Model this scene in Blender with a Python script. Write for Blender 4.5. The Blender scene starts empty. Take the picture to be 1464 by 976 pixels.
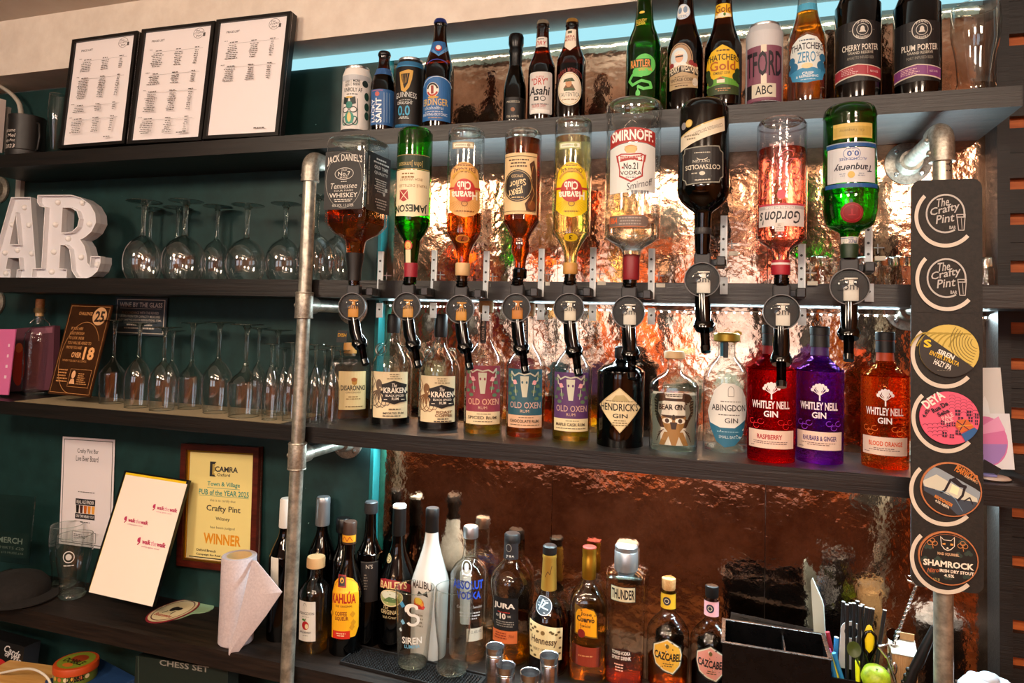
import bpy, bmesh, math, random
from mathutils import Vector, Matrix
from mathutils.geometry import tessellate_polygon
random.seed(7)
PI=math.pi; R=math.radians
K=.93
S=bpy.context.scene
COL=S.collection
# ---------------------------------------------------------------- camera
F,CX,CY=981.86,732.6,414.5
YAW,PIT,ROL=.3135,.04528,.02661
CAM=Vector((0,-1.770*K,0))
def _basis():
    cy,sy,cp,sp,cr,sr=math.cos(YAW),math.sin(YAW),math.cos(PIT),math.sin(PIT),math.cos(ROL),math.sin(ROL)
    w=Vector((-sy*cp,cy*cp,sp)); r0=Vector((cy,sy,0)); u0=r0.cross(w)
    return r0*cr+u0*sr, -r0*sr+u0*cr, w
CR,CU,CW=_basis()
cd=bpy.data.cameras.new('camera'); cam=bpy.data.objects.new('camera',cd); COL.objects.link(cam)
cd.sensor_fit='HORIZONTAL'; cd.sensor_width=36; cd.lens=F/1464*36
cd.shift_x=-(CX-732)/1464; cd.shift_y=(CY-488)/1464; cd.clip_start=.02
m3=Matrix((CR,CU,-CW)).transposed()
cam.matrix_world=Matrix.Translation(CAM)@m3.to_4x4()
S.camera=cam
# ---------------------------------------------------------------- world, exposure, lights
W=bpy.data.worlds.new('world'); S.world=W; W.use_nodes=True
W.node_tree.nodes['Background'].inputs[0].default_value=(.75,.85,1,1)
W.node_tree.nodes['Background'].inputs[1].default_value=2.2
S.view_settings.view_transform='Standard'; S.view_settings.look='None'
S.view_settings.gamma=1; S.view_settings.use_curve_mapping=False
S.view_settings.exposure=0.82
cy_=S.cycles
cy_.max_bounces=16; cy_.transparent_max_bounces=48; cy_.transmission_bounces=14; cy_.glossy_bounces=6; cy_.diffuse_bounces=3
cy_.caustics_reflective=False; cy_.caustics_refractive=False; cy_.sample_clamp_indirect=6; cy_.sample_clamp_direct=0
def area(name,loc,sx,sy,power,color,aim=None,spread=180):
    l=bpy.data.lights.new(name,'AREA'); l.shape='RECTANGLE'; l.size=sx; l.size_y=sy; l.energy=power; l.color=color; l.spread=R(spread)
    o=bpy.data.objects.new(name,l); COL.objects.link(o); o.location=loc
    if aim is not None:
        d=Vector(aim)-Vector(loc); o.rotation_euler=d.to_track_quat('-Z','Y').to_euler()
    return o
# z levels (measured)
ZA1,ZA2=.4835*K,.4426*K; ZB1,ZB2=.0944*K,.0497*K; ZC1,ZC2=-.2878*K,-.3282*K; ZD1=-.897*K
D=.22*K
YCU=.035   # the copper stands back from the green board
LED=(.70,.93,1.0)
# ---------------------------------------------------------------- camera maths
def proj(P):
    q=Vector(P)-CAM; z=q.dot(CW); return CX+F*q.dot(CR)/z, CY-F*q.dot(CU)/z, z
def at(px,py,y=None,z=None):
    d=CW+CR*((px-CX)/F)-CU*((py-CY)/F)
    t=(y-CAM.y)/d.y if y is not None else (z-CAM.z)/d.z
    return CAM+d*t
XTRIM=at(549,500,y=YCU).x; XR=at(1428,400,y=YCU).x
# LED strips of the bar (real strip lights): above the mirror, on the middle shelf, under the middle shelf, under the lower shelf
def strip(name,x0,x1,y,z,pw,aimdy,aimdz):
    return area(name,((x0+x1)/2,y,z),x1-x0,.008,pw,LED,((x0+x1)/2,y+aimdy,z+aimdz))
strip('led_light_top',XTRIM,.60,-.0,.765*K,.7,.02,-1)
strip('led_light_middle_up',XTRIM+.02,XR-.06,-.02,ZB1+.006,7.6,-.32,1).data.spread=R(95)
strip('led_light_middle_down',XTRIM+.02,XR-.02,.012,ZB2-.008,3.8,-.6,-1).data.spread=R(150)
strip('led_light_low',XTRIM-.02,XR-.02,-.005,ZC2-.006,9,-.45,-1).data.spread=R(150)
# ceiling lamps of the room (warm downlight panels), then two added fill lights 
LAMPZ=.80
area('ceiling_lamp_a',(-1.7,-2.3,LAMPZ),.35,.35,16,(1,.78,.58),(-1.2,-.1,-.3))
area('ceiling_lamp_b',(-.3,-2.4,LAMPZ),.35,.35,14,(1,.80,.62),(-.3,-.1,-.3))
area('ceiling_lamp_c',(.8,-2.3,LAMPZ),.35,.35,12,(1,.80,.62),(.6,-.1,-.3))
area('ceiling_lamp_d',(-.9,-4.2,LAMPZ),1.2,.6,70,(1,.62,.34),(-.9,-4.6,-1))
area('fill_lamp_f',(-.4,-1.45,LAMPZ),1.2,.15,11,(1,.74,.50),(-.4,-2.1,-1))  # added fill over the staff side, brightens bar front and floor
area('fill_lamp_e',(-.3,-2.55,LAMPZ),1.6,.2,13,(1,.70,.44),(-.3,-2.75,-1))  # added fill aimed down at the bar, lifts the dark lower copper
# ---------------------------------------------------------------- materials
def lin(h):
    h=h.lstrip('#'); h=h if len(h)==6 else ''.join(c*2 for c in h); return tuple(((int(h[i:i+2],16)/255)**2.2) for i in (0,2,4))+(1,)
_m={}
def N(t,k,**kw):
    n=t.nodes.new(k)
    for a,b in kw.items():
        if a in n.inputs: n.inputs[a].default_value=b
        else: setattr(n,a,b)
    return n
def newmat(name):
    m=bpy.data.materials.new(name); m.use_nodes=True; t=m.node_tree; t.nodes.clear()
    return m,t,t.nodes.new('ShaderNodeOutputMaterial')
def col(h,rough=.5,metal=0,spec=.5,emit=0):
    key=(h,rough,metal,spec,emit)
    if key in _m: return _m[key]
    m,t,o=newmat('colour_'+h.strip('#'))
    b=N(t,'ShaderNodeBsdfPrincipled',Roughness=rough,Metallic=metal); b.inputs['Base Color'].default_value=lin(h)
    b.inputs['Specular IOR Level'].default_value=spec
    if emit: b.inputs['Emission Color'].default_value=lin(h); b.inputs['Emission Strength'].default_value=emit
    tc=N(t,'ShaderNodeTexCoord'); nz=N(t,'ShaderNodeTexNoise',Scale=60.); t.links.new(tc.outputs['Object'],nz.inputs['Vector'])
    mr=N(t,'ShaderNodeMapRange'); mr.inputs[3].default_value=max(0,rough-.06); mr.inputs[4].default_value=min(1,rough+.06)
    t.links.new(nz.outputs['Fac'],mr.inputs[0]); t.links.new(mr.outputs[0],b.inputs['Roughness'])
    t.links.new(b.outputs[0],o.inputs[0]); _m[key]=m; return m
def noisy(name,c1,c2,scale=(4,40,40),rough=.55,bump=.2,bscale=1,metal=0,nscale=3.,detail=6.,lo=.35,hi=.65,spec=.5,speck=None):
    m,t,o=newmat(name); L=t.links.new
    tc=N(t,'ShaderNodeTexCoord'); mp=N(t,'ShaderNodeMapping'); mp.inputs['Scale'].default_value=scale
    L(tc.outputs['Object'],mp.inputs['Vector'])
    nz=N(t,'ShaderNodeTexNoise',Scale=nscale,Detail=detail,Roughness=.65); L(mp.outputs[0],nz.inputs['Vector'])
    r=N(t,'ShaderNodeValToRGB'); r.color_ramp.elements[0].position=lo; r.color_ramp.elements[1].position=hi
    r.color_ramp.elements[0].color=lin(c1); r.color_ramp.elements[1].color=lin(c2); L(nz.outputs['Fac'],r.inputs[0])
    b=N(t,'ShaderNodeBsdfPrincipled',Roughness=rough,Metallic=metal); b.inputs['Specular IOR Level'].default_value=spec
    cs=r.outputs[0]
    if speck:
        v=N(t,'ShaderNodeTexNoise',Scale=speck[1],Detail=2.); L(tc.outputs['Object'],v.inputs['Vector'])
        rr=N(t,'ShaderNodeValToRGB'); rr.color_ramp.elements[0].position=speck[2]; rr.color_ramp.elements[1].position=speck[2]+.02; L(v.outputs['Fac'],rr.inputs[0])
        mx=N(t,'ShaderNodeMixRGB'); L(rr.outputs[0],mx.inputs[0]); L(cs,mx.inputs[1]); mx.inputs[2].default_value=lin(speck[0]); cs=mx.outputs[0]
    L(cs,b.inputs['Base Color'])
    bp=N(t,'ShaderNodeBump',Strength=bump,Distance=.002*bscale); L(nz.outputs['Fac'],bp.inputs['Height']); L(bp.outputs[0],b.inputs['Normal'])
    L(b.outputs[0],o.inputs[0]); return m
def thin(name,c,edge=.5,refl=1.,rough=.02,bump=0,bsc=40):
    m,t,o=newmat(name); L=t.links.new
    lw=N(t,'ShaderNodeLayerWeight',Blend=.5)
    p=N(t,'ShaderNodeMath',operation='POWER'); p.inputs[1].default_value=3.; L(lw.outputs['Facing'],p.inputs[0])
    mx=N(t,'ShaderNodeMixRGB'); L(p.outputs[0],mx.inputs[0]); cc=lin(c); mx.inputs[1].default_value=cc
    mx.inputs[2].default_value=tuple(x*(x*.5+.5)*(1-edge) for x in cc[:3])+(1,)
    tr=N(t,'ShaderNodeBsdfTransparent'); L(mx.outputs[0],tr.inputs[0])
    gl=N(t,'ShaderNodeBsdfGlossy',Roughness=rough)
    p2=N(t,'ShaderNodeMath',operation='POWER'); p2.inputs[1].default_value=3.5; L(lw.outputs['Facing'],p2.inputs[0])
    fa=N(t,'ShaderNodeMath',operation='MULTIPLY_ADD'); L(p2.outputs[0],fa.inputs[0]); fa.inputs[1].default_value=.75*refl; fa.inputs[2].default_value=.05*refl
    ms=N(t,'ShaderNodeMixShader'); L(fa.outputs[0],ms.inputs[0]); L(tr.outputs[0],ms.inputs[1]); L(gl.outputs[0],ms.inputs[2])
    if bump:
        tc=N(t,'ShaderNodeTexCoord'); nz=N(t,'ShaderNodeTexNoise',Scale=float(bsc),Detail=3.); L(tc.outputs['Object'],nz.inputs['Vector'])
        bp=N(t,'ShaderNodeBump',Strength=bump,Distance=.004); L(nz.outputs['Fac'],bp.inputs['Height'])
        L(bp.outputs[0],gl.inputs['Normal']); L(bp.outputs[0],lw.inputs['Normal'])
    L(ms.outputs[0],o.inputs[0]); return m
def refr(name,c,ior=1.45,rough=0.,bump=0,bsc=60,vor=False,gam=1.):
    m,t,o=newmat(name); L=t.links.new; lc=tuple(x**gam for x in lin(c))
    g=N(t,'ShaderNodeBsdfGlass',Roughness=rough,IOR=ior); g.inputs['Color'].default_value=lc
    if bump:
        tc=N(t,'ShaderNodeTexCoord')
        nz=N(t,'ShaderNodeTexVoronoi' if vor else 'ShaderNodeTexNoise',Scale=float(bsc)); L(tc.outputs['Object'],nz.inputs['Vector'])
        bp=N(t,'ShaderNodeBump',Strength=bump,Distance=.004); L(nz.outputs[0],bp.inputs['Height']); L(bp.outputs[0],g.inputs['Normal'])
    # a share of straight-through light so that what stands behind stays lit
    tr=N(t,'ShaderNodeBsdfTransparent'); tr.inputs[0].default_value=lc
    ms=N(t,'ShaderNodeMixShader'); ms.inputs[0].default_value=.3; L(g.outputs[0],ms.inputs[1]); L(tr.outputs[0],ms.inputs[2])
    L(ms.outputs[0],o.inputs[0]); return m
def copper():
    m,t,o=newmat('hammered_copper'); L=t.links.new
    tc=N(t,'ShaderNodeTexCoord')
    n1=N(t,'ShaderNodeTexNoise',Scale=80.,Detail=2.,Roughness=.5); L(tc.outputs['Object'],n1.inputs['Vector'])
    n2=N(t,'ShaderNodeTexNoise',Scale=7.,Detail=3.); L(tc.outputs['Object'],n2.inputs['Vector'])
    v=N(t,'ShaderNodeTexVoronoi',Scale=55.); L(tc.outputs['Object'],v.inputs['Vector'])
    a=N(t,'ShaderNodeMath',operation='MULTIPLY_ADD'); L(n2.outputs['Fac'],a.inputs[0]); a.inputs[1].default_value=9.0; L(n1.outputs['Fac'],a.inputs[2])
    b2=N(t,'ShaderNodeMath',operation='MULTIPLY_ADD'); L(v.outputs[0],b2.inputs[0]); b2.inputs[1].default_value=.35; L(a.outputs[0],b2.inputs[2])
    bp=N(t,'ShaderNodeBump',Strength=.36,Distance=.0014); L(b2.outputs[0],bp.inputs['Height'])
    b=N(t,'ShaderNodeBsdfPrincipled',Roughness=.10,Metallic=1.)
    n3=N(t,'ShaderNodeTexNoise',Scale=3.,Detail=4.); L(tc.outputs['Object'],n3.inputs['Vector'])
    r=N(t,'ShaderNodeValToRGB'); r.color_ramp.elements[0].color=(.60,.33,.20,1); r.color_ramp.elements[1].color=(.86,.56,.38,1); r.color_ramp.elements[0].position=.3; r.color_ramp.elements[1].position=.7
    L(n3.outputs['Fac'],r.inputs[0])
    n4=N(t,'ShaderNodeTexNoise',Scale=6.,Detail=9.,Roughness=.75); L(tc.outputs['Object'],n4.inputs['Vector'])
    r4=N(t,'ShaderNodeValToRGB'); r4.color_ramp.elements[0].position=.36; r4.color_ramp.elements[1].position=.62; r4.color_ramp.elements[0].color=(.45,.40,.38,1); r4.color_ramp.elements[1].color=(1,1,1,1); L(n4.outputs['Fac'],r4.inputs[0])
    mp=N(t,'ShaderNodeMixRGB'); mp.blend_type='MULTIPLY'; mp.inputs[0].default_value=1.; L(r.outputs[0],mp.inputs[1]); L(r4.outputs[0],mp.inputs[2]); L(mp.outputs[0],b.inputs['Base Color']); L(bp.outputs[0],b.inputs['Normal']); L(b.outputs[0],o.inputs[0]); return m
def emis(name,c,st):
    m,t,o=newmat(name); e=N(t,'ShaderNodeEmission',Strength=st); e.inputs[0].default_value=lin(c); t.links.new(e.outputs[0],o.inputs[0]); return m
M=dict(
 wood=noisy('stained_shelf_wood','#0c0907','#1e1713',(1.2,30,30),.42,.5,1,nscale=4.,spec=.55),
 cwood=noisy('worn_counter_wood','#120d0b','#2a201a',(2,26,26),.55,.5,1,nscale=3.,spec=.35),
 green=noisy('dark_green_paint','#16302f','#1d3c3b',(3,3,3),.5,.25,1,nscale=6.,speck=('#8fb5b0',75.,.77)),
 green_lit=noisy('led_lit_green_paint','#1b6566','#237677',(3,3,3),.45,.2,1),  # same green paint as the board, LED glow put into its colour
 plaster=noisy('cream_plaster','#d9cdbf','#e6dccf',(3,3,3),.8,.15,1,nscale=5.),
 ceil=noisy('ceiling_paint','#cfc4b8','#d8cec2',(3,3,3),.9,.1,1),
 copper=copper(),
 black_wood=noisy('black_stained_plank','#090807','#171310',(1.2,40,40),.55,.6,1,nscale=4.),
 orange_wood=noisy('orange_pine_batten','#9a4a18','#b9622a',(1.5,40,40),.6,.4,1,nscale=4.),
 galv=noisy('galvanised_steel','#8b8a80','#c2bfb1',(1,1,1),.38,.25,1,metal=.75,nscale=45.,detail=3.),
 cast=noisy('cast_fitting','#8f8a7f','#b5afa2',(1,1,1),.42,.35,1,metal=.75,nscale=160.,detail=3.),
 blackp=col('#0b0b0c',.35), blackg=col('#060607',.08), frame=col('#0c0a0a',.4), steel=col('#c9c9c9',.22,1),
 chrome=col('#dddddd',.08,1), white=col('#e9e6e2',.5), paper=col('#efe9ea',.7), cream=col('#ecdcb8',.6),
 gold=col('#b98a2e',.3,.9), silver=col('#b9bcc0',.3,.9), copperink=col('#c8864e',.35,.7), cork=noisy('cork','#b98a56','#d8ad76',(1,1,1),.8,.4,1,nscale=120.),
 clear=thin('clear_glass','#fafdfc',.45,1.6), clearW=thin('wine_glass','#fbfefd',.30,2.6), solid=refr('solid_glass','#f4fbf9',1.45),
 frost=thin('rippled_glass','#f8fbfa',.45,1.2,.05,.5,60),
 green_gl=thin('green_glass','#1fa02c',.5), brown_gl=thin('brown_glass','#8a4316',.5), emer_gl=thin('emerald_glass','#38c22a',.4,1,.02,.15,30), olive_gl=thin('olive_glass','#27351a',.5),
 lime_gl=thin('lime_glass','#3fae2b',.5),
)
def liquid(c,ior=1.3): 
    k='liq'+c
    if k not in _m: _m[k]=refr('liquid_'+c.strip('#'),c,ior,gam=.62)
    return _m[k]
# ---------------------------------------------------------------- object helpers
def tag(o,label=None,cat=None,group=None,kind=None):
    if label: o['label']=label
    if cat: o['category']=cat
    if group: o['group']=group
    if kind: o['kind']=kind
    return o
def empty(name,loc,rz=0,label=None,cat=None,group=None):
    o=bpy.data.objects.new(name,None); COL.objects.link(o); o.location=loc; o.rotation_euler=(0,0,rz); o.empty_display_size=.02
    return tag(o,label,cat,group)
class MB:
    def __init__(s): s.v=[];s.f=[];s.mi=[];s.sm=[];s.mats=[]
    def mid(s,m):
        if isinstance(m,str): m=M[m] if m in M else col(m)
        if m not in s.mats: s.mats.append(m)
        return s.mats.index(m)
    def add(s,vs,fs,m,smooth=False):
        b=len(s.v); s.v+= [tuple(x) for x in vs]; k=s.mid(m)
        for f in fs: s.f.append(tuple(b+i for i in f)); s.mi.append(k); s.sm.append(smooth)
        return s
    def box(s,c,d,m,rot=None,bev=0):
        x,y,z=d[0]/2,d[1]/2,d[2]/2
        if bev:
            b=min(bev,x*.9,y*.9,z*.9); vs=[]; 
            bm=bmesh.new(); bmesh.ops.create_cube(bm,size=1); bmesh.ops.scale(bm,vec=d,verts=bm.verts); bmesh.ops.bevel(bm,geom=bm.edges[:],offset=b,segments=2,affect='EDGES',profile=.5)
            vs=[v.co.copy() for v in bm.verts]; bm.verts.index_update(); fs=[[v.index for v in f.verts] for f in bm.faces]; bm.free()
        else:
            vs=[Vector((a,b,e)) for a in(-x,x) for b in(-y,y) for e in(-z,z)]
            fs=[(0,1,3,2),(4,6,7,5),(0,4,5,1),(2,3,7,6),(0,2,6,4),(1,5,7,3)]
        if rot is not None: vs=[rot@v for v in vs]
        return s.add([Vector(c)+v for v in vs],fs,m)
    def lathe(s,prof,m,seg=32,n=2,dy=1,cap0=True,cap1=True,smooth=True,mtx=None):
        vs=[];fs=[]
        for p in prof:
            r,z=p[0],p[1]; nn=p[2] if len(p)>2 else n
            dd=1+(dy-1)*(min(1,max(0,(nn-2)/3)) if len(p)>2 else 1)
            for i in range(seg):
                a=2*PI*(i+.5)/seg; c,q=math.cos(a),math.sin(a)
                e=2/nn
                vs.append(Vector((r*math.copysign(abs(c)**e,c),r*dd*math.copysign(abs(q)**e,q),z)))
        for k in range(len(prof)-1):
            for i in range(seg):
                j=(i+1)%seg; fs.append((k*seg+i,k*seg+j,(k+1)*seg+j,(k+1)*seg+i))
        if cap0: fs.append(tuple(range(seg-1,-1,-1)))
        if cap1: fs.append(tuple((len(prof)-1)*seg+i for i in range(seg)))
        if mtx is not None: vs=[mtx@v for v in vs]
        b=len(s.v); s.add(vs,fs,m,smooth)
        if cap1: s.sm[-1]=False
        if cap0: s.sm[-1-(1 if cap1 else 0)]=False
        return s
    def tube(s,pts,r,m,seg=12,closed=False,caps=True,flat=1):
        pts=[Vector(p) for p in pts]; n=len(pts); vs=[];fs=[]; up=None
        for k in range(n):
            t=(pts[(k+1)%n]-pts[k-1]) if (closed or 0<k<n-1) else (pts[1]-pts[0] if k==0 else pts[-1]-pts[-2])
            t.normalize()
            if up is None: up=Vector((0,0,1)) if abs(t.z)<.9 else Vector((0,1,0))
            a=t.cross(up).normalized(); b=a.cross(t); up=b
            rr=r[k] if isinstance(r,(list,tuple)) else r
            for i in range(seg):
                q=2*PI*i/seg; vs.append(pts[k]+a*rr*math.cos(q)+b*rr*flat*math.sin(q))
        for k in range(n if closed else n-1):
            for i in range(seg):
                j=(i+1)%seg; k2=(k+1)%n; fs.append((k*seg+i,k*seg+j,k2*seg+j,k2*seg+i))
        if caps and not closed: fs+= [tuple(range(seg-1,-1,-1)),tuple((n-1)*seg+i for i in range(seg))]
        return s.add(vs,fs,m,True)
    def cyl(s,p0,p1,r,m,seg=20): return s.tube([p0,p1],r,m,seg)
    def sphere(s,c,r,m,seg=16,rings=10,sc=(1,1,1),z0=-1,z1=1):
        prof=[]
        for k in range(rings+1):
            a=-PI/2+PI*k/rings; 
            if math.sin(a)<z0-.01 or math.sin(a)>z1+.01: continue
            prof.append((max(1e-5,r*math.cos(a)),r*math.sin(a)))
        mt=Matrix.Translation(Vector(c))@Matrix.Diagonal((*sc,1)); return s.lathe(prof,m,seg,mtx=mt)
    def extr(s,loops,m,y0,y1,mtx=None,side=None):
        # loops in (x,z), first outer, others holes; extruded along y
        vs=[];fs=[]
        tri=tessellate_polygon([[Vector((a,b,0)) for a,b in L] for L in loops])
        flat=[p for L in loops for p in L]; n=len(flat)
        vs=[Vector((a,y0,b)) for a,b in flat]+[Vector((a,y1,b)) for a,b in flat]
        fs=[tuple(t) for t in tri]+[tuple(n+i for i in reversed(t)) for t in tri]
        o=0; sf=[]
        for L in loops:
            k=len(L)
            for i in range(k): j=(i+1)%k; sf.append((o+i,o+j,n+o+j,n+o+i))
            o+=k
        if mtx is not None: vs=[mtx@v for v in vs]
        b=len(s.v); s.add(vs,fs,m)
        k=s.mid(side or m)
        for f in sf: s.f.append(tuple(b+i for i in f)); s.mi.append(k); s.sm.append(False)
        return s
    def build(s,name,parent=None,loc=None,rz=None,label=None,cat=None,group=None,kind=None,fixn=True):
        me=bpy.data.meshes.new(name); me.from_pydata(s.v,[],s.f)
        for m in s.mats: me.materials.append(m)
        me.polygons.foreach_set('material_index',s.mi); me.polygons.foreach_set('use_smooth',s.sm); me.update()
        if fixn:
            bm=bmesh.new(); bm.from_mesh(me); bmesh.ops.recalc_face_normals(bm,faces=bm.faces[:]); bm.to_mesh(me); bm.free()
        if any(s.sm):
            try: me.set_sharp_from_angle(angle=R(40))
            except Exception: pass
        o=bpy.data.objects.new(name,me); COL.objects.link(o)
        if parent: o.parent=parent
        if loc is not None: o.location=loc
        if rz is not None: o.rotation_euler=(0,0,rz)
        return tag(o,label,cat,group,kind)
def catmull(P,sub=4):
    out=[]
    for i in range(len(P)-1):
        p0,p1,p2,p3=P[max(0,i-1)],P[i],P[i+1],P[min(len(P)-1,i+2)]
        for k in range(sub):
            t=k/sub
            out.append(tuple(.5*((2*b)+(-a+c)*t+(2*a-5*b+4*c-d)*t*t+(-a+3*b-3*c+d)*t**3) for a,b,c,d in zip(p0,p1,p2,p3)))
    out.append(tuple(P[-1])); return out
# ---------------------------------------------------------------- flat print: shapes and lettering
_txt={}
def glyphs(s,bold=0):
    k=(s,bold)
    if k not in _txt:
        c=bpy.data.curves.new('t','FONT'); c.body=s; c.resolution_u=2; c.offset=bold; c.size=1
        o=bpy.data.objects.new('t',c); me=bpy.data.meshes.new_from_object(o)
        v=[(p.co.x,p.co.y) for p in me.vertices]; f=[tuple(p.vertices) for p in me.polygons]
        bpy.data.objects.remove(o); bpy.data.curves.remove(c); bpy.data.meshes.remove(me)
        if not v: v=[(0,0),(1,0),(1,1)]; f=[]
        x0=min(a for a,b in v);x1=max(a for a,b in v);y0=min(b for a,b in v);y1=max(b for a,b in v)
        _txt[k]=([((a-x0)/(x1-x0)-.5,(b-y0)/max(1e-6,y1-y0)-.5) for a,b in v],f)
    return _txt[k]
class Art:
    """flat print in px units of the photograph; ax(v) gives the axis x at height v; y down"""
    def __init__(s,cx=0,by=0,slope=0): s.it=[]; s.cx=cx; s.by=by; s.sl=slope
    def q(s,x,y): v=s.by-y; return (x-s.cx-s.sl*v, v)
    def raw(s,pts,fs,m): s.it.append((pts,fs,m)); return s
    def poly(s,pts,m,holes=()):
        P=[s.q(*p) for p in pts]; H=[[s.q(*p) for p in h] for h in holes]
        tri=tessellate_polygon([[Vector((a,b,0)) for a,b in L] for L in [P]+H])
        return s.raw(sum(H,P),[tuple(t) for t in tri],m)
    def rect(s,x0,y0,x1,y1,m,r=0):
        if not r: return s.poly([(x0,y0),(x1,y0),(x1,y1),(x0,y1)],m)
        P=[]
        for cx,cy,a in ((x1-r,y0+r,-90),(x1-r,y1-r,0),(x0+r,y1-r,90),(x0+r,y0+r,180)):
            for k in range(5): t=R(a+k*22.5); P.append((cx+r*math.cos(t),cy+r*math.sin(t)))
        return s.poly(P,m)
    def ell(s,cx,cy,rx,ry,m,a0=0,a1=360,n=28): return s.poly([(cx+rx*math.cos(R(a0+(a1-a0)*i/n)),cy+ry*math.sin(R(a0+(a1-a0)*i/n))) for i in range(n if a1-a0==360 else n+1)],m)
    def line(s,pts,w,m):
        for a,b in zip(pts,pts[1:]):
            dx,dy=b[0]-a[0],b[1]-a[1]; l=math.hypot(dx,dy) or 1; nx,ny=-dy/l*w/2,dx/l*w/2; ex,ey=dx/l*w*.25,dy/l*w*.25
            s.poly([(a[0]+nx-ex,a[1]+ny-ey),(b[0]+nx+ex,b[1]+ny+ey),(b[0]-nx+ex,b[1]-ny+ey),(a[0]-nx-ex,a[1]-ny-ey)],m)
        return s
    def arc(s,cx,cy,rx,ry,w,m,a0=0,a1=360,n=30):
        P=[];fs=[]
        for i in range(n+1):
            t=R(a0+(a1-a0)*i/n); c,q=math.cos(t),math.sin(t)
            P+= [s.q(cx+(rx-w/2)*c,cy+(ry-w/2)*q),s.q(cx+(rx+w/2)*c,cy+(ry+w/2)*q)]
        return s.raw(P,[(2*i,2*i+1,2*i+3,2*i+2) for i in range(n)],m)
    def T(s,txt,x0,y0,x1,y1,m,bold=0,flip=0,bend=0,rot=0,shear=0,vert=0):
        bold=min(.035,bold*.6)
        # lettering fitted into the box; flip=1 upside down; bend lifts the middle; rot degrees clockwise
        v,f=glyphs(txt,bold); cx,cy=(x0+x1)/2,(y0+y1)/2; w,h=x1-x0,y1-y0; P=[]
        for a,b in v:
            x=a*w; y=-b*h-shear*0; x+=shear*b*h; y-=bend*(1-(2*a)**2)
            if flip: x,y=-x,-y
            if rot: c,q=math.cos(R(rot)),math.sin(R(rot)); x,y=x*c-y*q,x*q+y*c
            P.append(s.q(cx+x,cy+y))
        return s.raw(P,f,m)
    def bars(s,x0,y0,x1,y1,n,m,h=.45,c=True):
        for i in range(n):
            y=y0+(y1-y0)*(i+.5)/n; hh=(y1-y0)/n*h/2; k=random.uniform(.55,1); xm=(x0+x1)/2 if c else x0+(x1-x0)*k/2; ww=(x1-x0)*k/2
            # broken into word-sized dashes
            x=xm-ww
            while x<xm+ww-.3:
                l=min(random.uniform(1.5,5),xm+ww-x); s.rect(x,y-hh,x+l,y+hh,m); x+=l+.9
        return s
    def emit(s,mb,fn,step=None,eps=.00004,off=.0003,vstep=None):
        for k,(P,fs,m) in enumerate(s.it):
            if not fs: continue
            if step:
                xs=[p[0] for p in P]; 
                ys=[p[1] for p in P]
                if max(xs)-min(xs)>step or (vstep and max(ys)-min(ys)>vstep):
                    bm=bmesh.new(); vv=[bm.verts.new((a,b,0)) for a,b in P]
                    for f in fs:
                        try: bm.faces.new([vv[i] for i in f])
                        except ValueError: pass
                    x=math.ceil(min(xs)/step)*step
                    while x<max(xs):
                        bmesh.ops.bisect_plane(bm,geom=bm.verts[:]+bm.edges[:]+bm.faces[:],plane_co=(x,0,0),plane_no=(1,0,0),dist=1e-4); x+=step
                    if vstep:
                        y=math.ceil(min(ys)/vstep)*vstep
                        while y<max(ys):
                            bmesh.ops.bisect_plane(bm,geom=bm.verts[:]+bm.edges[:]+bm.faces[:],plane_co=(0,y,0),plane_no=(0,1,0),dist=1e-4); y+=vstep
                    bm.verts.index_update(); P=[(v.co.x,v.co.y) for v in bm.verts]; fs=[[v.index for v in f.verts] for f in bm.faces]; bm.free()
            mb.add([fn(a,b,off+eps*k) for a,b in P],fs,m)
# a rectangular flat thing given by its four picture corners on a plane from (y at bottom) to (y at top)
class Flat:
    def __init__(s,tl,tr,br,bl,yb,yt,name,label,cat,group=None,W=None,H=None):
        s.TL,s.TR=at(*tl,y=yt),at(*tr,y=yt); s.BR,s.BL=at(*br,y=yb),at(*bl,y=yb)
        c=(s.TL+s.TR+s.BR+s.BL)/4
        U=(s.TR-s.TL+s.BR-s.BL)/2; V=(s.TL-s.BL+s.TR-s.BR)/2
        s.w,s.h=U.length,V.length; s.U=U.normalized(); V=(V-s.U*V.dot(s.U)); s.V=V.normalized(); s.Nn=s.U.cross(s.V)
        s.c=c; s.org=c-s.U*s.w/2-s.V*s.h/2
        # nominal px size
        s.W=W or (math.dist(tl,tr)+math.dist(bl,br))/2; s.H=H or (math.dist(tl,bl)+math.dist(tr,br))/2
        s.base=s.org+s.U*s.w/2; s.root=empty(name,s.base,0,label,cat,group) if name else None
        s.tl,s.tr,s.br,s.bl=tl,tr,br,bl
    def P(s,u,v,d=0):   # u,v in 0..1 from the bottom left, d toward the viewer; local to root
        return s.org+s.U*(u*s.w)+s.V*(v*s.h)+s.Nn*d-(s.base if s.root else Vector())
    def slab(s,mb,u0,v0,u1,v1,d0,d1,m):
        vs=[s.P(u,v,d) for u in(u0,u1) for v in(v0,v1) for d in(d0,d1)]
        return mb.add(vs,[(0,1,3,2),(4,6,7,5),(0,4,5,1),(2,3,7,6),(0,2,6,4),(1,5,7,3)],m)
    def art(s): return Art(0,0)
    def emit(s,mb,a,W,H,d=0):  # art drawn with x 0..W, y 0..H down
        a.emit(mb,lambda u,v,o: s.P(u/W,1+v/H,d+o))
# ================================================================ structure
def struct(name,mb,parent=None,**k):
    o=mb.build(name,parent,**k)
    if parent is None: o['kind']='structure'
    return o
ZTOP=.775*K; ZF=-1.15
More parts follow.
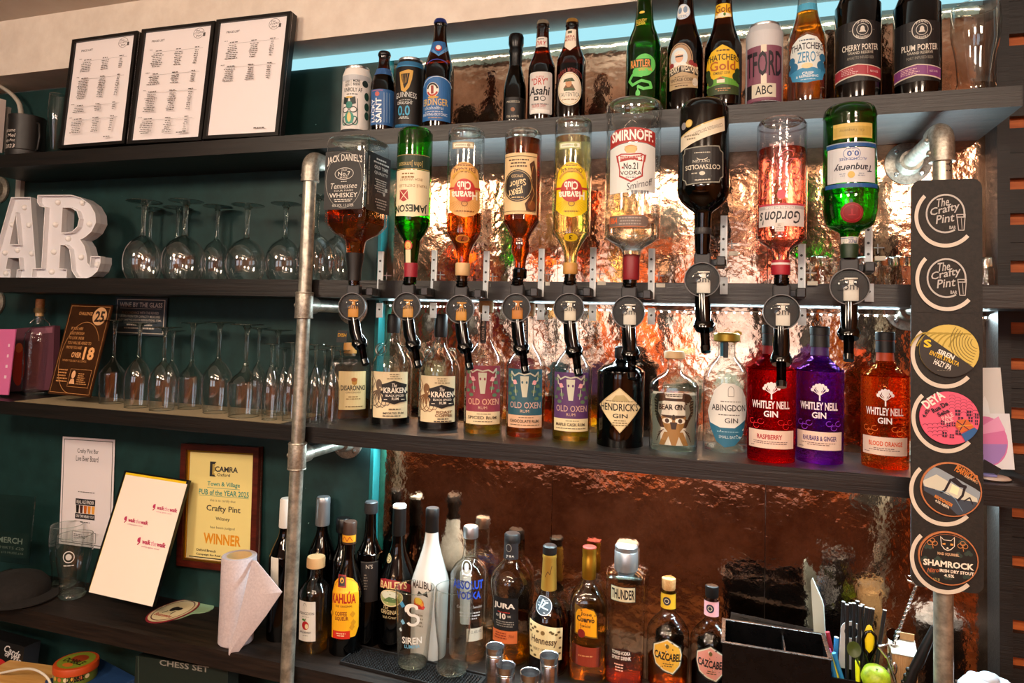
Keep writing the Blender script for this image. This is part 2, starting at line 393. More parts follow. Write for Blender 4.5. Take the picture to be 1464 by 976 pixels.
# back wall: green painted board on the left, copper sheets on the right, screen of planks at the far right
wb=struct('wall_back',MB().box((-.9,.083,0.0),(4.4,.06,2.6),'plaster'))
gb=MB(); gb.box(((XTRIM-.012-3.0)/2,.018,(ZTOP+ZF)/2),(XTRIM-.012+3.0,.036,ZTOP-ZF),'green'); gb.build('painted_board',wb)
tm=MB(); tm.box((XTRIM-.006,.018,(ZTOP+ZF)/2),(.012,.036,ZTOP-ZF),'green_lit',bev=.0015); tm.build('trim_strip',wb,label='vertical edge strip, green paint tinted as lit by the LED')
xs=[XTRIM,at(790,690,y=YCU).x,at(1094,760,y=YCU).x,XR]
for a,b in zip(xs,xs[1:]):
    p=MB(); p.box(((a+b)/2,YCU+.008,(ZTOP-.015+ZF)/2),(b-a-.0012,.016,ZTOP-.015-ZF),'copper'); p.build('copper_sheet',wb)
# frame post and plank screen on the right
post=MB(); xp=at(1432,400,y=-.02).x; post.box((xp,.006,-.15),(.022,.08,2.1),'black_wood'); post.build('screen_post',wb,label='black upright post')
gaps=[57,175,263,313,381,469,520,591,641,733,803,895,947]
zs=[at(1455,g,y=-.012).z for g in gaps]
bt=MB(); bt.box((xp+.45,.010,-.15),(.88,.012,2.1),'orange_wood'); bt.build('orange_backing',wb,label='orange pine boards behind the black planks')
zs=[zs[0]+.16,*zs,zs[-1]-.09,zs[-1]-.14,zs[-1]-.25]
for a,b in zip(zs,zs[1:]):
    h=(a-b)-.023
    if h>.07:
        hs=[((a+b)/2+h/4,h/2-.001),((a+b)/2-h/4,h/2-.001)]
    else: hs=[((a+b)/2,h)]
    for zc,hh in hs:
        p=MB(); p.box((xp+.45,-.006+random.uniform(-.002,.002),zc),(.88,.018,hh),'black_wood'); p.build('plank',wb)
# bulkhead above the shelves, ceiling, floor, other walls of the room
YB=-.12*K
bk=struct('green_lit_1',MB().box((-.9,(YB)/2+.01,ZTOP+.012+.13),(4.4,-YB+.02,.26),'plaster'))
ZCE=at(0,33,y=YB).z
struct('ceiling',MB().box((-.9,-2.6,ZCE+.03),(4.4,5.2,.05),'ceil'))
FLR=-1.55
struct('floor',MB().box((-.9,-2.6,FLR),(4.4,5.4,.06),noisy('dark_floorboards','#5a3c24','#7c5634',(20,2,2),.4,.3)))
brick=noisy('warm_brick_wall','#8a4a26','#b8733a',(5,5,14),.8,.5,1,nscale=3.)
struct('wall_left',MB().box((-3.1,-2.6,0),(.06,5.2,3.2),noisy('teal_room_wall','#18393a','#204647')))
wr=MB(); wr.box((1.3,-2.6,0),(.06,5.2,3.2),brick); struct('wall_right',wr)
wf=MB()
for (x0,x1,z0,z1) in [(-3.1,-2.3,-1.6,1.4),(-1.1,-.5,-1.6,1.4),(.7,1.3,-1.6,1.4),(-2.3,-1.1,-1.6,-.5),(-2.3,-1.1,.75,1.4),(-.5,.7,-1.6,-.5),(-.5,.7,.75,1.4)]:
    wf.box(((x0+x1)/2,-5.2,(z0+z1)/2),(x1-x0,.08,z1-z0),brick)
struct('wall_front',wf)
for k,(x0,x1) in enumerate([(-2.3,-1.1),(-.5,.7)]):
    w=MB(); 
    for x in (x0+.03,(x0+x1)/2,x1-.03): w.box((x,-5.2,.125),(.05,.06,1.25),'white')
    for z in (-.47,.125,.72): w.box(((x0+x1)/2,-5.2,z),(x1-x0,.05,.05),'white')
    struct('window_%d'%(k+1),w)
# customers' side furniture mirrored in the copper: bar counter, pendant lamps, sofa and pictures
c=MB(); c.box((-.6,-2.35,-.78),(3.2,.42,.05),noisy('bar_top_oak','#7a4a22','#a56a34',(2,20,20),.3,.2),bev=.008); c.box((-.6,-2.35,-1.16),(3.1,.34,.70),noisy('bar_front_panels','#4a2812','#7c471f',(10,10,1),.5,.3))
tag(c.build('bar_counter'),'oak topped bar counter behind the photographer','counter')
for k,(x,y,cc,wh) in enumerate([(-1.7,-3.4,'#ffb050','left'),(-.75,-3.5,'#ff9a3a','middle'),(.35,-3.4,'#ffb050','right')]):
    t=empty('pendant_lamp',(x,y,.42),0,'warm glowing pendant lamp over the room, %s one of three'%wh,'lamp','pendant lamps of the room')
    MB().lathe([(.11,0),(.10,.05),(.05,.12),(.015,.15)],col('#6b3a18',.4,.6),24,cap0=False,cap1=False).build('lamp_shade',t)
    MB().sphere((0,0,.04),.045,emis('bulb_glow%d'%k,cc,22)).build('bulb',t)
    MB().cyl((0,0,.15),(0,0,ZCE-.42),.003,'blackp',8).build('cord',t)
for k,(x,z,cc) in enumerate([(-2.72,.1,'#7a1f5a'),(-.8,.15,'#d8762a'),(1.0,.1,'#e3b23a')]):
    p=MB(); p.box((x,-5.14,z),(.46,.02,.6),'frame'); p.box((x,-5.128,z),(.40,.01,.54),cc)
    tag(p.build('picture'),'framed %s picture on the far room wall'%['purple','orange','yellow'][k],'picture')
sf=empty('leather_sofa',(-.9,-4.6,FLR+.03),0,'tan leather sofa against the far room wall','sofa')
tan=noisy('tan_leather','#8a4a1e','#a8602c',(3,3,3),.5,.2)
MB().box((0,0,.22),(1.9,.7,.4),tan,bev=.05).build('seat',sf); MB().box((0,-.3,.55),(1.9,.18,.5),tan,bev=.05).build('backrest',sf)
for s_ in(-1,1): MB().box((s_*.9,0,.35),(.16,.7,.55),tan,bev=.04).build('armrest',sf)
# ================================================================ shelves
def shelf(name,label,x0,x1,z1,z0,mat='wood',y1=-.0005,front=None):
    b=MB(); P=[(x0,-D),(x1,-D),(x1,YCU-.001),(XTRIM+.001,YCU-.001),(XTRIM+.001,-.0005),(x0,-.0005)]
    n=6; vs=[(x,y,z0) for x,y in P]+[(x,y,z1) for x,y in P]
    b.add(vs,[tuple(range(5,-1,-1)),tuple(range(6,12))]+[(k,(k+1)%6,6+(k+1)%6,6+k) for k in range(6)],mat); o=b.build(name)
    return tag(o,label,'shelf',None)
XE=at(1464,151,y=-D).x
xe_top=at(1462,150,y=-D).x
shelf('wall_shelf','long dark wooden top shelf carrying menus, beers and cans',-2.2,xe_top,ZA1,ZA2)
shelf('wall_shelf','dark wooden middle shelf holding the optics and upturned balloon glasses',-2.2,XE+.3,ZB1,ZB2)
shelf('wall_shelf','dark wooden shelf of gin and rum bottles under the optics',-2.2,at(1500,700,y=-D).x,ZC1,ZC2)
shelf('back_counter','worn dark wooden back counter with liqueurs, paper roll and bar mat',-2.2,XE+.4,ZD1,ZD1-.045,'cwood')
lo=MB().box((-.9,-.11,ZD1-.42),(4.2,.2,.03),'cwood').build('wall_shelf'); tag(lo,'low wooden shelf under the counter holding board games','shelf')
# LED strips
def ledstrip(label,x0,x1,y,z,dots=0,st=9,flatz=False,col_='#d8f4ff'):
    t=empty('led_strip',((x0+x1)/2,y,z),0,label,'light strip')
    h=(x1-x0)/2
    if dots:
        MB().box((0,0,0),(2*h,.006,.0015),col('#e8e8e0')).build('tape',t)
        b=MB(); x=-h+.01
        while x<h-.01: b.sphere((x,-.002,-.003),.0019,emis_dot,8,6); x+=.0185
        b.build('bulb',t,kind='stuff')
    else:
        MB().box((0,.008,.002),(2*h,.006,.030),emis('lit_strip_face','#a6e2ee',.62)).build('diffuser',t)
    return t
emis_dot=emis('led_dot','#ecfaff',26); emis_dim=emis('led_tape','#c8f0ff',3.5)
ledstrip('row of tiny white lights under the middle shelf behind the optics',XTRIM+.01,XR,.026,ZB2-.010,1)
tt=ledstrip('cool white light strip along the top of the copper wall',-1.32,.62,-.012,ZTOP-.008)

# ================================================================ galvanised pipe frames
YP=-D-.022
def fitting(mb,c,r,h): 
    mb.lathe([(r*.97,-h/2),(r,-h/2+.002),(r,h/2-.002),(r*.97,h/2)],'cast',24,mtx=Matrix.Translation(c))
    for z in(-h/2+.002,h/2-.003): mb.lathe([(r+.0006,-.0015),(r+.0012,0),(r+.0006,.0015)],'cast',24,mtx=Matrix.Translation(Vector(c)+Vector((0,0,z))))
def flange(t,x,z,yw=0):
    f=MB(); mt=Matrix.Translation((x,yw,z))@Matrix.Rotation(R(90),4,'X')
    f.lathe([(.046,.001),(.046,.007),(.040,.009),(.030,.010),(.027,.012),(.0235,.034),(.0225,.036)],'cast',32,mtx=mt)
    f.build('wall_flange',t)
    for k in range(4):
        a=R(45+90*k); s=MB(); s.lathe([(.0048,0),(.0048,.003),(.003,.0045)],'steel',12,mtx=Matrix.Translation((x+.035*math.cos(a),yw-.009,z+.035*math.sin(a)))@Matrix.Rotation(R(90),4,'X')); s.build('screw',t)
def pipe(label,bot,top,ztees,elbowz,rp,group):
    xb,xt=bot.x,top.x
    t=empty('pipe_rack',(xb,YP,FLR+.03),0,label,'pipe frame',group)
    ax=lambda z: xb+(xt-xb)*(z-bot.z)/(top.z-bot.z)
    o=Vector((xb,YP,FLR+.03)); L=lambda p: Vector(p)-o
    MB().cyl(L((ax(FLR+.03),YP,FLR+.03)),L((xt,YP,elbowz-.012)),rp,'galv',28).build('upright_pipe',t)
    # elbow: turns back to the wall
    e=MB(); pts=[]; rr=.024
    for k in range(9):
        a=R(90*k/8); pts.append(L((ax(elbowz),YP+rr-rr*math.cos(a),elbowz-.008+rr*math.sin(a))))
    e.tube([pts[0]+Vector((0,0,-.030))]+pts+[pts[-1]+Vector((0,.022,0))],rp*1.3,'cast',24)
    e.lathe([(rp*1.36,-.003),(rp*1.38,0),(rp*1.36,.003)],'cast',24,mtx=Matrix.Translation(pts[0]+Vector((0,0,-.030))))
    e.sphere(pts[0]+Vector((-rp*1.3,0,-.016)),.006,'cast',10,6)
    e.sphere(pts[4]+Vector((-rp*1.25,.012,-.004)),.0065,'cast',10,6)
    e.build('elbow',t)
    ze=elbowz-.008+rr
    a=MB(); a.cyl(L((ax(elbowz),YP+rr,ze)),L((ax(elbowz),-.004+(YCU if xb>-.5 else 0),ze)),rp,'galv',24); a.build('wall_arm',t)
    flange2(t,o,ax(elbowz),ze)
    for z in ztees:
        e=MB(); c=L((ax(z),YP,z)); fitting(e,c,rp*1.34,.064)
        mt=Matrix.Translation(c)@Matrix.Rotation(R(-90),4,'X'); e.lathe([(rp*1.3,0),(rp*1.3,.040),(rp*1.22,.043)],'cast',24,mtx=mt)
        e.sphere(c+Vector((-rp*1.34,-.002,.0)),.0062,'cast',10,6); e.build('tee_fitting',t)
        a=MB(); a.cyl(c,L((ax(z),-.004+(YCU if xb>-.5 else 0),z)),rp*.98,'galv',24); a.build('wall_arm',t)
        flange2(t,o,ax(z),z)
    return t,ax
def flange2(t,o,x,z):
    n=len(t.children); flange(t,x,z,YCU if x>-.5 else 0)
    for ob in [k for k in COL.objects if k.parent==t and k.name.split('.')[0] in('wall_flange','screw') and not k.get('_p')]:
        ob.location=-Vector(o); ob['_p']=1
zt1=at(428,436,y=YP).z; zt2=at(421,651,y=YP).z
LP,axL=pipe('left galvanised pipe frame between the wine glasses and the bottles',at(410,976,y=YP),at(444,240,y=YP),[zt1,zt2],at(446,236,y=YP).z,.0158,'galvanised pipe frames')
RP,axR=pipe('right galvanised pipe frame carrying the beer board',at(1349,976,y=YP),at(1347,240,y=YP),[at(1345,437,y=YP).z,at(1345,700,y=YP).z],at(1346,200,y=YP).z,.0155,'galvanised pipe frames')
a=Art(0,0); a.T('TYPE-E',-26,-5,26,5,col('#1c1c1c'),.01)
mk=MB(); zc=at(1352,228,y=YP).z
for P,fs,m in a.it:
    mk.add([Vector((axR(zc)+.0159*math.sin(b*.06+.45),YP-.0159*math.cos(b*.06+.45),zc+u*.0011)) for u,b in P],fs,m)
o_=mk.build('stamped_print',RP,label='black printed letters'); o_.location=-Vector(RP.location)

ce=MB(); zt_,zb_=at(1430,770,y=YCU-.01).z,ZD1+.002
ce.tube([(XR-.004+.003*math.sin(k*1.3),YCU-.012-.006*math.sin(k*.9),zt_+(zb_-zt_)*k/12) for k in range(13)],.0045,'steel',8,flat=.35); ce.build('curled_edge',wb,label='bright curled edge of the last copper sheet')
# ================================================================ bottles
def placed(cx,by,y=None,z=None):
    if z is not None and y is None: P=at(cx,by,z=z)
    else:
        P=at(cx,by,y=y)
        if z is not None: P=Vector((P.x,y,z))
    x0,y0,Z=proj(P); x1,y1,_=proj(P+Vector((0,0,.2)))
    t=CAM-P; phi=math.atan2(t.x,-t.y)
    dn=math.hypot(t.x,t.y); cw=Vector((CW.x,CW.y)).normalized(); c=abs((cw.x*t.x+cw.y*t.y)/dn)
    return P,phi,Z/F*c,Z/F,x0,y0,(x1-x0)/(y0-y1)
class Thing:
    """a round thing: picture heights y become heights above the base; r = base radius in px when it stands on a seen shelf"""
    def __init__(s,name,label,cat,cx,by,y=None,z=None,group=None,a=0,r=None):
        s.by0=by; c=by
        if r and y is None:
            P=at(cx,by,z=z); Z=proj(P)[2]; yh=proj((P.x,P.y,0))[1]; R_=r*Z/F; c=yh+(by-yh)*(1-R_/Z)
        s.P,s.phi,s.sx,s.sz,s.cx,s.byc,s.sl=placed(cx,c,y,z)
        s.by=by if (r and y is None) else s.byc
        s.Z=s.sz*F; s.yh=proj((s.P.x,s.P.y,0))[1]
        s.root=empty(name,s.P,s.phi+R(a),label,cat,group)
    def h(s,y):
        d=s.by-y
        return d if d<7 else max(s.byc-y,7+d*.01)
    def v(s,y): return s.h(y)*s.sz
    def prof(s,pr): return [(max(1e-5,p[1]*s.sx),s.v(p[0]),*p[2:]) for p in pr]
    def lathe(s,name,pr,mat,sub=0,seg=32,label=None,cap0=True,cap1=True,n=2,dy=1,parent=None,xo=0,yo=0,zo=0,mb=None):
        P=s.prof(pr)
        if sub: P=catmull(P,sub); P=[(max(1e-5,p[0]),*p[1:]) for p in P]
        b=mb or MB(); b.lathe(P,mat,seg,n,dy,cap0,cap1,mtx=Matrix.Translation((xo*s.sx,yo,zo)))
        if mb is None: return b.build(name,parent or s.root,label=label)
    def art(s): return Art(s.cx,s.byc,s.sl)
    def ry(s,pr,y):
        for a,b in zip(pr,pr[1:]):
            if min(a[0],b[0])<=y<=max(a[0],b[0]): return a[1]+(b[1]-a[1])*(a[0]-y)/max(1e-6,a[0]-b[0])
        return pr[0][1] if y>pr[0][0] else pr[-1][1]
    def label(s,a,pr,name='label',sq=None,parent=None,label=None,off=.0004,ang=0,sub=3):
        mb=MB(); P=[(s.h(p[0]),p[1]) for p in pr]
        if sub and sq is None: P=catmull(P,sub)
        def rad(v):
            for p,q in zip(P,P[1:]):
                if p[0]<=v<=q[0]: return p[1]+(q[1]-p[1])*(v-p[0])/max(1e-6,q[0]-p[0])
            return P[0][1] if v<P[0][0] else P[-1][1]
        rm=max(p[1] for p in P); k=1-max(rm,1)*s.sx/s.Z; f=lambda v: s.byc-(s.yh+((s.byc-v)-s.yh)*k)
        a.it=[([(u,f(v)) for u,v in q],fs,m) for q,fs,m in a.it]
        if sq is not None:
            a.emit(mb,lambda u,v,o: Vector((u*s.sx,-sq*s.sx-o,v*s.sz)),off=off)
        else:
            def fn(u,v,o):
                r=rad(v)*s.sx; th=u*s.sx/max(r,.004)+R(ang); r+=o
                return Vector((r*math.sin(th),-r*math.cos(th),v*s.sz))
            vv=[rad(q[1]) for it in a.it for q in it[0]]
            a.emit(mb,fn,step=max(2.,rm/7),off=off,vstep=3. if max(vv)-min(vv)>.25 else None)
        return mb.build(name,parent or s.root,label=label,fixn=False)
def shape(tpl,by,ty,r): return [(by-(by-ty)*p[0],r*p[1],*p[2:]) for p in tpl]
def bottle(name,label,cx,by,pr,glass,liq=None,cap=None,capm='blackp',capn='cap',art=None,cat='bottle',group=None,y=None,z=None,a=0,dy=1,sub=3,sq=None,n=2,liqr=.93,seg=32,solidbase=True,neck=None,collar=None):
    t=Thing(name,label,cat,cx,by,y,z,group,a,r=pr[0][1])
    t.lathe('glass_body',pr,glass,sub,seg,cap1=cap is None,n=n,dy=dy)
    if liq:
        ly,lc=liq[0],liq[1]; b0=liq[2] if len(liq)>2 else t.by-2.5
        rr=[(b0,t.ry(pr,b0)*liqr,*( [pr[0][2]] if len(pr[0])>2 else []))]+[(p[0],p[1]*liqr,*p[2:]) for p in pr if ly<p[0]<b0-1]+[(ly,t.ry(pr,ly)*liqr,*( [pr[1][2]] if len(pr[0])>2 else []))]
        t.lathe('liquid',rr,liquid(lc) if isinstance(lc,str) else lc,0 if len(rr)<3 else 0,seg,n=n,dy=dy,label=None)
    if solidbase and not liq:
        p0=pr[0]; t.lathe('base_punt',[(t.by-.6,p0[1]*.9,*p0[2:]),(t.by-4,p0[1]*.95,*p0[2:]),(t.by-5.5,p0[1]*.5,*p0[2:])],'solid',0,seg,n=n,dy=dy)
    if cap: 
        o=t.lathe(capn,cap,capm,0,24)
    if collar: t.lathe('collar',collar[0],collar[1],0,24)
    if art:
        arts=art if isinstance(art,list) else [art]
        for k,fn in enumerate(arts):
            A=t.art(); fn(A); t.label(A,pr,['label','neck_label','side_label'][k],sq)
    return t
BEER=[(0,.90),(.015,1),(.50,1),(.57,.96),(.64,.80),(.71,.60),(.79,.47),(.90,.41),(.925,.46),(.955,.44)]
def crown(cx,ty,r): return [(ty+7,r*.98),(ty+6,r*1.05),(ty+3,r*1.0),(ty+.8,r*.86),(ty,r*.5)]
YT=-.150
gT='beers and ciders on the top shelf'
def can(name,label,cx,by,ty,r,body,art,top='silver'):
    t=Thing(name,label,'can',cx,by,YT,ZA1,gT)
    b=t.by; pr=[(b,r*.76),(b-3,r*.82),(b-7,r*1.0),(ty+13,r),(ty+3.5,r*.84)]
    t.lathe('can_body',pr,body,0,36,cap1=False)
    t.lathe('can_rim',[(ty+4,r*.84),(ty+3,r*.85),(ty+.6,r*.85),(ty,r*.82),(ty+.7,r*.79),(ty+2.5,r*.78)],'silver',0,32,cap0=False)
    t.lathe('can_base',[(b+.3,r*.75),(b-2.8,r*.825),(b-6.8,r*1.008)],'silver',0,32,cap1=False)
    A=t.art(); art(A); t.label(A,pr,sub=0); return t
def a1(A):
    A.rect(484,105,532,113,'#b9bcc0'); d='#20302f'
    A.T('ALMOST',492,113,500,117,d); A.T('BREW',492,118,500,122,d); A.line([(502,112),(502,122)],.5,d)
    A.T('MORE',505,112,515,116,d,.02); A.T('BREW',505,117,515,121,d,.02); A.ell(523,117,5,5,d)
    A.T('UNROLY AF',490,124,518,130,d,.01); A.bars(491,132,516,135,1,d)
    for s in(-1,1):
        c=499; A.poly([(c+s*1,139),(c+s*9,137),(c+s*10,147),(c+s*3,149)],d); A.ell(c+s*6,156,4,3,'#e9e6e2'); A.arc(c+s*6,156,5,4,1.2,d)
        A.arc(c+s*8,172,4,6,1.5,'#2f7a6c'); A.line([(c+s*12,140),(c+s*12,172)],1,d)
    A.ell(499,149,5,5,'#2f7a6c'); A.ell(499,168,7,9,'#3d8f7c'); A.ell(499,167,3,7,'#d8c47a'); A.arc(499,166,11,13,1.5,d,10,170); A.ell(499,138,6,1.4,'#c9a64a')
    for yy in(135,150,163): A.ell(525,yy,4,6,'#24493f')
can('beer_can','white beer can with green hop-monster art, leftmost drink on the top shelf',508,188,97,21,'#e4e0da',a1)
def a2(A):
    A.rect(526,126,568,178,'#2c5c94',1.5)
    A.T('LUCKY',515,154,549,160,'#eef2f4',.03,rot=-90); A.T('SAINT',523,152.5,559,161.5,'#eef2f4',.04,rot=-90)
    A.ell(539,133,3.5,3.5,'#b9605a'); 
    for k,x in enumerate((549,553,557)): A.line([(x,131),(x,174)],.5,'#a9c4de')
    A.line([(530,128),(547,128)],.7,'#d06a6a')
def a2n(A): A.rect(530,93,563,103,'#31588c')
b=185
bottle('beer_bottle','squat brown beer bottle with blue label beside the white can',546,185,[(186,16),(184,17.8),(126,17.8),(116,16.5),(105,12.5),(95,9.3),(84,8),(80,8.6),(78,8.4)],'brown_gl',(110,'#5a2408'),crown(546,72,9),col('#0d0d10',.3),art=[a2,a2n],y=YT,z=ZA1,group=gT)
def a3(A):
    A.rect(560,85,610,93,'#2f6a94'); A.line([(564,92),(605,92)],.6,'#2d8ac0')
    g='#c79a44'; A.poly([(570,101),(584,98),(591,99),(589,112),(585,124),(579,131),(573,128),(571,112)],g,[[(573,104),(586,103),(583,118),(578,126),(574,112)]])
    for k in range(4): A.line([(575+k*2.7,104),(576+k*1.6,120-k)],.4,g)
    w='#d9dcd8'; A.T('GUINNESS',563,132,596,140,w,.0,bend=2); A.bars(566,141.5,592,143,1,w); A.T('DRAUGHT',567,144,590,148.5,w,.01)
    A.T('0.0',568,150,586,165,'#3d9cc4',.03); A.bars(568,166,586,170,2,w); A.rect(560,177,610,185,'#2f6a94')
can('beer_can','black stout can with a golden harp and blue rim',584,183,85,20.5,'#17120f',a3)
def a4(A):
    A.poly([(598,120),(604,112),(612,108),(625,107),(637,109),(647,114),(647,172),(598,172)],'#2b64a0'); A.arc(625,128,26,20,1,'#c9d2d8',200,340)
    A.ell(618,127,9.5,10.5,'#e8e2d6'); A.arc(618,127,7.5,8.5,2.6,'#23201c',190,350); A.arc(618,127,7.5,8.5,2.6,'#b23224',20,160); A.rect(616,121,620,133,'#8c2f24'); 
    A.ell(619,138,8,2,'#c79a44'); A.T('ERDINGER',602,140,641,150,'#d9b35a',.02); A.T('alkoholfrei',605,151,634,156,'#c3cfd8'); A.bars(604,158,636,160,1,'#c3cfd8'); A.T('BREWING ISOTONIC',602,161,640,165,'#dfe6ea',.01); A.bars(604,167,640,169,1,'#c79a44')
def a4n(A):
    A.poly([(612,52),(638,52),(640,66),(627,76),(612,66)],'#2b64a0'); A.poly([(609,60),(612,56),(627,74),(642,56),(645,62),(627,77)],'#5f93c4'); A.ell(627,63,5,5,'#b23224'); A.ell(627,62,3.5,3.5,'#e8e2d6'); A.arc(625,90,16,8,1.6,'#3a3f8c',200,340)
bottle('beer_bottle','tall brown wheat beer bottle with blue label beside the stout can',625,182,[(183,20),(181,22),(114,22),(100,21.5),(85,18),(70,13),(55,9.8),(38,8.6),(34,9.2),(31,9)],'brown_gl',(95,'#5a2408'),crown(625,25,9.3),col('#2a3f8a',.3,.6),art=[a4,a4n],y=YT,z=ZA1,group=gT)
def a5(A):
    A.rect(720,138,752,170,'#0c0c0c'); A.T('PROSECCO',724,143,743,146,'#c8c0ac'); A.ell(733,156,3,3,'#8a5a3a'); A.T('DEL CONTE',724,164,742,167,'#c8c0ac')
bottle('prosecco_bottle','small prosecco bottle with black foil neck on the top shelf',735,174,[(176,15),(174,16.3),(132,16.3),(120,15),(105,11.5),(92,8.5),(78,8)],'olive_gl',(120,'#3a3a10'),[(95,9),(78,9.3),(72,10.5),(70,9.5),(66,9.6),(62,11),(52,11),(48,9.5),(47,6)],col('#101012',.3,.4),capn='foil',art=a5,y=YT,z=ZA1,group=gT)
def a6(A):
    A.rect(755,101,791,162,'#cfcac4',3); A.arc(773,131,17,28,.0,'#999999') if 0 else None
    A.T('SUPER',766,107,778,110,'#b2362c'); A.T('"DRY"',759,110,783,120,'#b2362c',.02); A.T('Asahi',756,122,786,135,'#15151a',.04,shear=.15)
    A.rect(763,137,770,143,'#222',0) ; A.rect(765,139,768,141,'#cfcac4'); A.arc(776,140,3.5,3.2,1,'#222'); A.bars(757,146,786,150,1,'#8a8a8a'); A.T('SUPER DRY',761,149,780,153,'#b2362c'); A.rect(758,156,786,161,'#e9e6e0')
def a6n(A): A.rect(764,46,783,61,'#d6d2ca',1); A.T('DRY',766,52,781,58,'#b2362c',.02,shear=.2); A.rect(769,48,778,50,'#777')
bottle('beer_bottle','brown lager bottle with silver rice-lager label, right of the prosecco',773,172,shape([(0,.9),(.015,1),(.46,1),(.55,.93),(.62,.74),(.70,.56),(.82,.48),(.92,.44),(.93,.48),(.955,.46)],173,27,19.5),'brown_gl',(95,'#5a2408'),crown(773,27,9),col('#8c8474',.35,.6),art=[a6,a6n],y=YT,z=ZA1,group=gT)
def a7(A):
    A.ell(814,126,18.5,24.5,'#e6dcc8'); A.arc(814,126,17,23,.8,'#b8964a'); A.T('BIRRA MORETTI',796,103,833,110,'#7c2a20',.02,bend=8)
    A.poly([(805,126),(809,120),(818,119),(823,128)],'#6a4a2c'); A.ell(813,118,4.5,5.5,'#c08a60'); A.poly([(805,116),(807,112),(818,110),(822,115)],'#3a4a2c'); A.rect(806,125,821,129,'#4a5a3c')
    A.T("L'AUTENTICA",799,131,829,137,'#555544'); A.bars(802,140,826,143,1,'#886a3a')
def a7n(A): A.poly([(806,34),(824,34),(824,60),(815,69),(806,60)],'#e6dcc8'); A.T('BIRRA',808,43,822,47,'#9c2a20',.02); A.T('MORETTI',807,48,823,52,'#9c2a20',.02); A.rect(812,36,818,40,'#555544')
bottle('beer_bottle','brown lager bottle with oval cream label of a hatted man drinking',815,169,shape([(0,.9),(.015,1),(.52,1),(.60,.93),(.68,.70),(.75,.55),(.84,.46),(.92,.42),(.93,.46),(.955,.44)],170,25,21),'brown_gl',(95,'#5a2408'),crown(815,25,9),col('#b08a4a',.3,.7),art=[a7,a7n],y=YT,z=ZA1,group=gT)
def a8(A):
    k='#1a6a22'; g='#5ec45a'; A.ell(922,90,16,15,g); A.ell(918,100,14,8,g)
    A.rect(899,82,931,95,'#1c4a22',2); A.T('RATTLER',901,83,930,94,'#e8924a',.04); A.T('ORIGINAL',913,95,933,99.5,'#e0863a',.02)
    P=[(900,108),(912,104),(926,108),(930,116),(918,122),(905,116),(899,120)]
    A.line([(925,98),(917,107),(904,104),(898,112),(904,119),(917,114),(929,117),(931,124),(920,126),(912,122)],4,g); A.ell(912,132,3.3,5,g); A.line([(912,124),(912,130)],1.5,g); A.T('Healeys',902,138,922,143,'#cfe6c0',shear=.2)
def a8n(A): A.T('CLOUDY',907,18,925,23,'#e8c84a',.02); A.T('CIDER',909,23.5,923,28,'#e8c84a',.02); A.ell(918,8,4,2,'#e8c84a')
bottle('cider_bottle','bright green cider bottle with a coiled snake label',919,149,[(151,24),(148,25.5),(78,25.5),(66,25),(52,21),(40,16),(28,13.5),(5,11.5),(-15,10.5),(-20,11)],'lime_gl',(30,'#58b42c'),crown(919,-27,11),'gold',art=[a8,a8n],y=YT,z=ZA1,group=gT)
def a9(A):
    A.ell(972,83,19,25,'#a98a68'); A.arc(972,83,17,23,1,'#30241a',180,360); A.ell(970,80,13,15,'#c9d8de'); A.poly([(958,92),(964,86),(977,86),(984,92)],'#e6e2da'); A.ell(971,79,6,8,'#d8a988'); A.poly([(963,76),(964,71),(970,69),(977,71),(979,75)],'#e0dccf'); A.line([(966,78),(976,78)],2,'#222222')
    for x,y in((959,90),(988,88),(994,92)): A.ell(x,y,4,4,'#8c2c2c')
    A.poly([(955,95),(972,91),(990,95),(999,93),(999,124),(955,126)],'#b09873'); A.poly([(953,97),(975,92),(1001,98),(1001,107),(975,101),(953,106)],'#2c2620'); A.T('HENRY WESTONS',955,94,999,104,'#e8dcc0',.02,bend=3); A.bars(960,107,988,109,1,'#4a3a2a'); A.T('VINTAGE CIDER',957,110,991,115,'#3a2c20',.02); A.line([(957,118),(992,118)],.8,'#6a543a'); A.ell(994,116,4.5,6,'#c9c2b4'); A.bars(958,120,990,123,1,'#4a3a2a')
def a9n(A): A.ell(976,7,11,12,'#c3d3e2'); A.ell(976,7,9,9.5,'#e2e2dc'); A.ell(972,4,3,5,'#7a93ad'); A.ell(980,4,3,5,'#7a93ad'); A.T('CIDER',970,12,982,16,'#5a7ea2')
bottle('cider_bottle','brown cider bottle labelled with a man in a straw hat',978,157,[(158,24),(155,26),(80,26),(62,24.5),(46,19),(32,15),(18,12.5),(-5,11),(-22,11)],'brown_gl',(38,'#6a2408'),crown(978,-28,12),'gold',art=[a9,a9n],y=YT,z=ZA1,group=gT)
def a10(A):
    A.poly([(1006,92),(1009,80),(1016,70),(1033,61),(1050,70),(1058,80),(1060,92),(1056,126),(1010,126)],'#e0b41e'); A.bars(1018,67,1050,72,1,'#5a3a10'); A.T('THATCHERS',1008,77,1058,86,'#1c1a10',.03,bend=2); A.T('Gold',1014,85,1052,99,'#a8581c',.03); A.T('SOMERSET CIDER',1019,100,1044,104,'#3a2a10',.01,bend=-1)
    A.poly([(1008,118),(1016,112),(1033,108),(1050,112),(1059,119),(1059,128),(1008,128)],'#5c9a34'); A.rect(1025,111,1036,117,'#e8dcc0'); A.poly([(1024,112),(1030,108),(1037,112)],'#a0522c'); 
    for x,y in((1011,108),(1015,114),(1052,108),(1056,101),(1057,111),(1010,101)): A.ell(x,y,5,6,'#23381a')
    A.poly([(1008,122),(1033,119),(1059,122),(1058,134),(1010,134)],'#31401e'); A.bars(1022,124,1045,130,2,'#b88a5a')
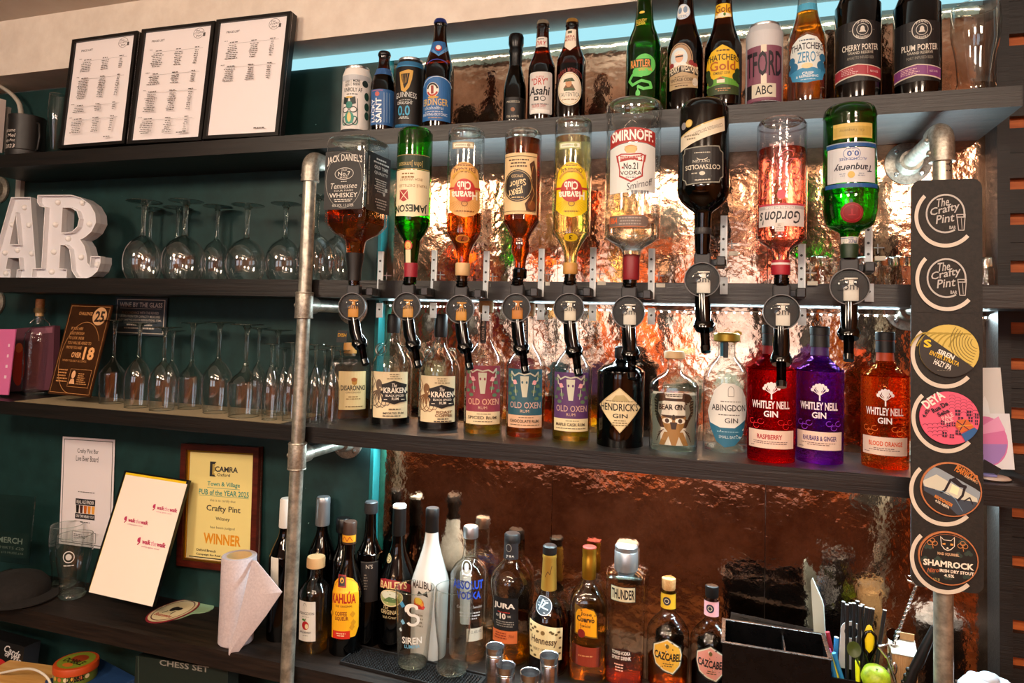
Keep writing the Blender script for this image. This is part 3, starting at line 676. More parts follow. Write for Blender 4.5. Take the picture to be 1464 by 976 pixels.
def a10n(A): A.poly([(1021,-6),(1045,-6),(1048,14),(1033,17),(1019,14)],'#e0b41e'); A.T('Gold',1022,-4,1046,8,'#8a4a18',.03); A.poly([(1021,10),(1033,8),(1046,10),(1046,14),(1033,16),(1021,14)],'#e8e4d0'); A.ell(1036,11,1.8,2.5,'#4a7a2a')
bottle('cider_bottle','brown cider bottle with bright yellow orchard label',1033,150,[(152,25),(149,27),(78,27),(62,25),(46,19),(32,15),(18,13),(-5,11.5),(-25,11.5)],'brown_gl',(38,'#6a2408'),crown(1033,-32,12),'gold',art=[a10,a10n],y=YT,z=ZA1,group=gT)
def a11(A):
    A.rect(1063,62,1123,118,'#7c4a5c'); A.rect(1063,39,1123,62,'#c4c4c6'); A.rect(1063,118,1123,138,'#cfc8b4'); A.rect(1088,61,1096,72,'#d8d0bc'); A.rect(1088,104,1096,118,'#d8d0bc'); A.rect(1063,72,1123,73,'#7c4a5c')
    A.T('TFORD',1064,70,1121,107,'#1f1620',.03); A.rect(1063,118,1074,138,'#20181c'); A.rect(1110,118,1123,138,'#7c4a5c'); A.T('ABC',1080,121,1104,134,'#201c1c',.02); A.rect(1063,138,1123,144,'#7c4a5c')
can('beer_can','silver and plum striped beer can with huge dark letters',1092,147,36,27,'#b9bcc0',a11)
def a12(A):
    A.poly([(1126,72),(1131,58),(1141,50),(1154,46),(1168,50),(1178,60),(1182,74),(1180,104),(1172,113),(1154,117),(1136,113),(1127,100)],'#d8e0dc'); A.bars(1137,52,1170,56,1,'#35526a'); A.T('THATCHERS',1129,60,1179,70,'#1c2430',.03,bend=2); A.T('ZERO',1140,71,1166,87,'#4a8ab0',.02); A.T('%',1167,72,1174,79,'#35526a')
    for x,y,r in((1130,82,6),(1134,92,7),(1178,80,6),(1175,92,7),(1128,98,5),(1180,98,5)): A.ell(x,y,r,r,'#2c6c94')
    A.poly([(1127,100),(1145,95),(1154,94),(1164,95),(1182,100),(1178,112),(1154,117),(1131,112)],'#3c8cb8'); A.ell(1154,92,8,4,'#e0d0a0'); A.T('CRISP',1147,101,1163,105,'#e8f0f0',.02); A.T('& REFRESHING',1138,105.5,1170,109,'#e8f0f0',.02); A.bars(1142,111,1168,113,1,'#c8e0e8')
def a12n(A): A.rect(1137,-6,1171,5,'#4aa0c4')
bottle('cider_bottle','clear bottle of amber alcohol-free cider with blue and white label',1153,144,[(146,26),(143,28),(70,28),(54,27),(38,22),(22,17),(8,14.5),(-15,12.5),(-38,12)],'clear',(12,'#e89a2c'),crown(1153,-45,13),'#3a8ab0',art=[a12,a12n],y=YT,z=ZA1,group=gT)
def porter(nm,lab,cx,by,r,x0,words,band):
    def A_(A):
        c=cx; A.rect(c-40,26,c+40,114,'#171618'); A.ell(c+7,39,14.5,14.5,'#c9c4ba') ; A.ell(c+7,39,13.4,13.4,'#171618'); A.ell(c+7,39,8.4,8.4,'#c9c4ba'); A.ell(c+7,39,7.7,7.7,'#171618')
        A.T('TITANIC',c-2,27.5,c+16,32,'#c9c4ba',.02,bend=3); A.T('BREWERY',c-2,46,c+16,50.5,'#c9c4ba',.02,bend=-3); A.ell(c+7,38,3,4,'#c9c4ba'); A.poly([(c+2,43),(c+5,38),(c+9,38),(c+12,43)],'#c9c4ba'); A.bars(c-12,38.6,c-8,40,1,'#8a867c'); A.bars(c+22,38.6,c+26,40,1,'#8a867c')
        A.T(words,c-23,59,c+32,68,'#d9d4c8',.02,bend=-1.5); A.T('GRAND RESERVE',c-14,70,c+23,74,'#b8b2a4',.02,bend=-1); A.T('PORT INFUSED BEER' if 'PLUM' in words else 'AMARETTO INFUSED BEER',c-15,78,c+24,82,'#8a867c')
        A.poly([(c-40,94),(c,89),(c+40,94),(c+40,111),(c,106),(c-40,111)],'#cfc4b4'); A.poly([(c-40,95),(c,90.5),(c+40,95),(c+40,109),(c,104),(c-40,109)],band); A.bars(c-24,94,c+6,104,4,'#d8b0b0',c=False); A.line([(c+14,93),(c+14,104)],.5,'#d8b0b0'); A.T('ALC 6.5%',c+17,99,c+31,102,'#e0c8c8')
    return bottle('porter_bottle',lab,cx,by,[(by,r*.92),(by-3,r),(20,r),(8,r*.95),(-6,r*.78),(-20,r*.55),(-40,r*.42),(-70,r*.38)],'blackg',None,[(-55,r*.44),(-78,r*.44),(-80,r*.3)],'blackp',art=A_,y=YT,z=ZA1,group=gT,solidbase=False)
porter('c','black porter bottle with a red band on its label',1226,139,34,0,'CHERRY PORTER','#a03440')
porter('p','black porter bottle with a purple band on its label',1311,134,35.5,0,'PLUM PORTER','#7a3c78')
# ---------------------------------------------------------------- drinking glasses
def glass(name,label,cx,by,pr,y=None,z=None,group=None,art=None,cat='glass',base=7,mat='clear'):
    t=Thing(name,label,cat,cx,by,y,z,group,r=pr[0][1])
    P=t.prof(pr); P=catmull(P,3); b=MB(); b.lathe(P,mat,36,cap0=False,cap1=False)
    b.build('glass_wall',t.root)
    rb=pr[0][1]; rz=t.ry(pr,t.by-base)
    t.lathe('thick_base',[(t.by-.5,rb*.9),(t.by-1.5,rb*.97),(t.by-base*.6,rz*.97),(t.by-base,rz*.90)],'solid',0,32)
    tp=pr[-1]; r_=tp[1]*t.sx; zz=t.v(tp[0]); ring=MB(); ring.tube([(r_*.97*math.cos(2*PI*k/36),r_*.97*math.sin(2*PI*k/36),zz) for k in range(36)],.0011,'solid',6,closed=True); ring.build('rim',t.root)
    if art: A=t.art(); art(A); t.label(A,pr,'print')
    return t
glass('pint_glass','empty clear pint glass at the right end of the top shelf',1395,124,[(124,30),(121,29),(112,28),(80,31),(50,37),(30,38),(8,36)],y=-.13,z=ZA1,cat='glass')
def ga(A):
    A.arc(98,798,8,8,1.2,'#d8d8d4'); A.ell(98,798,4.5,4.5,'#c8c8c4'); A.bars(88,809,108,812,1,'#d8d8d4')
glass('tulip_pint_glass','etched tulip pint glass standing in front on the counter by the clip frame',103,861,[(861,20),(857,21),(845,19.5),(825,20.5),(805,25),(785,27.5),(765,26.5)],z=ZD1,art=ga,group='tulip pint glasses on the left of the counter')
glass('tulip_pint_glass','second tulip pint glass, behind the etched one on the left',91,845,[(845,18.5),(841,19.5),(830,18),(812,19),(792,23),(772,25.5),(751,24)],z=ZD1,group='tulip pint glasses on the left of the counter')
def gs(A):
    w='#e4e6e2'; A.arc(590,875,7,7,4,w,90,330); A.arc(590,889,8,7,4,w,-90,150); A.arc(588,874,8,7,3.6,w,150,360); A.T('SIREN',574,914,603,924,w,.03); A.T('LUMINA',578,925,600,930,'#6ab0d8',.02)
    for x,y,r,c in((574,868,5,'#4a94c4'),(575,893,4,'#7ab4d4'),(571,905,3,'#c8dce4'),(603,868,3,'#d88a3a'),(605,872,3,'#c23a3a')): A.poly([(x-r,y),(x,y-r),(x+r,y+r*.3),(x,y+r)],c)
glass('pint_glass','straight pint glass printed with a white S on the black bar mat',590,960,[(960,20),(956,21.5),(948,22),(890,25.5),(841,28.5)],z=ZD1+.008,art=gs)
glass('tulip_pint_glass','plain tulip pint glass on the right end of the bar mat',646,970,[(970,21),(963,22.5),(950,21),(925,21.5),(900,25),(870,28),(841,27)],z=ZD1+.008)
glass('beer_glass','slender etched beer glass behind the leftmost price list',78,214,[(214,5),(205,7),(190,9),(165,13),(134,12)],y=-.15,z=ZA1,mat='clear')
# wine glasses standing upside down on their rims
def stemglass(name,label,cx,by,ty,rb,rr,rf,kind,y=None,z=None,group=None):
    """by: rim on the shelf, ty: foot on top; rb bowl radius, rr rim radius, rf foot radius"""
    t=Thing(name,label,'wine glass',cx,by,y,z,group,r=rr); b=t.by; H=b-ty
    if kind=='balloon': bowl=[(0,rr/rb),(.10,.93),(.24,1),(.36,.93),(.46,.70),(.53,.36),(.56,.12)]; st=.56
    elif kind=='wine': bowl=[(0,rr/rb),(.18,.97),(.34,1),(.44,.88),(.52,.58),(.57,.28),(.60,.10)]; st=.60
    elif kind=='angular': bowl=[(0,rr/rb),(.20,.97),(.36,1),(.385,.96),(.45,.62),(.50,.32),(.56,.12)]; st=.56
    else: bowl=[(0,rr/rb),(.20,.93),(.38,1),(.52,.82),(.64,.46),(.70,.2)]; st=.70
    P=catmull(t.prof([(b-H*k,rb*q) for k,q in bowl]),3); m=MB(); m.lathe(P,'clearW',36,cap0=False,cap1=False); m.build('bowl',t.root)
    rg=MB(); r_=rr*t.sx; rg.tube([(r_*math.cos(2*PI*k/32),r_*math.sin(2*PI*k/32),.0006) for k in range(32)],.0008,'solid',6,closed=True); rg.build('rim',t.root)
    sr=rb*.085+.6
    t.lathe('stem',[(b-H*(st-.01),sr*1.8),(b-H*(st+.04),sr*1.15),(b-H*.75,sr),(b-H*.92,sr*1.3),(b-H*.975,sr*2.6)],'solid',3,14)
    t.lathe('foot',[(b-H*.97,sr*2.4),(b-H*.985,rf*.6),(b-H*.992,rf),(b-H,rf*.97)],'clearW',0,32)
    fr=MB(); r_=rf*t.sx; z_=t.v(b-H*.994); fr.tube([(r_*math.cos(2*PI*k/32),r_*math.sin(2*PI*k/32),z_) for k in range(32)],.0009,'solid',6,closed=True); fr.build('foot_rim',t.root)
    return t
gB='upturned balloon glasses on the middle shelf'
W_=['first','second','third','fourth','fifth','sixth','seventh','eighth','ninth']
for k,(cx,ty,rb,rf,y) in enumerate([(201,287,28,27,-.155),(261,286,33,26,-.135),(307,294,22,22,-.05),(350,292,30,24,-.13),(405,290,27,22,-.10),(450,280,28,27,-.155),(480,286,26,22,-.07)]):
    stemglass('balloon_glass','upturned balloon gin glass, %s from the left in the row beside the white letters'%W_[k],cx,398,ty,rb,rb*.72,rf,'balloon',y=y,z=ZB1,group=gB)
for k,(cx,ty,rb,rf) in enumerate([(211,297,21,22),(250,296,19,22)]):
    stemglass('balloon_glass','upturned balloon gin glass at the wall, behind the %s of the front row'%['first','second'][k],cx,400,ty,rb,rb*.72,rf,'balloon',y=-.042,z=ZB1,group=gB)
gW='upturned wine glasses on the mat'
for k,(cx,by,ty,rb,rr,rf,kd) in enumerate([(159,578,457,20,18,22,'angular'),(195,584,461,20,18,24,'wine'),(231,588,467,21,18,24,'wine'),(271,586,461,19,17,19,'angular'),(309,592,460,23,19,23,'wine'),(348,598,463,25,22,24,'angular'),(243,581,472,13,11,18,'wine'),(366,592,468,13,11,17,'wine'),(393,594,471,17,15,21,'angular')]):
    stemglass('wine_glass','upturned wine glass, '+['leftmost, beside the challenge plaque','second from the plaque','third from the plaque, below the wine sign','fourth from the plaque, with squared shoulders','fifth from the plaque, broad and round','sixth from the plaque, largest, with squared shoulders','small, behind the third one from the plaque','small, behind the sixth one from the plaque','last before the champagne flutes, behind them'][k],cx,by,ty,rb,rr,rf,kd,z=ZC1+.002,group=gW)
gF='upturned champagne flutes by the left pipe'
for k,(cx,by,ty,rb) in enumerate([(385,601,491,14),(414,602,489,14),(448,605,492,13.5),(472,606,494,12.5),(403,594,497,11),(433,597,499,10),(461,599,499,10.5),(485,600,500,9.5)]):
    stemglass('champagne_flute','upturned champagne flute, '+['front row, left of the pipe','front row, touching the pipe on its left','front row, just right of the pipe','front row, beside the amaretto bottle','back row, left of the pipe','back row, hidden mostly by the pipe','back row, right of the pipe','back row, nearest the amaretto bottle'][k],cx,by,ty,rb,rb*.78,14 if k<3 else 12,'flute',z=ZC1+.002,group=gF)
# ================================================================ optics on the middle shelf
YO=-D-.088
lensm=thin('optic_lens','#f4f6f6',.3,.55)
gO='spirit optics on the middle shelf'; gI='inverted spirit bottles on the optics'
def optic(cx,cy,r,nz,label,fluid,strip_=True,sx_=None):
    t=Thing('spirit_optic',label,'optic',cx,cy,y=YO,group=gO); s=t.sz; t.root.rotation_euler[2]=t.phi*.5
    R0=r*t.sx; zt=R0
    b=MB(); b.box((0,.004,zt+.007),(R0*.95,.026,.022),'#24262a',bev=.003); b.build('mount_block',t.root)
    b=MB(); b.lathe([(R0*.42,0),(R0*.46,.004),(R0*.40,.005),(R0*.44,.009),(R0*.38,.010),(R0*.42,.014),(R0*.36,.016),(R0*.36,.026)],'blackg',24,mtx=Matrix.Translation((0,.002,zt+.016))); b.build('bottle_seal',t.root)
    rx=Matrix.Rotation(R(90),4,'X')
    b=MB(); b.lathe([(R0*.9,-.010),(R0*.96,-.004),(R0*.96,.004),(R0*.93,.006)],'#050506',32,mtx=Matrix.Translation((0,0,0))@rx); b.build('measure_housing',t.root)
    b=MB(); b.lathe([(R0*.95,.004),(R0*1.0,.005),(R0*1.01,.010),(R0*.99,.0125),(R0*.96,.0125),(R0*.95,.009)],'#77777a',36,cap0=False,cap1=False,mtx=rx); b.build('rim_ring',t.root)
    b=MB(); b.lathe([(R0*.94,.011),(R0*.85,.016),(R0*.6,.021),(R0*.3,.0235),(.0001,.024)],lensm,32,cap0=False,cap1=False,mtx=rx); b.build('lens',t.root)
    b=MB(); c=fluid
    b.lathe([(R0*.36,-R0*.72),(R0*.38,-R0*.68),(R0*.38,-R0*.02),(R0*.3,R0*.05),(R0*.12,R0*.18),(R0*.12,R0*.42),(R0*.34,R0*.46),(R0*.34,R0*.54)],c,20,mtx=Matrix.Translation((R0*.08,-.0068,-R0*.05))@Matrix.Diagonal((1,.28,1,1))); b.build('plunger',t.root)
    A=Art(0,0); A.T('25ml',-r*.55,-r*.22,r*.5,r*.16,'#17171a',.0); b=MB()
    A.emit(b,lambda u,v,o:Vector((u*t.sx,-.0128-o,v*t.sz))); b.build('measure_print',t.root,fixn=False)
    # lever body and nozzle towards the photograph's nozzle tip
    n=at(nz[0],nz[1],y=YO-.008)-t.P; q=Matrix.Rotation(-t.root.rotation_euler[2],4,'Z'); n=q@n
    L=-n.z; b=MB(); k=n.x
    b.tube([(k*.05,-.002,-R0*.85),(k*.25,-.006,-L*.45),(k*.50,-.010,-L*.62)],[R0*.42,R0*.46,R0*.40],'blackg',14,flat=.8); b.build('lever',t.root)
    b=MB(); b.tube([(k*.30,.004,-L*.50),(k*.55,-.006,-L*.64),(k*.70,-.010,-L*.70)],[R0*.40,R0*.62,R0*.50],'blackg',16,flat=.8)
    b.build('valve_body',t.root)
    b=MB(); b.tube([(k*.70,-.008,-L*.68),(k*.88,-.010,-L*.86),(k*.94,-.010,-L*.94)],[R0*.27,R0*.25,R0*.27],refr('smoked_nozzle','#4a4644',1.45) if 'sm' not in _m else _m['sm'],14)
    b.tube([(k*.94,-.010,-L*.93),(k*1.06,-.014,-L*1.0)],[R0*.30,R0*.27],'blackg',14); b.build('nozzle',t.root)
    # arm back to the shelf edge and punched steel strip
    wx=sx_ if sx_ else .034
    yb=-(YO+D)-.002
    b=MB(); b.box((wx*.5,yb*.5+.004,zt+.004),(wx+R0*.6,.014,.014),'blackp',bev=.002); b.box((wx,yb*.5+.002,zt+.004),(.016,yb-.002,.018),'blackp',bev=.002); b.build('arm',t.root)
    b=MB(); b.box((wx+.004,yb-.003,zt+.050),(.0115,.003,.105),'#b9c4cc'); b.box((wx+.010,yb-.001,zt+.050),(.003,.008,.105),'#d8dde0'); b.box((wx+.006,yb-.003,-.006),(.015,.003,.034),'#b9c4cc')
    for z in (zt+.012,zt+.034,zt+.055,zt+.08): b.lathe([(.0026,0),(.0026,.0016)],'#22262a',10,mtx=Matrix.Translation((wx+.004,yb-.0040,z))@rx)
    b.lathe([(.0024,0),(.0024,.0016)],'#22262a',10,mtx=Matrix.Translation((wx+.006,yb-.0046,-.004))@rx)
    b.build('punched_bracket',t.root,label='pale steel strip with screw holes')
    b=MB(); b.box((wx+.022,yb-.004,zt+.046),(.018,.002,.002),'#77777a'); b.box((wx+.020,yb-.004,zt+.044),(.002,.002,.018),'#77777a'); b.box((wx+.024,yb-.003,zt+.026),(.018,.006,.008),'#b9b4a4'); b.build('bottle_clip',t.root)
    return t
_m['sm']=refr('smoked_nozzle','#5a5654',1.45)
OPT=[(505,438,20,(521,521),'#c98a3a','below the large square whiskey bottle, leftmost'),(583,438,20,(597,524),'#c8934a','below the green whiskey bottle'),(659,442,20.5,(671,527),'#c98f3e','below the amber rum with the tan label'),(739,440,20.5,(751,532),'#c07a34','below the spiced rum with the sailor label'),(814,441,22,(827,536),'#d8d2c0','below the yellow-labelled rum'),(899,446,23.5,(904,541),'#d9d6cc','below the large clear vodka bottle'),(1004,400,25.5,(1009,503),'#e0ddd4','below the black gin bottle, mounted higher'),(1117,446,27,(1117,553),'#dcd8ce','below the pink gin bottle'),(1214,410,29,(1213,515),'#d8d4ca','below the bright green gin bottle, rightmost')]
for cx,cy,r,nz,fl,lb in OPT: optic(cx,cy,r,nz,'round black 25ml spirit optic '+lb,fl)
def inv(name,label,cx,by,pr,glass,liq,art,collar=None,sq=None,dy=1,n=2,a=0,y=YO,sub=3,seg=36,liqr=.93,cat='bottle',capm=None,cap=None):
    """bottle hung neck down: by neck tip, profile from neck upward"""
    t=Thing(name,label,cat,cx,by,y=y,group=gI,a=a)
    t.lathe('glass_body',pr,glass,sub,seg,cap0=False,n=n,dy=dy)
    p1=pr[-1]; t.lathe('base_punt',[(p1[0]+7,pr[-2][1]*.80,*p1[2:]),(p1[0]+2.5,pr[-2][1]*.93,*p1[2:]),(p1[0]+.7,p1[1]*.93,*p1[2:])],'solid',0,seg,n=n,dy=dy,cap0=True) if glass!='blackg' else None
    if liq:
        b0=pr[0][0]-2; ly=liq[0]; ex=[pr[0][2]] if len(pr[0])>2 else []; ex2=[pr[-2][2]] if ex else []
        rr=[(b0,t.ry(pr,b0)*liqr*.95,*ex)]+[(p[0],p[1]*liqr,*p[2:]) for p in pr if ly+1<p[0]<b0-1]+[(ly,t.ry(pr,ly)*liqr,*ex2)]
        t.lathe('liquid',rr,liquid(liq[1]),0,seg,n=n,dy=dy)
    if collar: 
        for nm,pp,mm in collar: t.lathe(nm,pp,mm,0,24)
    for k,fn in enumerate(art if isinstance(art,list) else [art]):
        A=t.art(); fn(A); t.label(A,pr,['label','second_label','neck_label','foil_label'][k],sq)
    return t
blk='#131214'
# large square whiskey bottle, turned so that its right side shows
t=Thing('whiskey_bottle','large square clear whiskey bottle with black label hung on the leftmost optic','bottle',506,408,y=YO-.005,group=gI,a=-33)
pr=[(408,9,2),(385,9.5,2),(352,14,2),(343,16,2.2),(334,27,4.5),(322,34.5,7),(310,35,8),(222,35,8),(206,35,8),(200,33,7),(198,29,6)]
t.lathe('glass_body',pr,'clear',2,44,cap0=False); t.lathe('base_punt',[(207,31,7),(201,33,7),(198.6,29,6)],'solid',0,44)
t.lathe('liquid',[(405,8,2),(385,8.6,2),(352,12.5,2),(343,14.5,2.2),(334,25,4.5),(322,32,7),(300,32.5,8)],liquid('#c8661c'),0,44)
t.lathe('neck_wrap',[(401,9.8),(385,10.2),(366,13.2),(362,13.6)],blk,0,24)
def jd(A):
    w='#cfcbc2'; A.sl=0
    A.rect(477,222,535,304,blk,1.5)
    A.arc(506,263,27,39,.6,'#8a8780',0,360)
    A.T("JACK DANIEL'S",480,230,532,243,w,.02,bend=4); A.ell(506,254,14,8.5,w); A.ell(506,254,13.3,7.8,blk); A.T('OLD',502,247.5,510,250,w); A.T('No.7',497,251,515,257,w,.02); A.T('BRAND',500,258,512,260.5,w)
    A.bars(500,264,512,266,1,w); A.T('Tennessee',486,267,526,275,w,0,shear=.2); A.T('SOUR MASH',492,276.5,520,279,w); A.T('WHISKEY',485,281,527,287.5,w,.02); A.bars(485,289,527,294,2,w); A.T('40% VOL. 1.5 LITER',490,296.5,522,300.5,w)
A=t.art(); jd(A); mb=MB(); A.emit(mb,lambda u,v,o:Vector((u*t.sx*1.12,-35*t.sx-o-.0005,v*t.sz))); mb.build('label',t.root,fixn=False)
A=t.art(); A.sl=0; A.rect(477,222,535,304,blk,1.5); w='#bdb9b0'
A.T('BARRELED AND AGED IN TENNESSEE',448,261,516,263.5,w,rot=-90) ; A.bars(492,226,530,236,2,w); A.T('OLD TIME',494,238,528,243,w,.03); A.T('QUALITY',494,246,528,251,w,.03); A.bars(494,256,528,276,6,w); A.ell(522,270,3,3,w); A.ell(518,276,3,3,w); A.bars(494,284,528,300,4,w)
mb=MB(); A.emit(mb,lambda u,v,o:Vector((35*t.sx+o+.0005,u*t.sx*1.12,v*t.sz))); mb.build('label',t.root,fixn=False,label='black side label with small white print')
def b2(A):
    A.rect(560,218,618,240,'#16301c'); A.T('John Jameson',567,227,605,237,'#b8a060',flip=1); A.line([(562,239.5),(618,239.5)],1,'#b8a060'); A.line([(562,219),(618,219)],.7,'#b8a060')
    A.poly([(560,241),(618,241),(618,304),(590,309),(560,307)],'#e6d9b4'); A.bars(568,244,598,254,2,'#8a6a3a'); A.T('IRISH WHISKEY',570,253,604,257,'#8a6a3a',flip=1); A.T('TRIPLE DISTILLED',568,262,612,266,'#8a6a3a',flip=1)
    A.poly([(570,270),(583,270),(584,284),(577,287),(570,284)],'#a03030'); A.line([(571,271),(583,285)],1,'#e6d9b4'); A.line([(583,271),(571,285)],1,'#e6d9b4')
    A.T('JAMESON',561,290,612,304,'#1c2a1c',.04,flip=1,bend=-2)
def b2n(A): A.ell(583,349,6.5,7.5,'#a8322c'); A.ell(583,349,4.5,5.5,'#d8b060'); A.rect(579,355,587,374,'#d8cfa8')
inv('whiskey_bottle','emerald green whiskey bottle with cream label hung upside down on its optic',587,405,[(405,8.5),(380,9.5),(350,12),(342,13),(332,20),(322,24.5),(310,25.5),(200,25.5),(190,24.5),(183,20)],'emer_gl',(312,'#7a9a24'),[b2,b2n],[('neck_foil',[(396,9.6),(378,10.2),(376,10)],'#8c2030')])
def havana(c,body,red,w1,extra):
    def f(A):
        x=c; A.poly([(x-24,258),(x-20,240),(x-8,231),(x,229),(x+8,231),(x+20,240),(x+24,258),(x+25,298),(x+14,306),(x,310),(x-14,306),(x-25,298)],body)
        A.arc(x,260,26,28,.8,'#8a5a20',200,340); A.T(w1[0],x-18,238,x+16,245,'#5a2c12',.02,flip=1,bend=0); A.bars(x-10,233,x+10,236,1,'#5a2c12')
        A.rect(x-26,266,x+26,269,red); 
        for k in range(15): t_=R(20+k*10); A.line([(x,283),(x+24*math.cos(t_),283+22*math.sin(t_))],.5,extra)
        A.ell(x,271,15.5,17,red); A.T('Club',x-10,258,x+9,270,'#f0ead8',.04,flip=1); A.T('Havana',x-19,272,x+19,284,'#f0ead8',.04,flip=1); A.arc(x,290,4,3.5,1,'#7a4a18'); A.bars(x-16,299,x+16,303,1,'#7a4a18')
        A.arc(x,262,19,20,3,'#c79a3a',205,335)
    return f
def hb(x,bc):
    def f(A): A.rect(x-19,200,x+14,210,bc,1); A.rect(x-17,202,x+12,208,'#e0e4cc',1); A.T('HABANA',x-14,203.5,x+2,206.5,'#6a6a4a',flip=1); A.ell(x+6,205,2.5,2.5,bc)
    return f
def hn(x,y,c1,c2,tx):
    def f(A): A.ell(x,y,10,5.5,c1); A.ell(x,y,8,4,c2); A.T(tx,x-2.5,y-3,x+2.5,y+3,'#3a2a12',.03,flip=1); 
    return f
hp=lambda ty,r,b,s=0:[(b,8),(b-30,9),(b-41,10.5),(b-52,15),(b-68,r-2),(b-78,r),(ty+22,r),(ty+17,r*.97),(ty+10,r),(ty+3,r*.94),(ty,r*.75)]
cl=lambda c,y0,y1: [('stopper_collar',[(y0,10),(y0-1,10.6),(y1+1,10.6),(y1,9.8)],c)]
inv('rum_bottle','clear rum bottle of amber rum with tan sunburst label hung upside down',661,402,hp(182,26.5,402),'clear',(306,'#cf7224'),[havana(664,'#d9a560','#b8322c',('ESPECIAL',),'#c08840'),hb(664,'#a89a7c'),hn(661,340,'#c88a3a','#a0522c','7')],cl('#c9a878',394,376))
def sj(A):
    A.rect(716,216,770,305,'#d9bd8c'); A.line([(716,221),(770,221)],1,'#4a3420'); A.line([(716,301),(770,301)],1,'#4a3420'); A.bars(726,224,756,238,3,'#4a3420')
    A.ell(740,264,22,23.5,'#231e1a'); A.arc(740,264,20,21.5,.7,'#c9ac78'); A.T('SPICED',731,248,748,252,'#c9ac78',.01,flip=1); A.T('Sailor',728,256,752,266,'#e0c898',.02,flip=1,shear=.1,rot=-12); A.T('JERRY',725,266,748,277,'#e0c898',.04,flip=1,rot=-12); A.bars(730,279,750,283,1,'#c9ac78')
    A.poly([(757,232),(764,226),(768,245),(767,300),(752,300),(750,290),(757,280),(762,262)],'#4a2c18'); A.ell(760,292,6,7,'#7a4420'); A.line([(762,235),(758,255),(764,275),(757,292)],1,'#a87840')
inv('rum_bottle','dark amber spiced rum bottle with round black emblem hung upside down',743,400,[(400,8),(372,8.5),(360,13),(348,13.5),(340,12.5),(330,18),(316,26.5),(306,27),(200,27),(192,26),(186,23),(184,19)],'clear',(199,'#b0561c'),[sj],[('neck_ring',[(398,9),(396,10),(385,10),(383,8)],'blackg')])
inv('rum_bottle','nearly colourless rum bottle with bright yellow label hung upside down',815,402,hp(168,27,402),'clear',(196,'#f0e8b0'),[havana(817,'#e8c818','#a82a26',('ORIGINAL',),'#c0a010'),hb(817,'#a8b078'),hn(816,338,'#e0c020','#d8b81c','3')],cl('#b98a4a',392,376))
def sm(A):
    A.poly([(868,187),(880,180),(904,178),(928,180),(940,184),(940,205),(925,201),(904,199),(885,202),(868,207)],'#a8322c'); A.poly([(869,189),(880,182),(904,180),(928,182),(939,186),(939,203),(925,199),(904,197),(885,200),(869,205)],'#9a2a26')
    A.T('SMIRNOFF.',872,183,936,199,'#f0ece4',.05,bend=2)
    A.poly([(868,208),(885,203),(904,200),(925,202),(940,206),(940,273),(868,274)],'#d5dad8'); r='#a0302a'; g='#c08a4a'
    A.ell(902,210,9,6,g); A.poly([(893,206),(911,206),(908,216),(896,216)],'#d8b070'); A.poly([(881,219),(888,216),(902,217),(916,216),(923,219),(919,240),(919,250),(902,259),(885,250),(885,240)],r); A.poly([(883.5,220),(889,218),(902,219),(915,218),(920.5,220),(917,240),(917,248),(902,256),(887,248),(887,240)],'#e0e2de')
    A.poly([(880,218),(902,221),(924,218),(922,229),(902,226),(882,229)],r); A.T('TRIPLE DISTILLED',886,221,918,225,'#f0ece4',bend=2); A.T('No.21',892,230,912,240,'#22262a',.03); A.T('VODKA',887,242,917,248,'#22262a',.03); A.bars(892,249,912,253,2,'#556'); A.T('Smirnoff',896,256,934,266,'#3a4048',0,rot=-14,shear=.3); A.bars(895,270,936,276,1,'#7a8084',h=.9)
def sm2(A): A.poly([(868,306),(920,306),(926,309),(928,315),(925,321),(920,323),(868,323)],'#6a5c56'); A.line([(868,306.5),(921,306.5)],1,'#b8683a'); A.line([(868,322.5),(921,322.5)],1,'#b8683a'); A.T('1864',868,309,882,318,'#d8622a',.03); A.bars(884,308,918,321,3,'#9a8c84')
inv('vodka_bottle','very large clear vodka bottle with red banner label hung upright-lettered on its optic',902,405,[(405,9),(375,10.5),(366,13),(356,15),(349,26),(340,38.5),(334,40),(240,40),(180,39.5),(170,38.5),(163,40.5),(152,41),(146,38),(143,32)],'clear',(322,'#f0f4f2'),[sm,sm2],[('neck_foil',[(400,11.5),(398,12),(366,12),(364,11)],'#7c1c26')],seg=44)
def cw(A):
    A.poly([(966,187),(1039,160),(1040,181),(966,210)],'#d9d0b8'); A.poly([(966,187),(1039,160),(1039,162),(966,189)],'#c8b06a'); A.T('COTSWOLDS DISTILLERY',990,178,1036,183,'#5a5040',0,flip=1,rot=-19); A.bars(975,186,1000,196,2,'#8a8068')
    A.ell(974,172,5.5,5.5,'#8a8a8e'); A.ell(984,170,6,6,'#c8a44a'); A.ell(984,170,4.5,4.5,'#d8bc70')
    A.poly([(976,207),(1029,205),(1031,211),(1036,214),(1036,250),(1031,253),(1029,259),(980,262),(978,256),(973,253),(973,216),(976,213)],'#8c8c80'); A.poly([(978,208.5),(1027.5,206.5),(1030,212),(1034.5,215),(1034.5,249),(1030,252),(1028,257.5),(981.5,260.5),(979.5,255),(974.5,252),(974.5,217),(977.5,214)],'#19191a')
    w='#c9c4b4'; A.bars(990,214,1018,217,1,w); A.arc(1004,223,7,3,1,w,0,180); A.T('DRY GIN',991,226,1014,230,w,flip=1); A.T('COTSWOLDS',979,233,1030,240,w,.03,flip=1); A.ell(1004,246,4,3,w); A.bars(988,244,998,247,1,w); A.bars(992,254,1016,257,1,w)
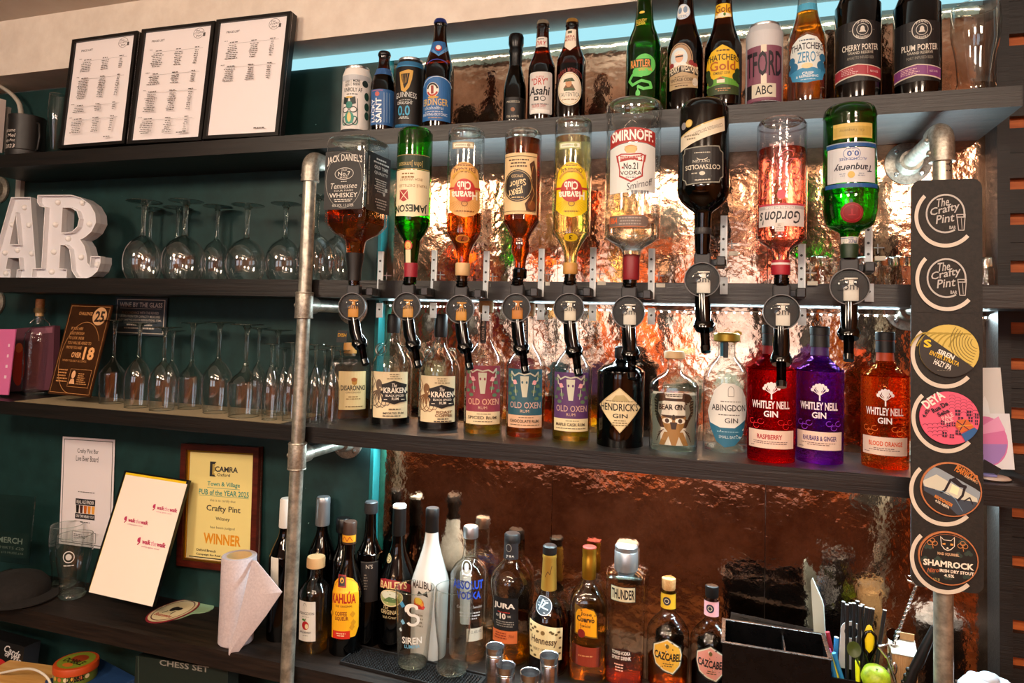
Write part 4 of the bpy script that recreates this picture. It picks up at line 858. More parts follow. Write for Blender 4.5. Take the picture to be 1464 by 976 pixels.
inv('gin_bottle','glossy black gin bottle with slanted cream band hung upside down on the high optic',1004,364,[(364,10),(340,11.5),(310,12.5),(303,14),(297,22),(286,33),(272,38),(258,37.5),(165,35.5),(156,35),(148,32),(143,26)],'blackg',None,[cw],[('neck_band',[(335,12.4),(333,12.8),(328,12.8),(326,12.4)],'#2a2a2c')])
def gd(A):
    A.rect(1079,290,1155,322,'#cfcac8'); A.rect(1079,289,1155,292,'#b03848'); A.rect(1079,292.5,1155,297,'#a8a4a4'); A.T('PREMIUM PINK',1092,293,1136,296.5,'#f0ece8',flip=1); A.T("Gordon's",1082,300,1146,319,'#26262c',.02,flip=1,shear=.15); A.rect(1108,317,1121,330,'#c8c0b8'); A.bars(1110,318,1119,328,4,'#8a8078')
def gd2(A):
    for s in(-1,1):
        for k in range(4): A.arc(1117+s*(10+k*6),228+k*12,13-k,16,1.1,'#b8505a',120 if s>0 else -60,300 if s>0 else 120)
        A.arc(1117+s*12,262,14,9,1,'#c05a64',180,360); A.arc(1117+s*20,236,8,12,1,'#b8505a')
    A.T('SPIRIT DRINK',1099,200,1135,204,'#c89a94',flip=1,bend=2); A.ell(1117,276,6,7,'#c24a58')
inv('gin_bottle','pink gin bottle with embossed swirls and white script label hung upside down',1116,404,[(404,10),(375,11.5),(360,13),(353,20),(346,31),(338,36),(330,36.5),(190,36.5),(180,36),(172,33),(168,27)],thin('swirl_glass','#f4ecec',.5,1.2,.03,.35,45),(213,'#f2aca0'),[gd,gd2],[('neck_foil',[(393,13.5),(391,14),(380,14),(376,14),(372,13)],'#9c2030'),('neck_band',[(379,14.2),(376,14.2)],'#d8d0cc')])
def tq0(A): A.rect(1190,171,1251,193,'#c8ac5a'); A.rect(1190,176,1249,190,'#b49a4c'); A.T('Ch. Tanqueray',1200,179,1236,184,'#6a5a2a',0,flip=1,shear=.2)
def tq(A):
    A.rect(1176,199,1262,206,'#1f4f8c'); A.rect(1176,199,1262,200.5,'#9aa8b8'); A.rect(1179,207,1257,258,'#c9ccd0'); A.arc(1218,216,12,9,.8,'#3a5a94'); A.T('0.0',1211,212,1228,220,'#2c4f94',.04,flip=1); A.bars(1212,208,1224,210,1,'#556a8a'); A.T('ALCOHOL FREE',1200,222,1240,226,'#2c4f94',.01,flip=1); A.T('Tanqueray',1192,230,1250,243,'#1c2436',.03,flip=1,shear=.2); A.ell(1217,247,5,5,'#c8ac5a'); A.bars(1200,244,1210,250,2,'#8a94a4'); A.bars(1225,244,1238,250,2,'#8a94a4'); A.rect(1176,260,1262,266,'#1f4f8c')
def tq2(A): A.ell(1218,302,16.5,14.5,'#7c1a22'); A.arc(1218,302,13,11,.8,'#a03038'); A.T('T',1213,297,1223,306,'#9c2c34',.03,flip=1)
def tq3(A): A.rect(1200,334,1232,348,'#d0d0c8'); A.line([(1200,336),(1232,336)],1,'#2c4f94'); A.T('FREE',1213,338,1226,343,'#2c3f74',.02,flip=1)
inv('gin_bottle','bright green gin bottle with white band and dark red seal, rightmost on the optics',1214,370,[(370,10),(352,12),(334,14.5),(330,20),(322,34),(308,39),(290,41),(280,41),(274,42.5),(268,42),(262,40),(170,39),(166,39.5),(158,38),(152,34),(149,27)],'emer_gl',(170,'#5ad02c'),[tq,tq2,tq3,tq0],[('neck_foil',[(369,12.5),(351,14),(349,13)],'#16301c')])
# ================================================================ bottles on the gin shelf
zc=ZC1+.0004; gG='bottles on the gin shelf'
def k1(A): A.rect(474,521,521,588,'#d9bd7c',2) if 0 else None
def dis(A):
    A.rect(481,531,523,586,'#dcc48c',1); A.rect(482,532,522,585,'#e2cc96',1); A.poly([(499,541),(508,541),(507,549),(503.5,551),(500,549)],'#b8843a'); A.ell(503,543,4,3,'#a05a2c'); A.T('DISARONNO',484,551,521,558.5,'#26201a',.04); A.T('ORIGINALE',491,560,513,562.5,'#6a4a2a'); A.bars(489,566,515,572,2,'#8a6a3a'); A.bars(489,580,519,583,1,'#6a4a2a')
t=bottle('amaretto_bottle','square amber amaretto bottle with gold label, leftmost on the gin shelf',497,602,[(603,28,6),(600,30,7),(525,30,7),(515,28,5),(509,20,3),(505,9,2),(500,8,2)],'frost',(570,'#dc8a34'),[(505,9.4),(493,9.6),(490,9)],'#b98648',art=dis,y=None,z=zc,group=gG,sq=None,dy=.75,a=6,seg=44)
def octo(A,x,y,s,c,w=1):
    A.ell(x,y,6*s,9*s,c); A.ell(x+2*s,y+4*s,1.2*s,1.2*s,'#f0e0c0')
    random.seed(3)
    for k in range(8):
        t0=R(20+k*20); P=[(x,y+8*s)]; px,py=P[0]; an=t0
        for j in range(7): an+=(.25 if k<4 else -.28)*(j*.35); px+=5*s*math.cos(an); py+=5*s*math.sin(an); P.append((px,py))
        A.line(P[:4],2.2*s*w,c); A.line(P[3:],1.1*s*w,c)
def krak(cx,roast,by):
    o=by-612
    def f(A):
        x=cx; A.rect(x-29,534+o,x+27,600+o,'#e9d9b2'); oc='#8a6444' if roast else '#6a5a4c'
        octo(A,x-17,553+o,.9,oc); A.line([(x-28,538+o),(x-22,548+o),(x-28,560+o),(x-24,575+o)],1,oc); A.bars(x-4,536+o,x+16,545+o,3,'#8a7a5a')
        p=lambda a,b:(x+a,b+o)
        A.poly([p(-12,552),p(-3,549),p(5,546),p(14,549),p(24,552),p(22,560),p(26,563),p(22,567),p(24,576),p(14,577),p(5,580),p(-4,577),p(-12,576),p(-10,567),p(-14,563),p(-10,560)],'#1c1a1a')
        w='#ece4d4'; A.T('The',x+2,550+o,x+9,555.5+o,w,.02,shear=.2); A.T('KRAKEN',x-9,556+o,x+22,564+o,w,.05); A.T('BLACK SPICED',x-6,566+o,x+19,569+o,w,.02); A.T('RUM',x+2,570+o,x+11,574+o,w,.02); A.bars(x-9,572+o,x-3,574+o,1,w); A.bars(x+14,572+o,x+21,574+o,1,w)
        if roast: A.T('ROAST',x-2,583+o,x+20,587+o,'#7a4a2a',.04); A.T('COFFEE',x-4,588+o,x+20,592+o,'#7a4a2a',.04); A.bars(x-6,593+o,x+20,600+o,2,'#3a3028')
        else: A.bars(x-8,585+o,x+20,589+o,1,'#6a5a44'); A.T('IMPORTED RUM',x-10,591+o,x+18,594+o,'#2a2420',.02); A.bars(x-14,595+o,x+18,598+o,1,'#2a2420')
    return f
def kraken(label,cx,by,ty,roast):
    o=by-612; t=bottle('rum_bottle',label,cx,by,[(613+o,27),(610+o,29),(536+o,29.5),(524+o,29),(512+o,25),(502+o,18),(494+o,11.5),(485+o,9),(474+o,8.2)],'clear',(598+o,'#2a0c08'),[(478+o,9),(474+o,9.6),(460+o,9.6),(458+o,9.2),(ty+2,9.4),(ty,8)],blk,art=krak(cx,roast,by),z=zc,group=gG)
    for s in(-1,1):
        b=MB(); c=Vector((s*17*t.sx,0,t.v(502+o))); b.tube([c+Vector((6.2*t.sx*math.cos(2*PI*k/20),0,7.5*t.sz*math.sin(2*PI*k/20))) for k in range(20)],2.1*t.sx,'solid',10,closed=True); b.build('glass_handle',t.root)
    return t
kraken('looped-handle rum bottle with grey octopus label, left of its brown twin',558,610,449,0)
kraken('looped-handle rum bottle with brown octopus coffee label, right of its grey twin',626,616,449,1)
def oxen(cx,by,col1,c2,words,liqc,corkc,label):
    o=by-624
    def f(A):
        x=cx; A.rect(x-28,524+o,x+28,590+o,col1); A.rect(x-28,590+o,x+28,608+o,c2)
        g='#c8ccb8'; gr='#5c7a5c'
        for s in(-1,1):
            A.line([(x,532+o),(x+s*8,530+o),(x+s*15,534+o),(x+s*20,528+o),(x+s*19,540+o),(x+s*11,545+o)],2,g)
            for dx,dy in((22,534),(19,548),(13,556),(23,560),(17,566)): A.ell(x+s*dx,dy+o,3.6,2.6,gr)
            A.ell(x+s*14,543+o,2.8,3.4,'#e8a8b0'); A.line([(x+s*14,548+o),(x+s*12,562+o)],.8,g); A.line([(x+s*20,540+o),(x+s*24,556+o)],.8,gr)
        A.poly([(x-6,534+o),(x+6,534+o),(x+5,548+o),(x+3,564+o),(x-3,564+o),(x-5,548+o)],g); A.ell(x-3,543+o,1.3,2,col1); A.ell(x+3,543+o,1.3,2,col1)
        A.T('OLD OXEN',x-22,571+o,x+24,580+o,'#d8a890' if 'SPICED' in words else '#c8a8a0',.02); A.T('RUM',x-6,582+o,x+6,586+o,'#d8b8a0')
        A.bars(x-12,592+o,x+16,594+o,1,'#5a4a38'); A.T(words,x-22,596+o,x+20,600.5+o,'#4a3a2c',.02); A.bars(x-22,602.5+o,x+22,605+o,1,'#6a5a48')
    t=bottle('rum_bottle',label,cx,by,[(625+o,25),(622+o,27.5),(530+o,28.5),(515+o,27.5),(503+o,20),(494+o,13),(484+o,10.5),(450+o,8.5),(446+o,9)],'clear',(575+o if 'SP' not in words else 605+o,liqc),[(448+o,9),(447+o,10.5),(438+o,11),(430+o,10.8),(428+o,8)],'cork',art=f,z=zc,group=gG)
    A=t.art(); A.rect(cx-4,450+o,cx+5,492+o,'#262020'); A.T('OXEN RUM',cx-16,469+o,cx+17,473+o,'#c8a890',.02,rot=-90); t.label(A,[(500+o,12),(484+o,10.6),(450+o,8.6)],'neck_label'); return t
oxen(690,623,'#8c3a4c','#ead8b0','SPICED RUM','#f0d860','c','clear rum bottle with crimson ox-skull label')
oxen(750,628,'#2f5c6c','#e0b898','CHOCOLATE RUM','#e08020','c','clear rum bottle with teal ox-skull label')
oxen(816,633,'#5a3a6c','#e8dcb0','MAPLE CASK RUM','#eed84a','c','clear rum bottle with purple ox-skull label')
def hk(A):
    A.poly([(852,581),(886,554.5),(919,583),(886,619.5)],'#cbb888'); A.poly([(854,581.3),(886,556.5),(917,583),(886,617.5)],'#e2d4aa'); A.poly([(874,574),(880,566),(892,565),(900,574)],'#b8a878'); A.T("HENDRICK'S",856,577,914,588,'#26221c',.03); A.bars(864,573,908,575.5,1,'#7a6a48'); A.T('GIN',876,592,897,598,'#26221c',.03); A.bars(872,600,900,610,3,'#7a6a48')
bottle('gin_bottle','squat black apothecary gin bottle with cream diamond label',886,640,[(641,31),(638,33.5),(540,34),(530,33),(524,26),(519,14),(514,9),(508,8)],'blackg',None,[(512,9),(510,10),(497,10),(495,8)],blk,art=hk,z=zc,group=gG,solidbase=False)
def bear(A):
    x=963; A.rect(929,562,998,637,'#e0ddd2',2) ; k='#3c3028'; br='#9a7444'
    A.poly([(934,590),(933,572),(938,564),(950,562),(952,570),(975,570),(977,562),(987,564),(994,574),(993,592),(986,602),(981,612),(944,612),(938,602)],k); A.poly([(940,590),(941,576),(950,574),(975,574),(985,577),(988,590),(983,600),(975,598),(952,598),(946,600)],'#e4e0d4')
    for s in(-1,1):
        for k2 in range(7): A.line([(x+s*(25+k2%2),573+k2*4),(x+s*31,571+k2*4)],.8,'#c8b48c')
        A.ell(x+s*9,601,6.5,3.6,'#f0ece0'); A.ell(x+s*9,601,2.6,2.8,'#3c3028')
    A.poly([(945,596),(981,596),(976,612),(968,622),(958,622),(950,612)],br) ; 
    for s in(-1,1): A.ell(x+s*9,602,7,4,'#f0ece0'); A.ell(x+s*9,602,3,3.2,k); A.poly([(x+s*2,594),(x+s*18,594),(x+s*14,597),(x+s*3,598)],k)
    A.poly([(958,604),(968,604),(966,614),(960,614)],k); A.ell(x,597,2.5,4,k)
    A.poly([(950,618),(976,618),(984,637),(976,637),(970,624),(966,637),(960,637),(956,624),(950,637),(942,637)],br)
    for s in(-1,1):
        for k2 in range(4): A.line([(x+s*(14+k2*2),615+k2*2),(x+s*(22+k2),620+k2*4)],1,k)
    A.T('BEAR GIN',942,578.5,979,586.5,'#2a241e',.04); A.bars(947,563,979,568,2,k)
bottle('gin_bottle','clear square-shouldered gin bottle with bear face label and wooden stopper',962,648,[(649,31,3),(646,34.5,3.5),(560,35.5,3.5),(548,34,3),(540,27,2.5),(533,15,2),(528,10,2),(516,9.5,2),(514,12,2),(511,12,2)],'clear',(562,'#dff0ee'),[(513,13),(512,15),(504,15),(502,13.5)],'#d8b98c',art=bear,z=zc,group=gG)
def abi(A):
    A.poly([(1034,548),(1050,549),(1062,556),(1069,568),(1072,585),(1068,605),(1062,625),(1050,637),(1036,640),(1024,632),(1014,612),(1009,590),(1015,575),(1022,558)],'#e4e6e2'); A.poly([(1009.5,592),(1014,606),(1030,612),(1050,612),(1069,600),(1066,615),(1061,626),(1050,637),(1036,640),(1024,632),(1014,612)],'#2c6c8a')
    A.arc(1045,558,4,5,.8,'#8a8a84',180,360); A.line([(1041,558),(1041,567),(1049,567),(1049,558)],.8,'#8a8a84'); A.bars(1028,573,1062,576,1,'#7a7a74'); A.T('ABINGDON',1017,579,1068,588,'#3c3c3c',.02); A.bars(1024,592,1062,595,1,'#6a6a66'); A.T('GIN',1036,598,1055,605,'#3c3c3c',.01); A.T('SMALL BATCH',1028,623,1058,627,'#c0d8e0'); A.bars(1024,616,1058,619,1,'#8ab8cc')
t=bottle('gin_bottle','clear gin bottle with shield label, white above blue, and brass stopper',1037,650,[(651,30),(648,33),(550,33.5),(536,32),(524,26),(515,17),(509,13),(500,12.5),(488,12.5)],'clear',(640,'#e8f4f4'),[(489,16),(487,19),(478,19),(476,17)],col('#b99a3a',.35,.6),art=abi,z=zc,group=gG)
A=t.art(); A.rect(1034,488,1041,512,'#26262a'); A.rect(1029,490,1034,510,'#3a7a94'); t.label(A,[(515,17),(509,13),(488,12.5)],'neck_label')
wn={}
def whitley(cx,by,c1,lq,fl,flc,label,emb,neck):
    g=refr('stippled_'+emb,c1,1.35,.03,.35,170,True,gam=.55)
    def f(A):
        x=cx; o=by-664; w='#f0e8ea'
        for k in range(7):
            an=R(200+k*23); A.line([(x+1,566+o),(x+1+12*math.cos(an),562+o+12*math.sin(an))],1,w); A.ell(x+1+11*math.cos(an),562+o+11*math.sin(an),2.4,2.4,w)
        A.ell(x+1,556+o,5,4,w); A.line([(x+1,560+o),(x+1,573+o)],2,w)
        A.T('WHITLEY NEILL',x-29,576+o,x+28,587+o,w,.04); A.T('GIN',x-10,590+o,x+10,599+o,w,.04)
        A.rect(x-37,618+o,x+37,644+o,'#e8cfc0'); A.T(fl,x-20 if len(fl)<10 else x-24,624+o,x+16 if len(fl)<10 else x+26,631+o,flc,.05); A.bars(x-28,633+o,x+26,638+o,2,'#7a5a58'); A.bars(x-32,639+o,x-22,641+o,1,'#7a5a58')
        for s in(-1,1):
            for k in range(3): A.arc(x+s*(14+k*7),(606+(k%2)*6+o),4.5,3.6,.6,c1,0,300)
    o=by-664
    t=Thing('gin_bottle',label,'bottle',cx,by,z=zc,group=gG,r=32)
    pr=[(by,32),(by-3,34.5),(by-125,35.5),(by-134,34),(by-142,26),(by-150,17),(by-156,13),(by-168,12)]
    t.lathe('glass_body',pr,g,2,36)
    t.lathe('stopper',[(by-168,14.5),(by-196,13.5),(by-197,14.5),(by-186,14.5)][:2]+[(by-186,14.8),(by-196,14.8),(by-197.5,13)],blk,0,24)
    t.lathe('neck_sleeve',[(by-156,13.6),(by-168,12.8),(by-184,13),(by-185,14.6)],neck,0,24)
    A=t.art(); f(A); t.label(A,pr); 
    return t
whitley(1102,662,'#e0202c','#d0101c','RASPBERRY','#a8242c','ruby red dimpled raspberry gin bottle with white lettering','red','#7c1420')
whitley(1171,664,'#9a4ae0','#7a1fd0','RHUBARB & GINGER','#4a2a6c','violet dimpled gin bottle with white lettering','violet','#3c1a5c')
whitley(1265,672,'#f4823a','#f05018','BLOOD ORANGE','#d8501c','orange dimpled gin bottle with white lettering, nearest the beer board','orange','#b8441c')
sg=Flat((483,472),(497,473),(496,490),(482,489),-.05,-.045,'small_sign','small black sign with gold letters behind the amaretto bottle','sign')
b=MB(); sg.slab(b,0,0,1,1,0,.002,blk); b.build('board',sg.root); A=sg.art(); A.T('DISH',1,4,13,9,'gold',.02); b=MB(); sg.emit(b,A,14,17,.002); b.build('print',sg.root,fixn=False)
sg.root.location.z+=0
# ================================================================ bottles on the counter
zd=ZD1+.0004; gC='liqueur and spirit bottles on the counter'
wine=[(0,.92),(.012,1),(.55,1),(.62,.94),(.69,.68),(.74,.47),(.80,.39),(.97,.37)]
bottle('wine_bottle','green wine bottle with white screw cap, half behind the left pipe',402,918,shape(wine,918,714,22),'olive_gl',(790,'#4a6a1c'),[(755,9.5),(753,10),(716,9.6),(714,8)],'#d8d6d0',z=zd,group=gC,art=lambda A:A.rect(384,800,398,850,'#d0ccc0'))
bottle('wine_bottle','dark wine bottle with silver screw cap behind the apple brandy',455,914,shape(wine,914,712,19.5),'blackg',None,[(752,10.2),(750,10.6),(722,10.2),(720,10.4),(714,10.2),(712,9)],col('#a9adb2',.35,.8),z=zd,group=gC,solidbase=False)
bottle('liqueur_bottle','plain black bottle behind the yellow-labelled coffee liqueur',485,914,shape([(0,.9),(.02,1),(.6,1),(.68,.85),(.76,.5),(.8,.42),(.9,.4)],914,742,17),'blackg',None,[(762,9.5),(760,10.5),(744,10.5),(742,9)],'blackp',z=zd,group=gC,solidbase=False)
def apb(A): A.rect(423,862,451,918,'#e4e0d8'); A.arc(435,869,2.6,4,.6,'#8a8a84',180,360); A.T('ABINGDON',424,877,449,881,'#4a4a4a',.01); A.bars(426,883,446,884.6,1,'#8a8a84'); A.ell(436,896,5.5,6,'#b8242c'); A.ell(438,897,2.6,3.6,'#ecd8b0'); A.line([(435,890),(437,886)],1,'#3a6a2a'); A.ell(433,888,2.6,1.4,'#3a7a2a'); A.T('APPLE BRANDY',426,904,445,907,'#4a4a4a',.01); A.bars(430,909,442,911,1,'#8a8a84')
bottle('brandy_bottle','small clear apple brandy bottle with wooden stopper beside the left pipe',447,937,[(937,20.5),(934,22),(862,22.5),(845,23),(835,17),(827,10),(821,8),(811,7.5)],'clear',(900,'#e8c878'),[(812,11),(811,13.5),(800,13.5),(797,12.5)],'#cfa878',art=apb,z=zd,group=gC)
def kah(A):
    A.poly([(471,851),(474,838),(482,832),(494,829),(504,832),(512,840),(514,855),(514,900),(508,912),(471,914)],'#e8a81c'); A.arc(494,852,21,20,.8,'#b8741c',190,350); A.rect(482,827,495,843,'#8a1c1c',1); A.rect(484,829,493,841,blk,1); A.ell(488.5,834,3,3.5,'#d8a03a')
    A.T('KAHLÚA',472,849,509,866,'#a8281c',.06,bend=1.5); A.T('THE ORIGINAL',478,867,504,870,'#5a2a14',.02); A.T('COFFEE',478,876,496,882,'#6a1c14',.04); A.T('LIQUEUR',478,883,498,889,'#6a1c14',.04); A.rect(474,903,500,914,'#c22c1c'); A.bars(478,905,496,911,2,'#e8c8a0')
    for x,y in((504,880),(505,892),(472,880),(503,898)): A.poly([(x-4,y),(x,y-5),(x+4,y),(x,y+5)],'#c88a1c')
t=bottle('liqueur_bottle','dark coffee liqueur bottle with bright yellow and red label',494,938,[(938,21.5),(935,24),(850,24),(838,22.5),(822,17),(805,11),(796,9.2),(778,9)],'blackg',None,[(778,10),(760,10.3),(758,9.8),(749,10.2),(747,9)],'#3a2418',art=kah,z=zd,group=gC,solidbase=False)
A=t.art(); A.rect(480,768,510,778,'#d89a24'); A.line([(480,776),(484,770),(488,776),(492,770),(496,776),(500,770),(504,776)],1,'#a83c1c'); t.label(A,[(790,10.4),(760,10.4)],'neck_label')
def ns(A): A.rect(515,805,541,862,'#1c1c1e'); A.line([(515,806),(541,806)],.8,'#55534e'); A.T("ARCHER'N'S",508,810,533,817,'#b8b4ac',.02) if 0 else A.T("N'S",523,809,533,815,'#b8b4ac',.02); A.bars(519,822,526,845,6,'#7a766e')
bottle('liqueur_bottle','tall matt-capped black bottle between the coffee and cream liqueurs',524,925,shape([(0,.9),(.02,1),(.6,1),(.66,.9),(.72,.6),(.77,.46),(.92,.40)],925,719,19),'blackg',None,[(735,9.5),(733,10),(720,9.6),(718.5,8)],'#2a2a2c',art=ns,z=zd,group=gC,solidbase=False)
def bai(A):
    A.poly([(538,834),(550,831),(565,832),(580,836),(588,841),(588,852),(575,846),(560,842),(538,845)],'#8c2028'); A.T('BAILEYS',540,835,582,845,'#e0c88c',.03,bend=1); A.ell(558,857,18,12,'#e0d0a8'); A.ell(558,857,16.5,10.5,'#9aa86c'); A.ell(556,853,13,6,'#d8e0d0'); A.poly([(545,862),(556,855),(570,858),(572,864)],'#5a7a4a'); A.T('The',546,868,555,873,'#c8b88c',0,shear=.3); A.T('ORIGINAL',542,874,570,880,'#c8b88c',.02); A.T('Irish Cream',546,882,568,886,'#c8b88c'); A.ell(553,806,6,6,'#b8a878'); A.ell(553,806,4.8,4.8,'#121010'); A.T('B',549,802,554,810,'#c8b88c',.03); A.T('B',553,802,558,810,'#c8b88c',.03)
bottle('liqueur_bottle','black cream liqueur bottle with landscape oval and white cap top',565,930,[(930,23),(927,25.5),(850,26),(828,26),(810,20),(792,13),(778,9.8),(765,9)],'blackg',None,[(766,9.4),(765,10),(728,9.6),(727,9.8)],blk,collar=([(727.4,9.9),(724,9.8),(723,8.6)],'#e8e4de'),art=bai,z=zd,group=gC,solidbase=False)
def mal(A):
    A.T('MALIBU',585,838,617,848,'#3a2a20',.03,bend=4); A.poly([(594,856),(598,848),(604,852),(610,847),(612,856),(604,853)],'#2c241c'); A.ell(597,866,9,8,'#d87a2a'); A.ell(597,863,6,5,'#e8c84a'); A.rect(588,868,606,874,'#b8342c'); A.bars(590,880,606,900,4,'#8a8478')
bottle('liqueur_bottle','opaque white coconut liqueur bottle with black cap',612,945,[(945,23),(942,25.5),(850,26.5),(832,27),(812,21),(795,15.5),(778,11),(762,9.2)],col('#cfccc6',.15),None,[(762,9.3),(761,9.9),(742,9.4),(741,9.9),(730,9.8),(728,8.6)],blk,art=mal,z=zd,group=gC,solidbase=False)
def abs_(A): A.T('ABSOLUT',645,832,692,845,'#2450c8',.08); A.T('VODKA',652,848,688,859,'#2450c8',.08); A.arc(667,817,7,8,1,'#b8bcc0'); A.ell(667,816,3,4,'#b8bcc0'); A.T('Country of Sweden',652,868,690,873,'#c8ccd0',0,shear=.3); A.bars(656,876,688,888,3,'#c8ccd0')
def abs2(A): A.rect(667,900,692,918,'#d8d4c4'); A.T('70 CL 40% VOL',669,903,690,907,'#4a4a4a')
t=bottle('vodka_bottle','clear round-shouldered vodka bottle with bold blue lettering',668,949,[(949,25),(946,26.5),(835,27),(820,27),(808,21),(802,14),(797,11),(785,10),(768,9.6)],'clear',(925,'#f0e8dc'),[(770,10.5),(768,11),(756,11),(754,10)],'silver',art=[abs_,abs2],z=zd,group=gC)
t.label(t.art().rect(657,826,676,905,'#d8d8d4',4),[(p,-26.) for p in (947,800)],'back_label',sq=-26) 
def jur(A): A.rect(702,858,741,904,'#1b1a1c',1); A.T('JURA',703,866,736,876,'#e8e4dc',.06); A.bars(704,878,735,880.6,1,'#b8342c'); A.T('AGED',707,883,712,886,'#d8d4cc'); A.T('10',714,880.5,723,889,'#e8e4dc',.05); A.T('YEARS',725,883,730,886,'#d8d4cc'); A.bars(706,891,736,900,3,'#8a8680'); A.rect(701,905,739,922,'#c8683a'); A.bars(704,907,726,917,3,'#7a2c14'); A.T('70cl',727,910,734,914,'#7a2c14')
t=bottle('whiskey_bottle','pinch-waisted clear whisky bottle with square black label',728,953,[(953,26),(949,28),(925,28.5),(890,26.5),(858,27),(838,30),(825,29),(812,21),(803,13),(795,11),(770,10)],'clear',(922,'#e8c84a'),[(778,11),(776,11.5),(766,11.5),(764,10)],blk,art=jur,z=zd,group=gC)
A=t.art(); A.rect(712,779,742,803,'#222024'); A.T('JURA',723,797,735,801,'#d8d4cc',.03); A.arc(727,787,4,5,.8,'#8a8680'); t.label(A,[(804,13.6),(795,11.6),(776,11.2)],'neck_label')
def hen(A): A.poly([(752,893),(806,901),(804,946),(754,943)],'#e2d4a4'); [A.ell(x,y,2.4,1.6,'#5a4a2a') for x,y in((756,900),(760,904),(764,901),(756,908),(768,906),(799,906),(795,909),(790,907),(801,914),(787,905),(756,930),(758,936),(764,940),(800,936),(801,928),(794,940))]; A.T('Hennessy',758,913,796,926,'#4a3420',.03,rot=4); A.T('VERY SPECIAL',761,929,789,933,'#4a3420',0,rot=4); A.ell(776,907,3,3,'#7a6238')
def hen2(A): A.ell(776,873,13,11.5,'#b8bcc0'); A.ell(776,873,12,10.5,'#2c3a44'); A.line([(770,878),(776,866),(780,870),(774,875),(783,877)],1.6,'#b8c4c8')
t=bottle('cognac_bottle','bulbous cognac bottle with gold neck and vine-leaf label',782,968,[(968,25),(964,28.5),(925,29.5),(895,30),(878,28),(865,22),(855,15),(845,12),(835,10)],'clear',(893,'#5a1c14'),[(843,11.5),(800,9.8),(798,10.4),(794,10)],col('#c8a04a',.35,.6),capn='neck_foil',collar=([(793.5,9.8),(792,10.2),(783,10.2),(781,8)],blk),art=[hen,hen2],z=zd,group=gC)
A=t.art(); A.line([(779,828),(783,820),(786,824),(789,812)],.8,'#5a3a1a'); t.label(A,[(845,12.2),(800,10.6)],'neck_label')
def cue(A):
    A.poly([(820,868),(828,871),(838,873),(848,873),(853,880),(855,915),(820,910),(820,880)],'#6a4a14') ; A.poly([(822,882),(826,875),(838,872),(849,876),(853,884),(853,913),(822,908)],'#e89a14'); A.T('Jose',830,878,846,884,'#2a1a0c',.03,rot=4); A.T('Cuervo',824,884,850,892,'#2a1a0c',.06,rot=4); A.T('Especial',829,895,844,900,'#2a1a0c',.02,rot=4); A.ell(831,908,5.5,6,'#7a1c14')
    A.poly([(816,925),(861,928),(859,955),(816,952)],'#8a3420'); A.bars(826,937,848,941,1,'#c88a5a')
t=bottle('tequila_bottle','square golden tequila bottle with yellow label and gold screw cap',839,977,[(979,26,4),(976,27,5),(870,26.5,5),(855,25,4),(845,20,3),(836,13,2),(828,9.5,2)],'clear',(912,'#e8b428'),[(828,9.8),(826,10.3),(800,10.3),(799,9.8),(790,10.3),(785,10.2)],'gold',collar=([(785,10.2),(784,10),(783,8)],'#8a2c24'),art=cue,z=zd,group=gC,dy=.9)
def thu(A): A.rect(871,842,909,864,'#26241f'); A.rect(872,843,908,863,'#cfc4a4'); A.T('THUNDER',873,846,907,860,'#1c1a18',.05)
def thu2(A): A.T('TOFFEE-VODKA',874,933,901,938,'#e8e0d8',.04); A.T('SPIRIT DRINK',874,940,902,945,'#e8e0d8',.04); A.bars(877,950,893,962,3,'#e0c8b8')
bottle('vodka_bottle','square tall toffee vodka bottle with broad silver cap',892,982,[(984,26,5),(981,27.5,6),(835,28,6),(822,27,5),(818,22,3),(815,15,2)],'clear',(946,'#b8682e'),[(816,16.5),(814,17),(790,17),(789,16.2),(783,16.6),(781,15)],col('#a8acb0',.35,.8),art=[thu,thu2],z=zd,group=gC,n=2,dy=.95,seg=44)
def caz(cx,c1,liqc,label,by,ty,capmat,lc):
    o=by-990
    def f(A):
        x=cx; p=lambda a,b:(x+a,b+o); A.poly([p(0,914),p(10,920),p(20,926),p(23,938),p(20,954),p(8,966),p(-6,962),p(-18,955),p(-23,940),p(-22,926),p(-10,920)],'#26241f'); A.poly([p(0,916),p(10,921.5),p(18.5,927),p(21.5,938),p(18.5,953),p(7.5,964),p(-6,960),p(-17,953.5),p(-21.5,940),p(-20.5,927),p(-10,921.5)],'#d8d0b8'); A.poly([p(0,918),p(17,928),p(20,938),p(17,952),p(7,962),p(-6,958),p(-16,952),p(-20,940),p(-19,928)],c1)
        A.T('CAZCABEL',x-19,935+o,x+20,946+o,'#1c1a18',.06,rot=4); A.bars(x-8,949+o,x+10,955+o,2,'#5a4a28'); A.ell(x,926+o,2.4,3,'#6a5a30')
    t=bottle('tequila_bottle',label,cx,by,[(by+1,27),(by-3,30.5),(by-80,31),(by-95,28),(by-106,20),(by-113,13),(by-118,10.5),(by-140,10),(by-142,12),(by-147,12)],'frost',(by-52,liqc),[(by-146,9),(by-148,10),(by-162,10.5),(by-163,9.5)],capmat,art=f,z=zd,group=gC)
    A=t.art(); A.rect(cx-14,by-137,cx+14,by-116,lc); A.ell(cx-1,by-127,6,6,'#2a2838'); A.arc(cx-1,by-127,3,3,.8,'#d8c8a0'); t.label(A,[(by-112,13.5),(by-118,11.4),(by-142,11)],'neck_label'); return t
caz(954,'#e0a83c','#c88a2a','round tequila bottle with amber label and cork stopper',990,827,'cork','#d8a82c')
caz(1016,'#dc9080','#3a1810','round tequila bottle of dark liquid with pink label beside the black caddy',1001,838,blk,'#dca0a8')
